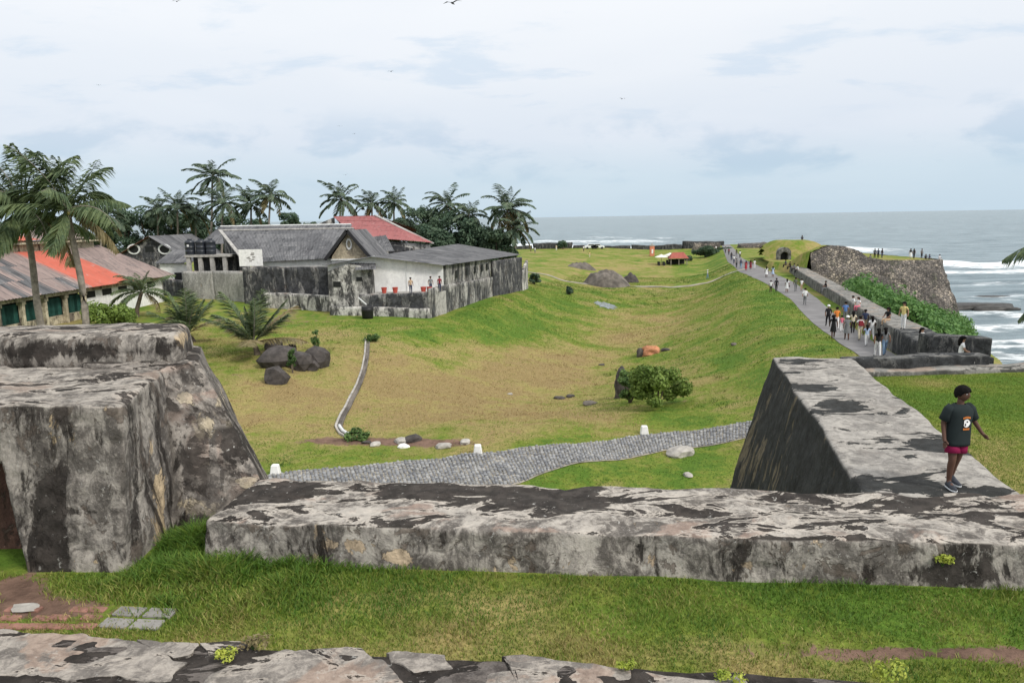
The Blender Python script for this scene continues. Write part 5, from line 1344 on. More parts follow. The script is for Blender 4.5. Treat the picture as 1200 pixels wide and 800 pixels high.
c = drop(764, 300, 8); kq = empty('kiosk_pillar', c); kq.scale = (.62, .62, .8); tag(kq, 'orange painted pillar with a white panel and dark cap by the far wall', 'pillar')
mb = MB(); mb.box(-.9, .9, -.9, .9, -.3, 3.4); mb.build('shaft', MT('kiosk_orange'), kq)
mb = MB(); mb.box(-1.05, 1.05, -1.05, 1.05, 3.4, 3.7); mb.tube([(0, 0, 3.7), (0, 0, 4.3)], [.5, .2], 8); mb.build('cap', MT('concrete'), kq)
mb = MB(); mb.box(-.35, .35, -.93, -.905, .9, 2.3); mb.build('panel', MT('white_paint'), kq)
# far sea wall in stretches
fwall = [(560, 297), (625, 298), (672, 297), (700, 298), (740, 299), (800, 300), (850, 299)]
fwp = [np.array(Py(x_, y_, 226)[:2]) for x_, y_ in fwall]
FWL = ['long far sea wall stretch with a broken crest', 'far sea wall stretch next to the lone tree', 'low middle stretch of the far sea wall', 'far sea wall stretch behind the parked white cars', 'even dark stretch of the far sea wall', 'far sea wall stretch beside the orange pillar']
for i in range(len(fwp) - 1):
    a, b_ = fwp[i], fwp[i + 1] - np.array([.25, 0]); h_ = (10.2, 10.8, 10.0, 9.6, 9.8, 10.6)[i]
    bt, tp = hexw(a, b_, b_ + (0, 1.2), a + (0, 1.2), 7.5, h_, .1)
    tag(rough_block('far_sea_wall', bt, tp, MT('dark_masonry'), .6, .1, .35, .45, 500 + i), FWL[i], 'wall')
    for kx in range(int(np.linalg.norm(b_ - a) / 2.4)):
        if random.random() < .45:
            q = a + (b_ - a) * (kx + .3) / (np.linalg.norm(b_ - a) / 2.4)
for i, (px_, py_) in enumerate(((693, 296), (700, 296.5))):
    p_ = Py(px_, py_, 221); cr = empty('parked_car', (p_[0], 221, H1(p_[0], 221))); tag(cr, ('small white car parked below the far sea wall next to the low stretch', 'small white car parked nose to tail with the other by the far sea wall')[i], 'car', 'white cars by the far wall')
    mb = MB(); V = []
    prof = [(-2.0, .35), (-2.0, .8), (-1.9, .95), (-1.3, 1.0), (-.9, 1.42), (.6, 1.45), (1.1, 1.0), (1.9, .88), (2.05, .6), (2.05, .35)]; n = len(prof)
    mb.add([(x_, -.8, z_) for x_, z_ in prof] + [(x_, .8, z_) for x_, z_ in prof], [tuple(range(n)), tuple(range(n, 2 * n))[::-1]] + [(k_, n + k_, n + (k_ + 1) % n, (k_ + 1) % n) for k_ in range(n)]); mb.build('body', MT('car_white'), cr)
    mb = MB(); mb.add([(-1.1, -.81, 1.02), (.95, -.81, 1.02), (.5, -.81, 1.36), (-.8, -.81, 1.36)], [(0, 1, 2, 3)]); mb.build('side_window', MT('car_glass'), cr)
    for wx in (-1.25, 1.3):
        for wy in (-.75, .75):
            mb = MB(); mb.tube([(wx, wy - .1, .32), (wx, wy + .1, .32)], .32, 12); mb.build('wheel', MT('tyre'), cr)
# rampart stump beyond the path end
for i, (xa, xb, yt, Yd, zt, lb) in enumerate(((866, 902, 292, 205, 10.7, 'ruined dark rampart stump at the far end of the promenade'), (812, 846, 290, 214, 10.6, 'far wall piece with bushes left of the promenade end'))):
    a, b_ = Py(xa, yt, Yd), Py(xb, yt, Yd)
    bt, tp = hexw(a[:2], b_[:2], b_[:2] + (0, 3), a[:2] + (0, 3), 6.5, zt, .6)
    tag(rough_block('rampart_stump', bt, tp, MT('rubble_stone'), .5, .5, .6, .4, 520 + i), lb, 'wall')

# ------------------------------------------------------------------ valley details
def mark(px_, py_, lb, s=1.0):
    c = drop(px_, py_, 8); mb = MB()
    mb.hexa([(-.21, -.17, -.1), (.21, -.17, -.1), (.21, .17, -.1), (-.21, .17, -.1)], [(-.14, -.12, .4), (.14, -.12, .4), (.14, .12, .4), (-.14, .12, .4)])
    o = mb.build('marker_stone', MT('white_paint')); o.location = c; o.scale = (s,) * 3
    bv = o.modifiers.new('b', 'BEVEL'); bv.width = .03
    tag(o, lb, 'marker stone', 'white marker stones along the lane')
mark(755, 508, 'whitewashed marker stone on the lane edge below the round bush'); mark(560, 531, 'whitewashed marker stone on the lane edge halfway between bush and bastion shoulder'); mark(323, 555, 'whitewashed marker stone on the lane edge next to the bastion shoulder')
# drain
dp = [(431, 398), (430, 415), (427, 432), (421, 450), (411, 470), (402, 487), (397, 500), (402, 508), (411, 513)]
dw = [drop(x_, y_, 8.4) for x_, y_ in dp]
dn = empty('drain', dw[0]); tag(dn, 'narrow pale concrete drain winding down the grass slope', 'drain')
fine = []
for a, b_ in zip(dw[:-1], dw[1:]):
    for k_ in range(6): fine.append(a + (b_ - a) * k_ / 6)
fine.append(dw[-1]); fine = np.array(fine); fine[:, 2] = height(fine[:, 0], fine[:, 1]) + .04
for nm, off, wdt, zoff, mt in (('channel_bed', 0, .2, .0, 'mound_soil'), ('left_kerb', -.15, .11, .06, 'pale_stone'), ('right_kerb', .14, .07, .03, 'mound_soil')):
    V = []; Fs = []
    for i, p_ in enumerate(fine):
        d = fine[min(i + 1, len(fine) - 1)] - fine[max(i - 1, 0)]; n = np.array([d[1], -d[0], 0]) / np.hypot(d[0], d[1])
        if n[0] < 0: n = -n
        c = p_ + n * off
        V += [c - n * wdt / 2 - (0, 0, .2), c - n * wdt / 2 + (0, 0, zoff), c + n * wdt / 2 + (0, 0, zoff), c + n * wdt / 2 - (0, 0, .2)]
    for i in range(len(fine) - 1):
        for k_ in range(3): Fs.append((4 * i + k_, 4 * i + k_ + 1, 4 * i + 5 + k_, 4 * i + 4 + k_))
    mb = MB(); mb.add(V, Fs); part(mb, nm, MT(mt), dn)
pw = MB(); pw.tube([fine[i] + (0, 0, .12) for i in range(37, len(fine))], .08, 8); part(pw, 'pipe_end', MT('window_white'), dn, True)
# boulders
BL = [(344, 436, 1.1, 0.75, 'squared dark boulder lying in front of the boulder cluster', 320, 446, .85, .8), ]
for i, (px_, py_, sx, sz, lb) in enumerate(((322, 448, .75, .62, 'squared dark boulder lying apart in front of the cluster'), (326, 428, 1.15, .95, 'large dark boulder under the cluster top stone'), (322, 410, .75, .6, 'rounded dark boulder topping the cluster beside the young palm'),
        (352, 430, 1.0, .85, 'dark boulder in the middle of the cluster'), (370, 428, .95, .8, 'dark wedge boulder at the end of the cluster away from the palm'), (365, 433, .55, .45, 'small dark stone at the foot of the wedge boulder'), (340, 416, .6, .5, 'small dark boulder behind the cluster'))):
    c = drop(px_, py_, 8.5); rock('boulder', c + (0, 0, sz * .45), (sx, sx * .8, sz), MT('boulder'), 600 + i * 7, lb, 'boulder', rz=i * .7, amp=.42, sub=2, flat=True)
for i, (px_, py_, s_, mt, lb) in enumerate(((430, 519, .28, 'boulder', 'dark stone in the muddy patch below the drain end'), (440, 521, .35, 'pale_stone', 'grey stone in the muddy patch next to the dark stone'), (473, 524, .34, 'white_paint', 'white painted rock in the muddy patch'),
        (484, 516, .55, 'boulder', 'rounded brown rock behind the white painted rock'), (470, 518, .5, 'pale_stone', 'grey rock beside the white painted rock'), (520, 524, .5, 'pale_stone', 'grey rock at the dry end of the muddy patch'), (545, 519, .4, 'pale_stone', 'small pale rock near the lane marker stone'),
        (655, 467, .5, 'boulder', 'flat dark rock in the brown grass'), (668, 465, .45, 'boulder', 'dark rock touching the flat rock in the brown grass'), (692, 474, .6, 'mound_soil', 'low brown stone on the slope left of the bush'), (797, 532, .75, 'pale_stone', 'long pale flat rock on the grass beside the lane'), (806, 557, .3, 'pale_stone', 'small pale stone in the green grass below the lane'),
        (598, 462, .22, 'pale_stone', 'small pale post stone standing in the dry grass'), (860, 404, .4, 'mound_soil', 'brown stone half sunk in the right slope'), (780, 411, .6, 'boulder', 'grey rock next to the orange rock heap'), (705, 428, .35, 'boulder', 'small dark rock near the top of the round bush'))):
    c = drop(px_, py_, 7.5); rock('field_stone', c + (0, 0, s_ * .1), (s_ * .85, s_ * .6, s_ * .34), MT(mt), 640 + i * 5, lb, 'stone', rz=i * 1.3, sub=2, flat=True)
c = drop(762, 415, 7); rock('orange_rock', c + (0, 0, .2), (.8, .7, .6), MT('orange_stone'), 701, 'orange-brown eroded rock heap above the bush', 'rock', sub=3, flat=True, amp=.55)
c = drop(752, 417, 7); rock('orange_rock', c + (0, 0, .2), (.6, .6, .55), MT('mound_soil'), 703, 'brown rock leaning on the orange rock heap', 'rock', sub=3)
st_ = drop(727, 466, 7.3); stump = rock('rock_pillar', st_ + (0, 0, .7), (.5, .5, 1.2), MT('boulder'), 705, 'dark stone pillar stump half hidden behind the round bush', 'rock', sub=3, flat=True, amp=.6)
# puddle
c = drop(709, 357, 6); mb = MB(); n = 26; V = []
for rr in (0.0, .35, .7, 1.0):
    for i in range(n):
        x_ = c[0] + rr * math.cos(2 * math.pi * i / n) * (1.5 + .4 * math.sin(3.1 * i)); y_ = c[1] + rr * math.sin(2 * math.pi * i / n) * (2.2 + .5 * math.sin(2.3 * i)); V.append((x_, y_, H1(x_, y_) + .035))
mb.add(V, [(r * n + i, (r + 1) * n + i, (r + 1) * n + (i + 1) % n, r * n + (i + 1) % n) for r in range(3) for i in range(n)])
plain('puddle_water', (0.10, 0.12, 0.12), .12, .1, 1, spec=.5); tag(mb.build('puddle', MT('puddle_water')), kind='structure')

# ------------------------------------------------------------------ palms
def frond_mesh(L, az, elev, wind, droop, seed, mats, nl=34, leaf=.26, near=True, hang=.5):
    r = random.Random(seed)
    d = Vector((math.cos(az) * math.cos(elev), math.sin(az) * math.cos(elev), math.sin(elev)))
    pts = [Vector((0, 0, 0))]; dirs = [d.copy()]
    n = 14; step = L / n
    for i in range(n):
        d = (d + Vector((0, 0, -droop * (0.4 + 1.6 * i / n) / n)) + wind * ((i + 2) / n) * (1.6 / n)).normalized()
        pts.append(pts[-1] + d * step); dirs.append(d.copy())
    mb = MB()
    mb.tube(pts, [L * .011 * (1 - .85 * i / n) + .004 for i in range(n + 1)], 4 if near else 3, 0)
    for i in range(nl):
        s = .13 + .87 * (i + .5) / nl; k = min(n - 1, int(s * n)); f = s * n - k
        p = pts[k].lerp(pts[k + 1], f); t = dirs[k].lerp(dirs[k + 1], f).normalized()
        sd = t.cross(Vector((0, 0, 1)))
        if sd.length < .1: sd = t.cross(Vector((1, 0, 0)))
        sd.normalize()
        prof = (math.sin(math.pi * min(1, s * .9 + .08)) ** .6) * (1 if s < .93 else .7)
        for sg in (-1, 1):
            if r.random() < .06: continue
            ll = L * leaf * prof * r.uniform(.8, 1.15)
            dd = (sd * sg * (1 - hang * .35) + t * .75 + Vector((0, 0, -hang * r.uniform(.6, 1.3))) + wind * .9).normalized()
            d2 = (dd + Vector((0, 0, -hang * .9)) + wind * .6).normalized()
            wd = (L * .0125 if near else L * .024) * r.uniform(.8, 1.2)
            wv = dd.cross(Vector((r.gauss(0, .5), r.gauss(0, .5), 1))).normalized() * wd
            m = p + dd * ll * .5; e = m + d2 * ll * .5
            mb.add([p - wv * .5, p + wv * .5, m + wv, m - wv, e], [(0, 1, 2, 3), (3, 2, 4)], 1)
    return mb
def palm(base, top, L, nf, seed, label, name='coconut_palm', cat='palm tree', wind=(-.5, 0, .1), near=False, mats=None, trunk_r=.16, bend=.6, dry=1, nuts=True, elev=(-.5, 1.35), hang=.5, group=None, droop=(.9, 1.7)):
    r = random.Random(seed); wind = Vector(wind); base = Vector(base); top = Vector(top)
    root = empty(name, base); tag(root, label, cat, group)
    h = top - base; pts = []; rad = []
    for i in range(13):
        u = i / 12; q = h * u; q += Vector((h.x, h.y, 0)) * (u * u - u) * bend + Vector((math.sin(u * 9 + seed) * .03, math.cos(u * 7 + seed) * .03, 0)) * h.length * .15
        pts.append(q); rad.append(trunk_r * (1.35 - .55 * u ** .35) * (1 + .05 * (i % 2)))
    pts[0] += Vector((0, 0, -.3))
    MB().tube(pts, rad, 10).build('trunk', MT('trunk_palm' if h.length > 3 else 'trunk_dark'), root, True)
    c = pts[-1]
    lm = MT(mats or ('palm_leaf' if near else 'palm_leaf_far'))
    for i in range(nf):
        az = 2.399963 * i + r.uniform(-.3, .3); u = i / max(1, nf - 1)
        el = elev[0] + (elev[1] - elev[0]) * u + r.uniform(-.12, .12)
        isdry = i < dry
        mb = frond_mesh(L * r.uniform(.82, 1.08) * (.72 if u > .9 else 1), az, el, wind * r.uniform(.7, 1.2), r.uniform(*droop) * (1.4 if isdry else 1), seed * 100 + i, None, 58 if near else 30, .30 if near else .28, near, hang)
        o = mb.build('frond', [MT('dead_frond') if isdry else MT('trunk_palm') if i % 5 == 0 else lm, MT('palm_leaf_dry') if isdry else lm], root)
        o.location = c
    if nuts:
        for i in range(5):
            a = i * 1.3; bm_ = MB(); q = Vector((math.cos(a) * .22, math.sin(a) * .22, -.28 - .1 * (i % 2)))
            bm_.tube([q + Vector((0, 0, .15)), q + Vector((0, 0, .08)), q, q - Vector((0, 0, .08)), q - Vector((0, 0, .14))], [.03, .1, .125, .1, .03], 8).build('coconut', MT('coconut'), root, True).location = c
    return root
def ground_pt(px_, Y): p_ = Py(px_, 350, Y); return (p_[0], Y, H1(p_[0], Y))
def palm_px(bx_, tx_, ty_, Y, L, nf, seed, label, **kw):
    t_ = Py(tx_, ty_, Y); return palm(ground_pt(bx_, Y), t_, L, nf, seed, label, **kw)
palm_px(46, 26, 244, 48, 5.2, 23, 1, 'tall coconut palm with a green cloth caught under its crown by the long hall', near=True, wind=(-.42, 0, .2), dry=1, trunk_r=.22, droop=(.4, 1.5), hang=.8, elev=(-.4, 1.45))
palm_px(98, 80, 245, 47, 4.7, 20, 22, 'tall leaning coconut palm with a skirt of dead fronds by the long hall', near=True, wind=(-.34, 0, .2), dry=2, trunk_r=.21, bend=1.2, droop=(.4, 1.5), hang=.8, elev=(-.4, 1.45))
c = Py(23, 268, 47.4); mb = MB(); mb.add([(-.35, 0, .5), (.25, -.1, .7), (.35, .05, -.1), (-.05, .1, -.35), (-.4, 0, -.2)], [(0, 1, 2, 3, 4)])
o = mb.build('cloth_rag', MT('green_cloth')); o.location = c; tag(o, 'bright green cloth rag caught in the palm crown', 'cloth'); sm_ = o.modifiers.new('s', 'SOLIDIFY'); sm_.thickness = .02
FAR = [(250, 250, 207, 118, 4.6, 'tallest lone coconut palm rising above the far trees'), (262, 262, 238, 112, 4.3, 'pale coconut palm just below the tallest lone palm'), (300, 294, 240, 116, 4.2, 'dark coconut palm among the trees behind the dark hall'),
       (319, 316, 230, 114, 4.0, 'slim leaning coconut palm with golden crown behind the dark hall'), (400, 399, 234, 124, 4.6, 'full crowned coconut palm behind the red roofed house'), (437, 436, 240, 126, 4.0, 'yellowish coconut palm next to the full crowned palm behind the red roof'),
       (463, 462, 238, 128, 3.8, 'small coconut palm half hidden behind the dense dark trees'), (526, 524, 240, 122, 4.2, 'dark coconut palm rising from the dense tree clump'), (548, 549, 252, 118, 4.0, 'thin coconut palm with pale trunk in the dense tree clump'),
       (597, 594, 246, 116, 5.0, 'windblown palm with brown dying fronds at the seaward end of the trees'), (603, 605, 268, 114, 4.2, 'low coconut palm under the brown fronded palm'), (120, 122, 254, 110, 4.4, 'bushy coconut palm behind the long hall roof'), (212, 208, 242, 122, 4.4, 'coconut palm sunk in the dark tree row'),
       (188, 186, 247, 126, 4.0, 'short coconut palm at the end of the dark tree row'), (232, 231, 252, 124, 4.0, 'low palm crown in front of the dark tree row')]
for i, (bx_, tx_, ty_, Y, L, lb) in enumerate(FAR):
    brown = i == 9
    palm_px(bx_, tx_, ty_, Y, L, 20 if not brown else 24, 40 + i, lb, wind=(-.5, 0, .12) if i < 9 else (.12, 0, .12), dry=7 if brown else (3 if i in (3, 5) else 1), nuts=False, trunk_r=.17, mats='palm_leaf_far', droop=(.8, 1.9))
# young palms
palm_px(158, 166, 343, 70, 3.4, 15, 71, 'young coconut palm with short leaning trunk near the white hall wall', near=True, wind=(-.35, 0, .15), trunk_r=.2, nuts=False, elev=(-.1, 1.4), name='young_palm', dry=1)
palm_px(222, 219, 392, 58, 3.7, 14, 72, 'young bushy palm rising just behind the bastion coping', near=True, wind=(-.12, 0, .15), trunk_r=.2, nuts=False, elev=(.55, 1.5), name='young_palm', dry=2, droop=(.2, .7), hang=.35)
palm_px(297, 297, 402, 52, 4.2, 14, 73, 'young palm with drooping dry fronds beside the boulders', near=True, wind=(-.05, 0, .12), trunk_r=.2, nuts=False, elev=(.3, 1.52), name='young_palm', dry=4, droop=(.2, .7), hang=.35)
# palm beyond the right edge of the view, fronds hang into it
palm((21.3, 25, H1(21.3, 25)), (20.4, 24.6, 16.9), 3.6, 16, 90, 'coconut palm by the sea whose frond tips reach in over the water', near=True, wind=(-.15, 0, 0), trunk_r=.16, nuts=False, hang=.8, elev=(-.4, 1.2))

# ------------------------------------------------------------------ broadleaf trees and shrubs
def tree(px_, py_top, Y, wpx, label, mat='tree_leaf', seed=0, name='broadleaf_tree', n=3600, leaf=.30, group=None, z0=None):
    r = random.Random(seed); b_ = ground_pt(px_, Y); b_ = Vector((b_[0], b_[1], b_[2] if z0 is None else z0)); top = Py(px_, py_top, Y)[2]; Hh = top - b_.z; R = wpx / 867 * Y / 2
    root = empty(name, b_); tag(root, label, 'tree', group)
    mb = MB(); mb.tube([(0, 0, -.3), (.1, 0, Hh * .25), (0, .1, Hh * .5)], [.32, .26, .18], 8)
    cs, rs2 = [], []
    for i in range(26):
        a = r.uniform(0, 6.28); u = r.uniform(0, 1) ** .5; z_ = Hh * r.uniform(.28, .93)
        lim = R * (1 - max(0, (z_ / Hh - .55)) ** 1.3 * 1.2); q = Vector((math.cos(a) * lim * u * .82, math.sin(a) * R * u * .6, z_))
        cs.append(q); rs2.append(r.uniform(.20, .36) * min(R, Hh * .5) + .3)
        if i < 9: mb.tube([(0, .05, Hh * .35), tuple(q * .6 + Vector((0, 0, Hh * .12))), tuple(q)], [.13, .08, .03], 5)
    mb.build('trunk', MT('trunk_dark'), root, True)
    V, f = leaf_cloud(np.array([c[:] for c in cs]), np.array(rs2), n, leaf, .75, seed, .35)
    obj('crown', mesh('crown', V, f, MT(mat)), root)
    return root
TR = [(128, 250, 116, 44, 'mid green leafy tree behind the bushy palm', 'tree_leaf_pale'), (152, 243, 128, 46, 'dark rounded tree beginning the tree row behind the hall', 'tree_leaf'), (180, 240, 132, 50, 'tall dark tree in the middle of the tree row', 'tree_leaf'), (210, 242, 130, 46, 'dark tree next to the sunk palm in the tree row', 'tree_leaf'),
      (236, 246, 132, 44, 'dark tree under the tallest lone palm', 'tree_leaf'), (275, 250, 126, 46, 'dark tree behind the tank stand', 'tree_leaf'), (305, 252, 128, 44, 'low dark tree below the golden crowned palm', 'tree_leaf'), (347, 248, 130, 34, 'small flat topped dark tree standing alone behind the dark hall', 'tree_leaf'), (366, 258, 132, 28, 'little dark tree beside the gable of the red roofed house', 'tree_leaf'),
      (470, 254, 124, 50, 'dark tree directly behind the red roof', 'tree_leaf'), (498, 240, 122, 56, 'tall dense dark tree in the clump right of the red roof', 'tree_leaf'), (530, 246, 118, 60, 'broad dark tree in the middle of the clump', 'tree_leaf'), (560, 256, 116, 54, 'dark green tree reaching down behind the shed roof', 'tree_leaf'), (584, 264, 114, 46, 'bright olive tree at the seaward end of the clump', 'tree_leaf_pale'), (510, 262, 113, 50, 'low dark tree against the shed roof', 'tree_leaf'),
      (660, 283, 222, 12, 'small round tree standing alone by the far sea wall', 'tree_leaf'), (806, 301, 190, 7, 'slim dark cypress like tree by the parasols', 'tree_leaf'), (825, 289, 196, 34, 'bushy tree behind the red roofed hut', 'tree_leaf'), (845, 292, 205, 24, 'low bushy tree at the far promenade end', 'tree_leaf'),
      (88, 262, 118, 40, 'dark tree peeping between the two tall palms', 'tree_leaf'), (20, 262, 118, 60, 'dark tree behind the upper hall roof', 'tree_leaf')]
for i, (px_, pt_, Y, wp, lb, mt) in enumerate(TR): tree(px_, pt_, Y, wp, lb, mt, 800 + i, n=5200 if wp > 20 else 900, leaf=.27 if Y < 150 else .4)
def shrub(px_, py_, rx, rz_, n, leaf, label, mat, seed, squash=None, z0=8.0, name='round_bush', stems=10):
    c = drop(px_, py_, z0); r = random.Random(seed); root = empty(name, c); tag(root, label, 'bush')
    cs = []; rr = []
    mb = MB()
    for i in range(22):
        a = r.uniform(0, 6.28); u = r.uniform(0, 1) ** .5; z_ = rz_ * r.uniform(.2, .92); q = (math.cos(a) * rx * u * .8 * (1.1 - .5 * (z_ / rz_) ** 2), math.sin(a) * rx * u * .6, z_)
        cs.append(q); rr.append(r.uniform(.18, .34) * rx)
        if i < stems: mb.tube([(0, 0, -.1), (q[0] * .5, q[1] * .5, q[2] * .6), q], [.05, .035, .012], 5)
    mb.build('stem', MT('trunk_dark'), root)
    V, f = leaf_cloud(np.array(cs), np.array(rr), n, leaf, .85, seed, .3); obj('foliage', mesh('foliage', V, f, MT(mat)), root)
    return root
shrub(770, 477, 2.0, 2.35, 7500, .11, 'big round light green bush in the valley below the orange rock', 'bush_leaf', 901)
shrub(738, 472, 1.0, 1.9, 2600, .11, 'darker bush clinging to the stone pillar stump', 'shrub_leaf', 902, name='dark_bush')
shrub(129, 380, 2.6, 1.7, 4200, .16, 'low leafy hedge plant against the white hall wall', 'bush_leaf', 903, z0=9.5, name='leafy_bush')
shrub(370, 410, .32, 1.5, 420, .13, 'thin sapling behind the boulders', 'shrub_leaf', 904, z0=8.6, name='sapling', stems=3)
shrub(343, 437, .35, 1.6, 420, .14, 'small sapling growing among the boulders', 'shrub_leaf', 905, z0=8.6, name='sapling', stems=3)
shrub(436, 400, .7, .5, 420, .12, 'low green weed at the head of the drain', 'shrub_leaf', 906, z0=8.8, name='weed_clump')
shrub(420, 515, .8, .4, 500, .1, 'low dark green weeds at the drain end', 'shrub_leaf', 907, name='weed_clump')
shrub(626, 333, 1.1, 1.7, 900, .2, 'dark bush at the foot of the wall stub', 'tree_leaf', 908, z0=8, name='dark_bush')
shrub(667, 345, .7, 1.2, 500, .2, 'small bush beside the far footpath', 'tree_leaf', 909, z0=6, name='dark_bush')
for px_, py_, s_, sd_, lb in ((1045, 795, .13, 1, 'yellow green weed growing over the edge of the broken wall'), (735, 782, .06, 2, 'tiny green sprout on a pinkish slab'), (858, 797, .09, 3, 'light green tuft in a gap between the slabs'), (262, 770, .08, 4, 'bright green sprout in the wide slab crack'), (298, 757, .12, 5, 'dry straw coloured weed in the wide slab crack'), (1100, 655, .09, 6, 'small yellow plant rooted in the parapet hole')):
    c = Pz(px_, py_, 14.5); root = empty('weed', c); tag(root, lb, 'weed')
    if sd_ == 6:
        q = Py(px_, py_, 7.98); root.location = (q[0], 7.9, q[2])
    V, f = leaf_cloud(np.array([[random.uniform(-s_, s_) * 1.2, random.uniform(-s_, s_) * .6, s_ * random.uniform(.2, .8)] for _ in range(7)]), np.full(7, s_ * .6), int(90 + 900 * s_), .022, .8, 950 + sd_, .2)
    obj('leaves', mesh('leaves', V, f, MT('palm_leaf_dry' if sd_ == 5 else 'weed_leaf')), root)
    mb = MB()
    for k_ in range(5): mb.tube([(0, 0, -.05), (random.uniform(-s_, s_), random.uniform(-s_, s_) * .5, s_ * .7)], .004, 4)
    mb.build('stem', MT('shrub_leaf'), root)

# ------------------------------------------------------------------ people
def cloth(name, c, var=.12): return MATS[name] if name in MATS else plain(name, c, .85, var, 5, spec=.15)
CL = {'white': (.70, .70, .70), 'black': (.018, .018, .02), 'grey': (.17, .175, .18), 'blue': (.10, .19, .42), 'orange': (.62, .20, .045), 'maroon': (.19, .025, .035), 'red': (.36, .03, .04), 'pink': (.62, .16, .22), 'denim': (.17, .26, .38), 'cream': (.60, .53, .40),
      'yellow': (.58, .48, .20), 'olive': (.11, .12, .09), 'lightblue': (.38, .48, .64), 'tan': (.42, .30, .20), 'navy': (.03, .04, .08), 'crimson': (.22, .012, .06), 'darkgreen': (.019, .026, .027)}
def CM(n): return cloth('cloth_' + n, CL[n])
SKINS = [plain('skin_brown', (.19, .095, .06), .55, .08, 6, spec=.35), plain('skin_tan', (.30, .17, .11), .55, .08, 6, spec=.35), plain('skin_deep', (.095, .047, .032), .55, .08, 6, spec=.35)]
HAIR = plain('hair_black', (.007, .006, .006), .8, .3, 30, spec=.1); SHOE = plain('shoe_dark', (.03, .035, .045), .6, .2, 9); SOLE = plain('shoe_sole', (.62, .64, .66), .7, .1, 9)
PENDING = []
def skeleton(pose, r):
    J = {}; E = []
    def j(n, p, rad): J[n] = (Vector(p), rad)
    sit = pose in ('sit', 'sitside')
    dz = -.25 if sit else 0
    lean = {'lean': .10, 'sit': .03}.get(pose, 0.01)
    j('pelvis', (0, 0, .525 + dz), .068); j('belly', (0, -lean * .3, .62 + dz), .066); j('chest', (0, -lean * .8, .735 + dz), .074); j('neckb', (0, -lean, .82 + dz), .04)
    j('neck', (0, -lean * 1.1, .855 + dz), .031); j('head0', (0, -lean * 1.2 - .008, .895 + dz), .048); j('head1', (0, -lean * 1.2, .94 + dz), .060); j('head2', (0, -lean * 1.2 + .004, .972 + dz), .045)
    sw = r.uniform(.06, .13) if pose == 'walk' else .015
    ph = r.choice((-1, 1))
    for s, nm in ((-1, 'r'), (1, 'l')):
        f = ph * s * sw
        if sit:
            j('hip' + nm, (s * .05, -.01, .51 + dz), .056); j('kne' + nm, (s * .06, -.235, .52 + dz), .04); j('ank' + nm, (s * .06, -.25, .30 + dz), .027); j('toe' + nm, (s * .065, -.34, .275 + dz), .022)
        else:
            j('hip' + nm, (s * .048, 0, .50), .057); j('kne' + nm, (s * .05, -f * .55 - .015, .285), .04); j('ank' + nm, (s * .048, -f + .01, .045), .026); j('toe' + nm, (s * .056, -f - .085, .02), .021)
        g = -f * .9
        j('sho' + nm, (s * .098, -lean * .9, .80 + dz), .037)
        if pose == 'lean' or sit:
            j('elb' + nm, (s * .135, -lean - .03, .66 + dz), .026); j('wri' + nm, (s * .10, -.14 - lean, .60 + dz), .019); j('han' + nm, (s * .085, -.19 - lean, .59 + dz), .02)
        else:
            j('elb' + nm, (s * .14, -g * .4 + .01, .655), .026); j('wri' + nm, (s * .145, -g - .03, .525), .019); j('han' + nm, (s * .14, -g - .05, .465), .021)
    ch = [('pelvis', 'belly', 'T'), ('belly', 'chest', 'T'), ('chest', 'neckb', 'T'), ('neckb', 'neck', 'S'), ('neck', 'head0', 'S'), ('head0', 'head1', 'S'), ('head1', 'head2', 'S')]
    for nm in 'rl':
        ch += [('pelvis', 'hip' + nm, 'P'), ('hip' + nm, 'kne' + nm, 'P'), ('kne' + nm, 'ank' + nm, 'P2'), ('ank' + nm, 'toe' + nm, 'F'), ('chest', 'sho' + nm, 'T'), ('sho' + nm, 'elb' + nm, 'A'), ('elb' + nm, 'wri' + nm, 'S'), ('wri' + nm, 'han' + nm, 'S')]
    return J, ch
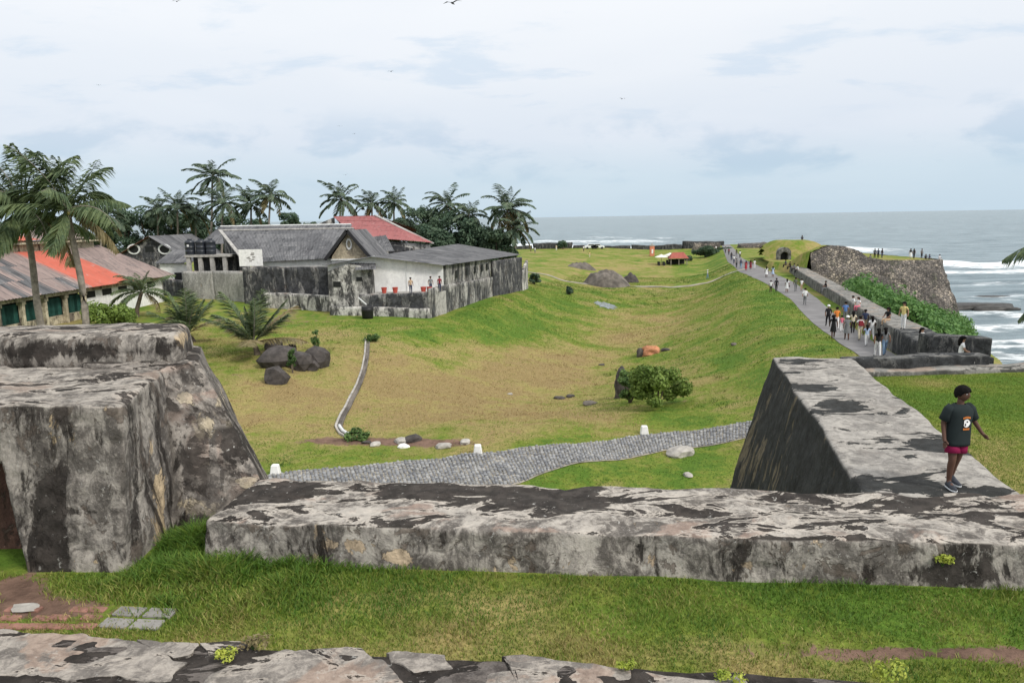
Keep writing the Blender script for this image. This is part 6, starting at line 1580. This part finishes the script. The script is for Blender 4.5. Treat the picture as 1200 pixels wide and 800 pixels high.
def person(loc, face, hgt, label, top='white', bottom='black', pose='stand', hair='short', skirt=None, bag=None, group=None, skin=0, shorts=False, sleeve=False):
    r = random.Random(int(abs(loc[0] * 977 + loc[1] * 131)) + len(PENDING))
    root = empty('person', loc, face); tag(root, label, 'person', group)
    J, ch = skeleton(pose, r); names = list(J)
    me = bpy.data.meshes.new('body'); me.from_pydata([tuple(J[n][0] * hgt) for n in names], [(names.index(a), names.index(b_)) for a, b_, _ in ch], [])
    o = bpy.data.objects.new('body', me); COL.objects.link(o)
    sk = o.modifiers.new('Skin', 'SKIN'); sk.use_smooth_shade = True
    for i, n in enumerate(names):
        me.skin_vertices[0].data[i].radius = (J[n][1] * hgt,) * 2; me.skin_vertices[0].data[i].use_root = n == 'pelvis'
    ss = o.modifiers.new('Sub', 'SUBSURF'); ss.levels = 1; ss.render_levels = 1
    PENDING.append((o, root, J, ch, hgt, top, bottom, shorts, sleeve, skin))
    # hair
    hp_ = J['head1'][0] * hgt; mb = MB(); n = 10; hr = .068 * hgt
    V = [(hp_.x + math.cos(2 * math.pi * k_ / n) * hr * rr, hp_.y + .008 * hgt + math.sin(2 * math.pi * k_ / n) * hr * rr * 1.1, hp_.z + zz * hgt + (.018 * hgt if math.sin(2 * math.pi * k_ / n) < -.3 and zz < 0 else 0)) for zz, rr in ((-.03, .98), (.0, 1.06), (.03, .9), (.052, .5)) for k_ in range(n)]
    mb.add(V, [(a * n + k_, a * n + (k_ + 1) % n, (a + 1) * n + (k_ + 1) % n, (a + 1) * n + k_) for a in range(3) for k_ in range(n)] + [tuple(range(3 * n, 4 * n))])
    if hair == 'long':
        mb.tube([(hp_.x, hp_.y + .03 * hgt, hp_.z + .02 * hgt), (hp_.x, hp_.y + .055 * hgt, hp_.z - .06 * hgt), (hp_.x, hp_.y + .065 * hgt, hp_.z - .17 * hgt), (hp_.x, hp_.y + .06 * hgt, hp_.z - .22 * hgt)], [.045 * hgt, .055 * hgt, .045 * hgt, .015 * hgt], 8)
    if hair == 'cap':
        mb.add([(hp_.x - .05 * hgt, hp_.y - .05 * hgt, hp_.z + .015 * hgt), (hp_.x + .05 * hgt, hp_.y - .05 * hgt, hp_.z + .015 * hgt), (hp_.x + .04 * hgt, hp_.y - .11 * hgt, hp_.z + .005 * hgt), (hp_.x - .04 * hgt, hp_.y - .11 * hgt, hp_.z + .005 * hgt)], [(0, 1, 2, 3)])
    mb.build('cap' if hair == 'cap' else 'hair', CM('white') if hair == 'cap' else HAIR, root, True)
    if skirt:
        mb = MB(); n = 14; pz = J['pelvis'][0].z
        prof = [(.085, .095), (.095, .0), (.115, -.12), (.13, -.24), (.14, -.34)]
        if skirt[1] == 'knee': prof = prof[:4]
        V = [(math.cos(2 * math.pi * k_ / n) * rr * hgt * (1 + .08 * math.sin(5 * k_)), math.sin(2 * math.pi * k_ / n) * rr * hgt * .8, (pz + zz) * hgt) for rr, zz in prof for k_ in range(n)]
        mb.add(V, [(a * n + k_, (a + 1) * n + k_, (a + 1) * n + (k_ + 1) % n, a * n + (k_ + 1) % n) for a in range(len(prof) - 1) for k_ in range(n)]); mb.build('skirt', CM(skirt[0]), root, True)
    if bag:
        b_ = bag[1]; mb = MB()
        if b_ == 'back': mb.hexa([(-.10 * hgt, .06 * hgt, .60 * hgt), (.10 * hgt, .06 * hgt, .60 * hgt), (.09 * hgt, .15 * hgt, .60 * hgt), (-.09 * hgt, .15 * hgt, .60 * hgt)], [(-.085 * hgt, .06 * hgt, .81 * hgt), (.085 * hgt, .06 * hgt, .81 * hgt), (.07 * hgt, .12 * hgt, .81 * hgt), (-.07 * hgt, .12 * hgt, .81 * hgt)])
        else: mb.hexa([(-.20 * hgt, -.06 * hgt, .40 * hgt), (-.15 * hgt, -.06 * hgt, .40 * hgt), (-.15 * hgt, .07 * hgt, .40 * hgt), (-.20 * hgt, .07 * hgt, .40 * hgt)], [(-.19 * hgt, -.04 * hgt, .52 * hgt), (-.16 * hgt, -.04 * hgt, .52 * hgt), (-.16 * hgt, .05 * hgt, .52 * hgt), (-.19 * hgt, .05 * hgt, .52 * hgt)])
        o2 = mb.build('backpack' if b_ == 'back' else 'handbag', CM(bag[0])); tag(o2, 'maroon backpack worn by the person in white on the promenade' if b_ == 'back' else 'black handbag carried by the ' + ('man all in black' if top == 'black' else 'woman in the long white dress'), 'bag')
        o2.location = loc; o2.rotation_euler = (0, 0, face)
    return root
def finish_people():
    dg = bpy.context.evaluated_depsgraph_get(); dg.update()
    for o, root, J, ch, hgt, top, bottom, shorts, sleeve, skin in PENDING:
        me = bpy.data.meshes.new_from_object(o.evaluated_get(dg)); me.name = 'body'
        o.modifiers.clear(); o.data = me; o.parent = root
        me.materials.clear()
        for m in (SKINS[skin], CM(top), CM(bottom), SHOE): me.materials.append(m)
        n = len(me.polygons); c = np.zeros(n * 3, np.float32); me.polygons.foreach_get('center', c); c = c.reshape(-1, 3) / hgt
        best = np.full(n, 1e9); lab = np.zeros(n, int)
        for a, b_, t in ch:
            A = np.array(J[a][0]); B = np.array(J[b_][0]); d = B - A; u = np.clip(((c - A) @ d) / (d @ d), 0, 1)
            dist = np.linalg.norm(c - A - u[:, None] * d, axis=1) / (J[a][1] * (1 - u) + J[b_][1] * u)
            mi = {'T': 1, 'S': 0, 'P': 2, 'P2': 0 if shorts else 2, 'F': 3, 'A': 1}[t]
            m = np.full(n, mi)
            if t == 'A' and not sleeve: m = np.where(u > .62, 0, 1)
            if t == 'P' and shorts: m = np.where(u > .8, 0, 2)
            k_ = dist < best; best = np.where(k_, dist, best); lab = np.where(k_, m, lab)
        me.polygons.foreach_set('material_index', lab.astype(np.int32)); me.polygons.foreach_set('use_smooth', np.ones(n, bool)); me.update()
def road(px_, py_):
    p_ = drop(px_, py_, 9.5); p_[2] += .04; return p_
AW = math.pi - .25       # walking away from the camera along the promenade
TO = -.2
PP = [(1028, 419, AW, 1.60, 'woman in black top and white trousers walking on the promenade', dict(top='black', bottom='white', pose='walk', hair='long')),
      (1036, 417, AW, 1.58, 'woman in grey top and blue jeans walking beside the one in white trousers', dict(top='grey', bottom='denim', pose='walk', hair='long')),
      (1021, 399, AW, 1.62, 'long haired woman in white shirt and white trousers walking away', dict(top='white', bottom='white', pose='walk', hair='long')),
      (1007, 399, AW, 1.62, 'person in white carrying a maroon backpack', dict(top='white', bottom='cream', pose='walk', bag=('maroon', 'back'))),
      (992, 399, AW, 1.66, 'person in a grey tunic and cap walking in the promenade crowd', dict(top='grey', bottom='grey', skirt=('grey', 'knee'), hair='cap', pose='walk', shorts=True)),
      (986, 389, AW, 1.20, 'child in a pink shirt in the promenade crowd', dict(top='pink', bottom='white', pose='walk')),
      (976, 397, AW, 1.62, 'woman in black top and black skirt at the grass side of the path', dict(top='black', bottom='black', skirt=('black', 'knee'), shorts=True, hair='long', pose='walk')),
      (980, 386, AW, 1.68, 'man in a bright orange shirt and white trousers', dict(top='orange', bottom='white', pose='walk')),
      (970, 383, AW, 1.72, 'man all in black with a white cap and hand bag', dict(top='black', bottom='black', hair='cap', pose='walk', bag=('black', 'hand'), sleeve=True)),
      (990, 378, AW, 1.70, 'man in a blue shirt next to the parapet', dict(top='blue', bottom='grey', pose='stand')),
      (1001, 368, -1.4, 1.65, 'person in pale clothes leaning back on the parapet', dict(top='white', bottom='grey', pose='lean', sleeve=True)),
      (943, 357.5, AW, 1.72, 'man in a white shirt and dark trousers alone on the path', dict(top='white', bottom='grey', pose='walk', sleeve=True)),
      (939, 341, TO, 1.45, 'child in a white shirt close to the parapet', dict(top='white', bottom='tan', pose='walk')),
      (932, 342, AW, 1.70, 'man in grey walking by the white dressed woman', dict(top='olive', bottom='grey', pose='walk')),
      (922, 343, AW, 1.62, 'woman in a long white dress with a dark bag', dict(top='white', bottom='white', skirt=('white', 'knee'), shorts=True, pose='walk', bag=('black', 'hand'), hair='long')),
      (903, 343, TO, 1.45, 'boy in white shirt and black shorts on the grass edge', dict(top='white', bottom='black', shorts=True, pose='stand')),
      (909.5, 342, TO, 1.62, 'man in black beside the boy on the grass edge', dict(top='black', bottom='black', pose='stand', sleeve=True)),
      (898, 325.5, AW, 1.62, 'schoolgirl in a white dress further along the path', dict(top='white', bottom='white', skirt=('white', 'knee'), shorts=True, hair='long')),
      (905.5, 325, AW, 1.62, 'woman in pale blue beside the girl in the white dress', dict(top='lightblue', bottom='lightblue', skirt=('lightblue', 'knee'), shorts=True, hair='long')),
      (874, 317, AW, 1.62, 'woman in a red dress at the bend of the path', dict(top='red', bottom='red', skirt=('red', 'long'), hair='long')),
      (879.5, 316, AW, 1.6, 'woman in a maroon dress beside the one in red', dict(top='maroon', bottom='maroon', skirt=('maroon', 'long'), hair='long')),
      (884, 315, AW, 1.55, 'person in white beside the women in red and maroon', dict(top='white', bottom='white')),
      (868, 315, AW, 1.70, 'man in navy and jeans near the women in red', dict(top='navy', bottom='denim', pose='walk')),
      (863, 314, AW, 1.68, 'man in grey shirt left of the man in navy', dict(top='grey', bottom='black', pose='walk')),
      (857, 305, AW, 1.70, 'man in black far along the promenade', dict(top='black', bottom='navy', pose='walk')),
      (863, 301, AW, 1.62, 'woman in olive far along the promenade', dict(top='olive', bottom='grey', hair='long', pose='walk')),
      (867, 302.5, AW, 1.62, 'person in a white top far along the promenade', dict(top='white', bottom='black')),
      (854, 299, AW, 1.66, 'person in maroon at the far promenade end', dict(top='maroon', bottom='black')),
      (850, 297, AW, 1.66, 'person in dark grey at the far promenade end', dict(top='grey', bottom='black')),
      (829, 327, 1.2, 1.68, 'person in white shirt walking up the side path', dict(top='white', bottom='denim', pose='walk', hair='cap')),
      (684, 295, 0, 1.7, 'person in white top standing on the far green', dict(top='white', bottom='black')),
      (652, 294, 0, 1.7, 'person in pale clothes near the lone far tree', dict(top='cream', bottom='white')),
      (627, 297, 0, 1.7, 'person in white at the shed end of the far green', dict(top='white', bottom='grey')),
      (691, 302, 0, 1.65, 'person in yellow on the far green', dict(top='yellow', bottom='cream')),
      (839, 295, 0, 1.65, 'person in white shirt beside the bushy far trees', dict(top='white', bottom='navy'))]
PP += [(1013, 389, AW, 1.64, 'man in a navy shirt between the backpack and the parapet', dict(top='navy', bottom='tan', pose='walk')),
       (999, 391, AW, 1.60, 'woman in a cream top in the middle of the crowd', dict(top='cream', bottom='black', pose='walk', hair='long')),
       (1015, 406, AW, 1.35, 'girl in lightblue walking in front of the white trousers', dict(top='lightblue', bottom='white', pose='walk', hair='long')),
       (860, 309, AW, 1.66, 'man in white shirt far along the promenade bend', dict(top='white', bottom='navy', pose='walk'))]
for px_, py_, fc, hg, lb, kw in PP: person(road(px_, py_), fc + random.uniform(-.2, .2), hg, lb, skin=random.choice((0, 0, 1, 2)), **kw)
# on the parapet
def on_parapet(px_, py_, z): return Pz(px_, py_, z)
person(Pz(1041, 374, 11.75) - (0, 0, .43), -1.2, 1.62, 'person in black sitting on the parapet with legs stretched', top='black', bottom='tan', pose='sit', hair='long')
person(Pz(1058, 386, 11.9), -.9, 1.60, 'woman in a yellow top standing on the parapet', top='yellow', bottom='white', pose='stand', hair='long', skin=1)
person(Pz(968, 337.5, 10.45) - (0, 0, .43), -1.6, 1.65, 'person in black seated on the parapet beside the lone white shirted man', top='black', bottom='grey', pose='sit', sleeve=True)
person(Pz(1006, 358.5, 10.8) - (0, 0, .43), -1.0, 1.6, 'person in pink trousers seated on the parapet', top='white', bottom='pink', pose='sit', hair='long', skin=1)
for i, (px_, lb, cl) in enumerate(((926, 'person in black seated at the far parapet end', 'black'), (931, 'person in grey seated at the far parapet end', 'grey'), (935, 'person in white seated at the far parapet end', 'white'), (921, 'person in navy seated at the far parapet end', 'navy'))):
    person(Pz(px_, 312 + (px_ - 925) * .45, 10.3) - (0, 0, .43), -1.4, 1.65, lb, top=cl, bottom='black', pose='sit', sleeve=True)
q = Py(1088, 409, 37); person((q[0] - .2, 37.4, 11.9 - .43), .4, 1.58, 'long haired woman in white seated on the near end of the parapet', top='white', bottom='white', pose='sit', hair='long', skin=1)
q = Py(1131, 417, 27.5); person((q[0], 27.8, q[2] - .45), 1.2, 1.58, 'dark haired person in white crouching behind the cross wall', top='white', bottom='black', pose='sit', hair='long', skin=1)
# bastion top
def on_top(px_, Y):
    p_ = Py(px_, 300, Y); i = np.argmin((X_all - p_[0]) ** 2 + (Y_all - Y) ** 2); return np.array([p_[0], Y, Z_all[i]])
X_all, Y_all, Z_all = VV_[:, 0], VV_[:, 1], VV_[:, 2]
for px_, Y, lb, kw in ((1025, 132, 'tall person in black standing first of three on the bastion', dict(top='black', bottom='black', sleeve=True)), (1029, 132.5, 'person in dark grey standing in the middle of three on the bastion', dict(top='navy', bottom='black', sleeve=True)), (1033.5, 132, 'person in black and jeans standing third on the bastion', dict(top='black', bottom='navy', sleeve=True)),
        (1020, 127.5, 'person in grey seated beside the three standing on the bastion', dict(top='grey', bottom='white', pose='sit')), (1067, 128, 'woman in black with white skirt near the bastion tip', dict(top='black', bottom='white', skirt=('white', 'long'), hair='long')), (1071, 128, 'woman in dark clothes beside the white skirt', dict(top='black', bottom='black', hair='long')),
        (1080, 130, 'man in dark grey standing near the bastion tip', dict(top='grey', bottom='black')), (1085, 126.5, 'person in black sitting near the bastion tip', dict(top='black', bottom='black', pose='sit', sleeve=True)), (1089, 126.5, 'person in navy sitting close to the bastion tip', dict(top='navy', bottom='black', pose='sit', sleeve=True)), (1101, 126.5, 'person in white sitting right at the bastion tip', dict(top='white', bottom='white', pose='sit')),
        (939, 142, 'lone dark figure seated on top of the gate mound', dict(top='black', bottom='black', pose='sit', sleeve=True)), (970, 121, 'person in black seated on the rubble mound', dict(top='black', bottom='black', pose='sit', sleeve=True)), (974, 121, 'person in navy seated on the rubble mound', dict(top='navy', bottom='navy', pose='sit', sleeve=True))):
    p_ = on_top(px_, Y); p_[2] -= .42 if kw.get('pose') == 'sit' else .02
    person(p_, random.uniform(-.5, .5), 1.70, lb, **kw)
# shed terrace
for px_, lb, cl, Y in ((481, 'shirtless looking person in tan at the terrace wall', 'tan', 72.4), (504.5, 'person in grey shirt on the shed terrace', 'grey', 73.4), (515, 'person in red shirt at the terrace corner', 'maroon', 73.6)):
    q = Py(px_, 330, Y); person((q[0], Y, 11.32), .4, 1.62, lb, top=cl, bottom='navy')
finish_people()

# ------------------------------------------------------------------ the boy on the terrace wall
def boy():
    Hh = 1.41
    P0 = Pz(1117, 570, 14.80); P0[2] = 14.80
    root = empty('person', P0, math.radians(2)); tag(root, 'boy in dark printed T-shirt and crimson shorts walking along the terrace wall', 'person')
    # skeleton (metres, facing local -Y)
    J = {}; ch = []
    def j(n, p, r): J[n] = (Vector(p), r)
    j('pelvis', (0, 0, .73), .095); j('belly', (0, -.01, .84), .088); j('chest', (0, -.01, 1.00), .100); j('neckb', (0, 0, 1.135), .055); j('neck', (.0, -.005, 1.18), .043); j('skull', (0, -.012, 1.25), .05)
    j('hipr', (-.07, 0, .70), .078); j('kner', (-.075, -.05, .395), .05); j('calr', (-.075, -.02, .29), .047); j('ankr', (-.07, .0, .075), .030); j('toer', (-.085, -.13, .035), .026)
    j('hipl', (.07, 0, .70), .078); j('knel', (.06, .045, .40), .05); j('call', (.055, .09, .30), .047); j('ankl', (.05, .14, .095), .030); j('toel', (.055, .02, .035), .026)
    j('shor', (-.135, 0, 1.10), .052); j('elbr', (-.19, .03, .90), .036); j('wrir', (-.20, -.03, .70), .025); j('palr', (-.198, -.05, .645), .026)
    j('shol', (.135, 0, 1.10), .052); j('elbl', (.225, .04, .92), .036); j('wril', (.33, .01, .755), .024); j('pall', (.365, -.005, .71), .025)
    for a, b_ in (('pelvis', 'belly'), ('belly', 'chest'), ('chest', 'neckb'), ('neckb', 'neck'), ('neck', 'skull')): ch.append((a, b_))
    for n in 'rl': ch += [('pelvis', 'hip' + n), ('hip' + n, 'kne' + n), ('kne' + n, 'cal' + n), ('cal' + n, 'ank' + n), ('ank' + n, 'toe' + n), ('chest', 'sho' + n), ('sho' + n, 'elb' + n), ('elb' + n, 'wri' + n), ('wri' + n, 'pal' + n)]
    roots = ['pelvis']
    for n, d, sd in (('r', Vector((0.02, -.22, -.97)), Vector((.25, -.95, .2))), ('l', Vector((.62, -.2, -.76)), Vector((.1, -.97, .2)))):
        d.normalize(); pc = J['pal' + n][0]; sd = (sd - d * sd.dot(d)).normalized(); nrm = d.cross(sd)
        for k_, (o_, L) in enumerate(((-.024, .058), (-.008, .068), (.008, .064), (.022, .05))):
            a = pc + sd * o_; b_ = a + d * (L * .55 + .015); c = b_ + (d * .8 + nrm * (.45 if n == 'r' else -.45)).normalized() * L * .5
            for q, p, r in (('a', a, .010), ('b', b_, .009), ('c', c, .007)): j('f%s%d%s' % (n, k_, q), p, r)
            ch.append(('f%s%da' % (n, k_), 'f%s%db' % (n, k_))); ch.append(('f%s%db' % (n, k_), 'f%s%dc' % (n, k_))); roots.append('f%s%da' % (n, k_))
        a = pc - d * .02 + sd * .015; b_ = a + (d * .6 + sd * .8).normalized() * .035; c = b_ + (d * .9 + sd * .3).normalized() * .028
        for q, p, r in (('a', a, .011), ('b', b_, .010), ('c', c, .008)): j('t%s%s' % (n, q), p, r)
        ch.append(('t%sa' % n, 't%sb' % n)); ch.append(('t%sb' % n, 't%sc' % n)); roots.append('t%sa' % n)
    names = list(J); me = bpy.data.meshes.new('body'); me.from_pydata([tuple(J[n][0]) for n in names], [(names.index(a), names.index(b_)) for a, b_ in ch], [])
    o = bpy.data.objects.new('body', me); COL.objects.link(o)
    sk = o.modifiers.new('Skin', 'SKIN'); sk.use_smooth_shade = True
    for i, n in enumerate(names):
        me.skin_vertices[0].data[i].radius = (J[n][1],) * 2; me.skin_vertices[0].data[i].use_root = n in roots
    ss = o.modifiers.new('Sub', 'SUBSURF'); ss.levels = 2; ss.render_levels = 2
    dg = bpy.context.evaluated_depsgraph_get(); dg.update()
    me = bpy.data.meshes.new_from_object(o.evaluated_get(dg)); o.modifiers.clear()
    # head with face, turned to the boy's left
    bm = bmesh.new(); bm.from_mesh(me)
    hb = bmesh.ops.create_uvsphere(bm, u_segments=40, v_segments=28, radius=1.0)['verts']
    yaw = math.radians(26); cy, sy = math.cos(yaw), math.sin(yaw); hc = Vector((.005, -.02, 1.305))
    g = lambda x, s: math.exp(-(x / s) ** 2)
    for v in hb:
        x, y, z = v.co
        px, py, pz = x * .070, y * .088, z * .105
        if z < 0: px *= 1 - .30 * z * z; py = py * (1 - .18 * z * z) - .010 * z * z
        if y < 0:
            py -= .022 * g(x, .16) * g(z + .10, .20) + .008 * g(x, .22) * g(z + .26, .10)          # nose
            py -= .006 * g(z - .16, .10) * g(abs(x) - .3, .25)                                     # brow
            py += .010 * g(abs(x) - .36, .14) * g(z - .02, .11)                                    # eye sockets
            py -= .008 * g(x, .26) * g(z + .44, .07) + .008 * g(x, .28) * g(z + .56, .07)          # lips
            py += .004 * g(x, .25) * g(z + .50, .02)
            py -= .009 * g(x, .25) * g(z + .80, .16)                                               # chin
        q = Vector((px, py, pz)); v.co = Vector((q.x * cy - q.y * sy, q.x * sy + q.y * cy, q.z)) + hc
    for sx in (-1, 1):
        eb = bmesh.ops.create_uvsphere(bm, u_segments=12, v_segments=8, radius=1.0)['verts']
        for v in eb:
            q = Vector((sx * .070 + v.co.x * .010, .008 + v.co.y * .018 + v.co.z * .004, -.012 + v.co.z * .030)); v.co = Vector((q.x * cy - q.y * sy, q.x * sy + q.y * cy, q.z)) + hc
    me2 = bpy.data.meshes.new('body'); bm.to_mesh(me2); bm.free()
    o.data = me2; o.parent = root; me2.materials.clear(); me2.materials.append(SKINS[2])
    me2.polygons.foreach_set('material_index', np.zeros(len(me2.polygons), np.int32)); me2.polygons.foreach_set('use_smooth', np.ones(len(me2.polygons), bool))
    def hd(p): q = Vector(p); return Vector((q.x * cy - q.y * sy, q.x * sy + q.y * cy, q.z)) + hc
    for sx in (-1, 1):
        mb = MB(); mb.tube([hd((sx * .027, -.076, .004)), hd((sx * .027, -.083, .004))], [.009, .005], 10); mb.build('eye', CM('white'), root)
        mb = MB(); mb.tube([hd((sx * .028, -.0832, .004)), hd((sx * .028, -.0845, .004))], .0055, 8); mb.build('pupil', HAIR, root)
        mb = MB(); mb.tube([hd((sx * .014, -.088, .022)), hd((sx * .028, -.088, .027)), hd((sx * .044, -.078, .023))], .004, 5); mb.build('eyebrow', HAIR, root)
    mb = MB(); mb.tube([hd((-.02, -.091, -.052)), hd((0, -.098, -.053)), hd((.02, -.091, -.052))], .003, 5); mb.build('mouth', CM('maroon'), root)
    # hair: thick short cap with a fringe
    mb = MB(); nu, nv = 44, 18; V = []
    for i in range(nv + 1):
        for k_ in range(nu):
            a = 2 * math.pi * k_ / nu; fr = (1 - math.sin(a)) / 2       # 1 at the forehead (-Y)
            lo = -.62 + .98 * fr ** 1.6 + .05 * math.sin(7 * a); z = 1.0 + (lo - 1.0) * (i / nv) ** .8; rr = math.sqrt(max(0, 1 - min(1, z) ** 2))
            nn = 1 + .035 * math.sin(9 * a + 5 * z) + .03 * math.sin(17 * a - 11 * z)
            sc_ = 1.13 * nn if i < nv else 1.03
            V.append(hd((math.cos(a) * rr * .072 * sc_, math.sin(a) * rr * .092 * sc_ - (.012 * fr if .25 < z < .8 else 0), z * .105 * (1.10 + .03 * math.sin(6 * a)))))
    mb.add(V, [(i * nu + k_, (i + 1) * nu + k_, (i + 1) * nu + (k_ + 1) % nu, i * nu + (k_ + 1) % nu) for i in range(nv) for k_ in range(nu)]); mb.build('hair', HAIR, root, True)
    # T-shirt: loose loft with sleeves and neckline
    def loft(rings, n, name, mat, wr=.004, seed=1, close=False):
        V = []
        for (cx, cy_, cz, rx, ry) in rings:
            for k_ in range(n):
                a = 2 * math.pi * k_ / n; ca, sa = math.cos(a), math.sin(a); pw = .82
                V.append((cx + np.sign(ca) * abs(ca) ** pw * rx, cy_ + np.sign(sa) * abs(sa) ** pw * ry, cz))
        V = np.array(V); V[:, :2] += np.stack([fbm(V, 9, 3, seed), fbm(V, 9, 3, seed + 5)], 1) * wr * 4
        m = MB(); m.add(V, [(i * n + k_, i * n + (k_ + 1) % n, (i + 1) * n + (k_ + 1) % n, (i + 1) * n + k_) for i in range(len(rings) - 1) for k_ in range(n)])
        ob = m.build(name, mat, root, True); sf = ob.modifiers.new('s', 'SOLIDIFY'); sf.thickness = .006
        return ob
    shirt = loft([(0, 0, .60, 0.162, 0.120), (0, 0, .64, 0.158, 0.117), (0, 0, .72, 0.152, 0.115), (0, -.005, .82, 0.149, 0.113), (0, -.01, .92, 0.150, 0.115), (0, -.01, 1.0, 0.156, 0.115), (0, -.008, 1.07, 0.160, 0.105), (0, -.004, 1.115, 0.149, 0.089), (0, 0, 1.142, 0.113, 0.073), (0, 0, 1.158, 0.077, 0.064), (0, -.002, 1.163, 0.062, 0.056)], 40, 'tshirt', CM('darkgreen'), .004, 3)
    for sx, el, nm in ((-1, J['elbr'][0], 'r'), (1, J['elbl'][0], 'l')):
        s0 = J['sho' + nm][0]; d = (el - s0).normalized(); m = MB()
        m.tube([s0 - d * .02 - Vector((sx * .03, 0, 0)), s0 + d * .03, s0 + d * .10, s0 + d * .175, s0 + d * .18], [.068, .072, .070, .074, .06], 20); m.build('sleeve', CM('darkgreen'), root, True)
    # shorts
    loft([(0, 0, .76, .115, .088), (0, 0, .70, .125, .098), (0, 0, .64, .134, .104)], 36, 'shorts', CM('crimson'), .003, 8)
    for nm in 'rl':
        a, b_ = J['hip' + nm][0], J['kne' + nm][0]; d = (b_ - a).normalized(); m = MB()
        m.tube([a + d * .0, a + d * .07, a + d * .14, a + d * .205, a + d * .207], [.076, .083, .090, .096, .082], 22); m.build('shorts_leg', CM('crimson'), root, True)
    # shoes
    for nm in 'rl':
        an_, to = J['ank' + nm][0], J['toe' + nm][0]; d = (to - an_); d.z = 0; d.normalize(); sd = Vector((-d.y, d.x, 0)); base = Vector((an_.x, an_.y, 0 if nm == 'r' else .012)) - d * .035
        lift = 0 if nm == 'r' else .03
        prof = [(0, .030, .07), (.03, .037, .085), (.08, .040, .075), (.13, .044, .052), (.18, .043, .040), (.215, .034, .032), (.235, .014, .024)]
        n = 12; m = MB(); V = []
        for s_, w_, h_ in prof:
            zz = base.z + lift * max(0, 1 - s_ / .2)
            for k_ in range(n):
                a = 2 * math.pi * k_ / n; V.append(base + d * s_ + sd * (math.cos(a) * w_) + Vector((0, 0, zz - base.z + .018 + max(0, math.sin(a)) * h_ + min(0, math.sin(a)) * .006)))
        m.add(V, [(i * n + k_, i * n + (k_ + 1) % n, (i + 1) * n + (k_ + 1) % n, (i + 1) * n + k_) for i in range(len(prof) - 1) for k_ in range(n)] + [tuple(range(n))[::-1], tuple(range((len(prof) - 1) * n, len(prof) * n))])
        sh = m.build('shoe', SHOE, root, True)
        m = MB(); top = []; bot = []
        outl = [(s_, w_ * 1.03) for s_, w_, _ in prof]; loop = [(s_, w_) for s_, w_ in outl] + [(s_, -w_) for s_, w_ in outl[::-1]]
        for s_, w_ in loop:
            zz = base.z + lift * max(0, 1 - s_ / .2); top.append(base + d * s_ + sd * w_ + Vector((0, 0, zz - base.z + .020))); bot.append(base + d * s_ + sd * w_ + Vector((0, 0, zz - base.z)))
        q = len(loop); m.add(top + bot, [tuple(range(q)), tuple(range(q, 2 * q))[::-1]] + [(i, q + i, q + (i + 1) % q, (i + 1) % q) for i in range(q)]); so = m.build('sole', SOLE, sh)
    # print on the chest: white rounded figure between two orange lines of lettering, laid over the cloth
    def chest(u, z):  # point on the shirt front
        yy = -.115 - .012 - .010 * math.cos(min(1.5, abs(u) / .12)); yy += .03 * (abs(u) / .12) ** 2.2
        return Vector((u, yy + .004, z))
    def patch(poly, mat, nm_, lift=0.0):
        c = sum((Vector(p) for p in poly), Vector((0, 0))) / len(poly); m = MB(); n = len(poly)
        V = [chest(*c) - Vector((0, lift, 0))] + [chest(*p) - Vector((0, lift, 0)) for p in poly]
        m.add(V, [(0, 1 + i, 1 + (i + 1) % n) for i in range(n)]); ob = m.build(nm_, mat, shirt); return ob
    ox = .025
    body = [(ox + math.cos(t) * (.046 + .008 * math.cos(3 * t)), .925 + math.sin(t) * .055) for t in [2 * math.pi * i / 22 for i in range(22)]]
    patch(body, CM('white'), 'print_figure'); 
    patch([(ox + .004 + math.cos(t) * .012, .945 + math.sin(t) * .012) for t in [2 * math.pi * i / 8 for i in range(8)]], CM('black'), 'print_mark', .003)
    patch([(ox - .02 + math.cos(t) * .008, .905 + math.sin(t) * .02) for t in [2 * math.pi * i / 8 for i in range(8)]], CM('black'), 'print_mark', .003)
    for zc_, nn in ((1.005, 7), (.845, 6)):
        for i in range(nn):
            u = ox + (i - (nn - 1) / 2) * .0155; zo = -.0012 * (i - (nn - 1) / 2) ** 2 if zc_ > .9 else 0
            patch([(u - .006, zc_ + zo - .013), (u + .006, zc_ + zo - .013), (u + .005, zc_ + zo + .013), (u - .005, zc_ + zo + .012)], CM('orange'), 'print_letter')
boy()

# ------------------------------------------------------------------ birds
for i, (px_, py_, Y, s_, lb) in enumerate(((530, 4, 60, .9, 'dark bird with spread wings high over the valley'), (458, 84, 90, .5, 'small dark bird gliding over the dark hall'), (729, 116, 120, .7, 'bird gliding alone over the sea side'), (398, 148, 150, .6, 'tiny bird of the pair over the red roof'), (415, 157, 160, .6, 'lower tiny bird over the red roof'), (116, 100, 150, .6, 'tiny bird over the tall palms'), (405, 205, 120, .45, 'tiny bird just above the full crowned palm'), (207, 2, 90, .6, 'bird at the cloud edge over the tall palms'))):
    c = Py(px_, py_, Y); root = empty('bird', c, random.uniform(-.8, .8)); tag(root, lb, 'bird')
    mb = MB(); mb.tube([(0, -.28, 0), (0, -.15, .01), (0, .05, .01), (0, .3, 0), (0, .42, 0)], [.01, .06, .08, .04, .015], 8); ob = mb.build('body', MT('bird_dark'), root, True); ob.scale = (s_,) * 3
    for sx in (-1, 1):
        mb = MB(); mb.add([(0, -.1, .03), (sx * .45, -.14, .16), (sx * .95, .05, .06), (sx * .42, .06, .15), (0, .12, .03)], [(0, 1, 3, 4), (1, 2, 3)]); ob = mb.build('wing', MT('bird_dark'), root); ob.scale = (s_,) * 3
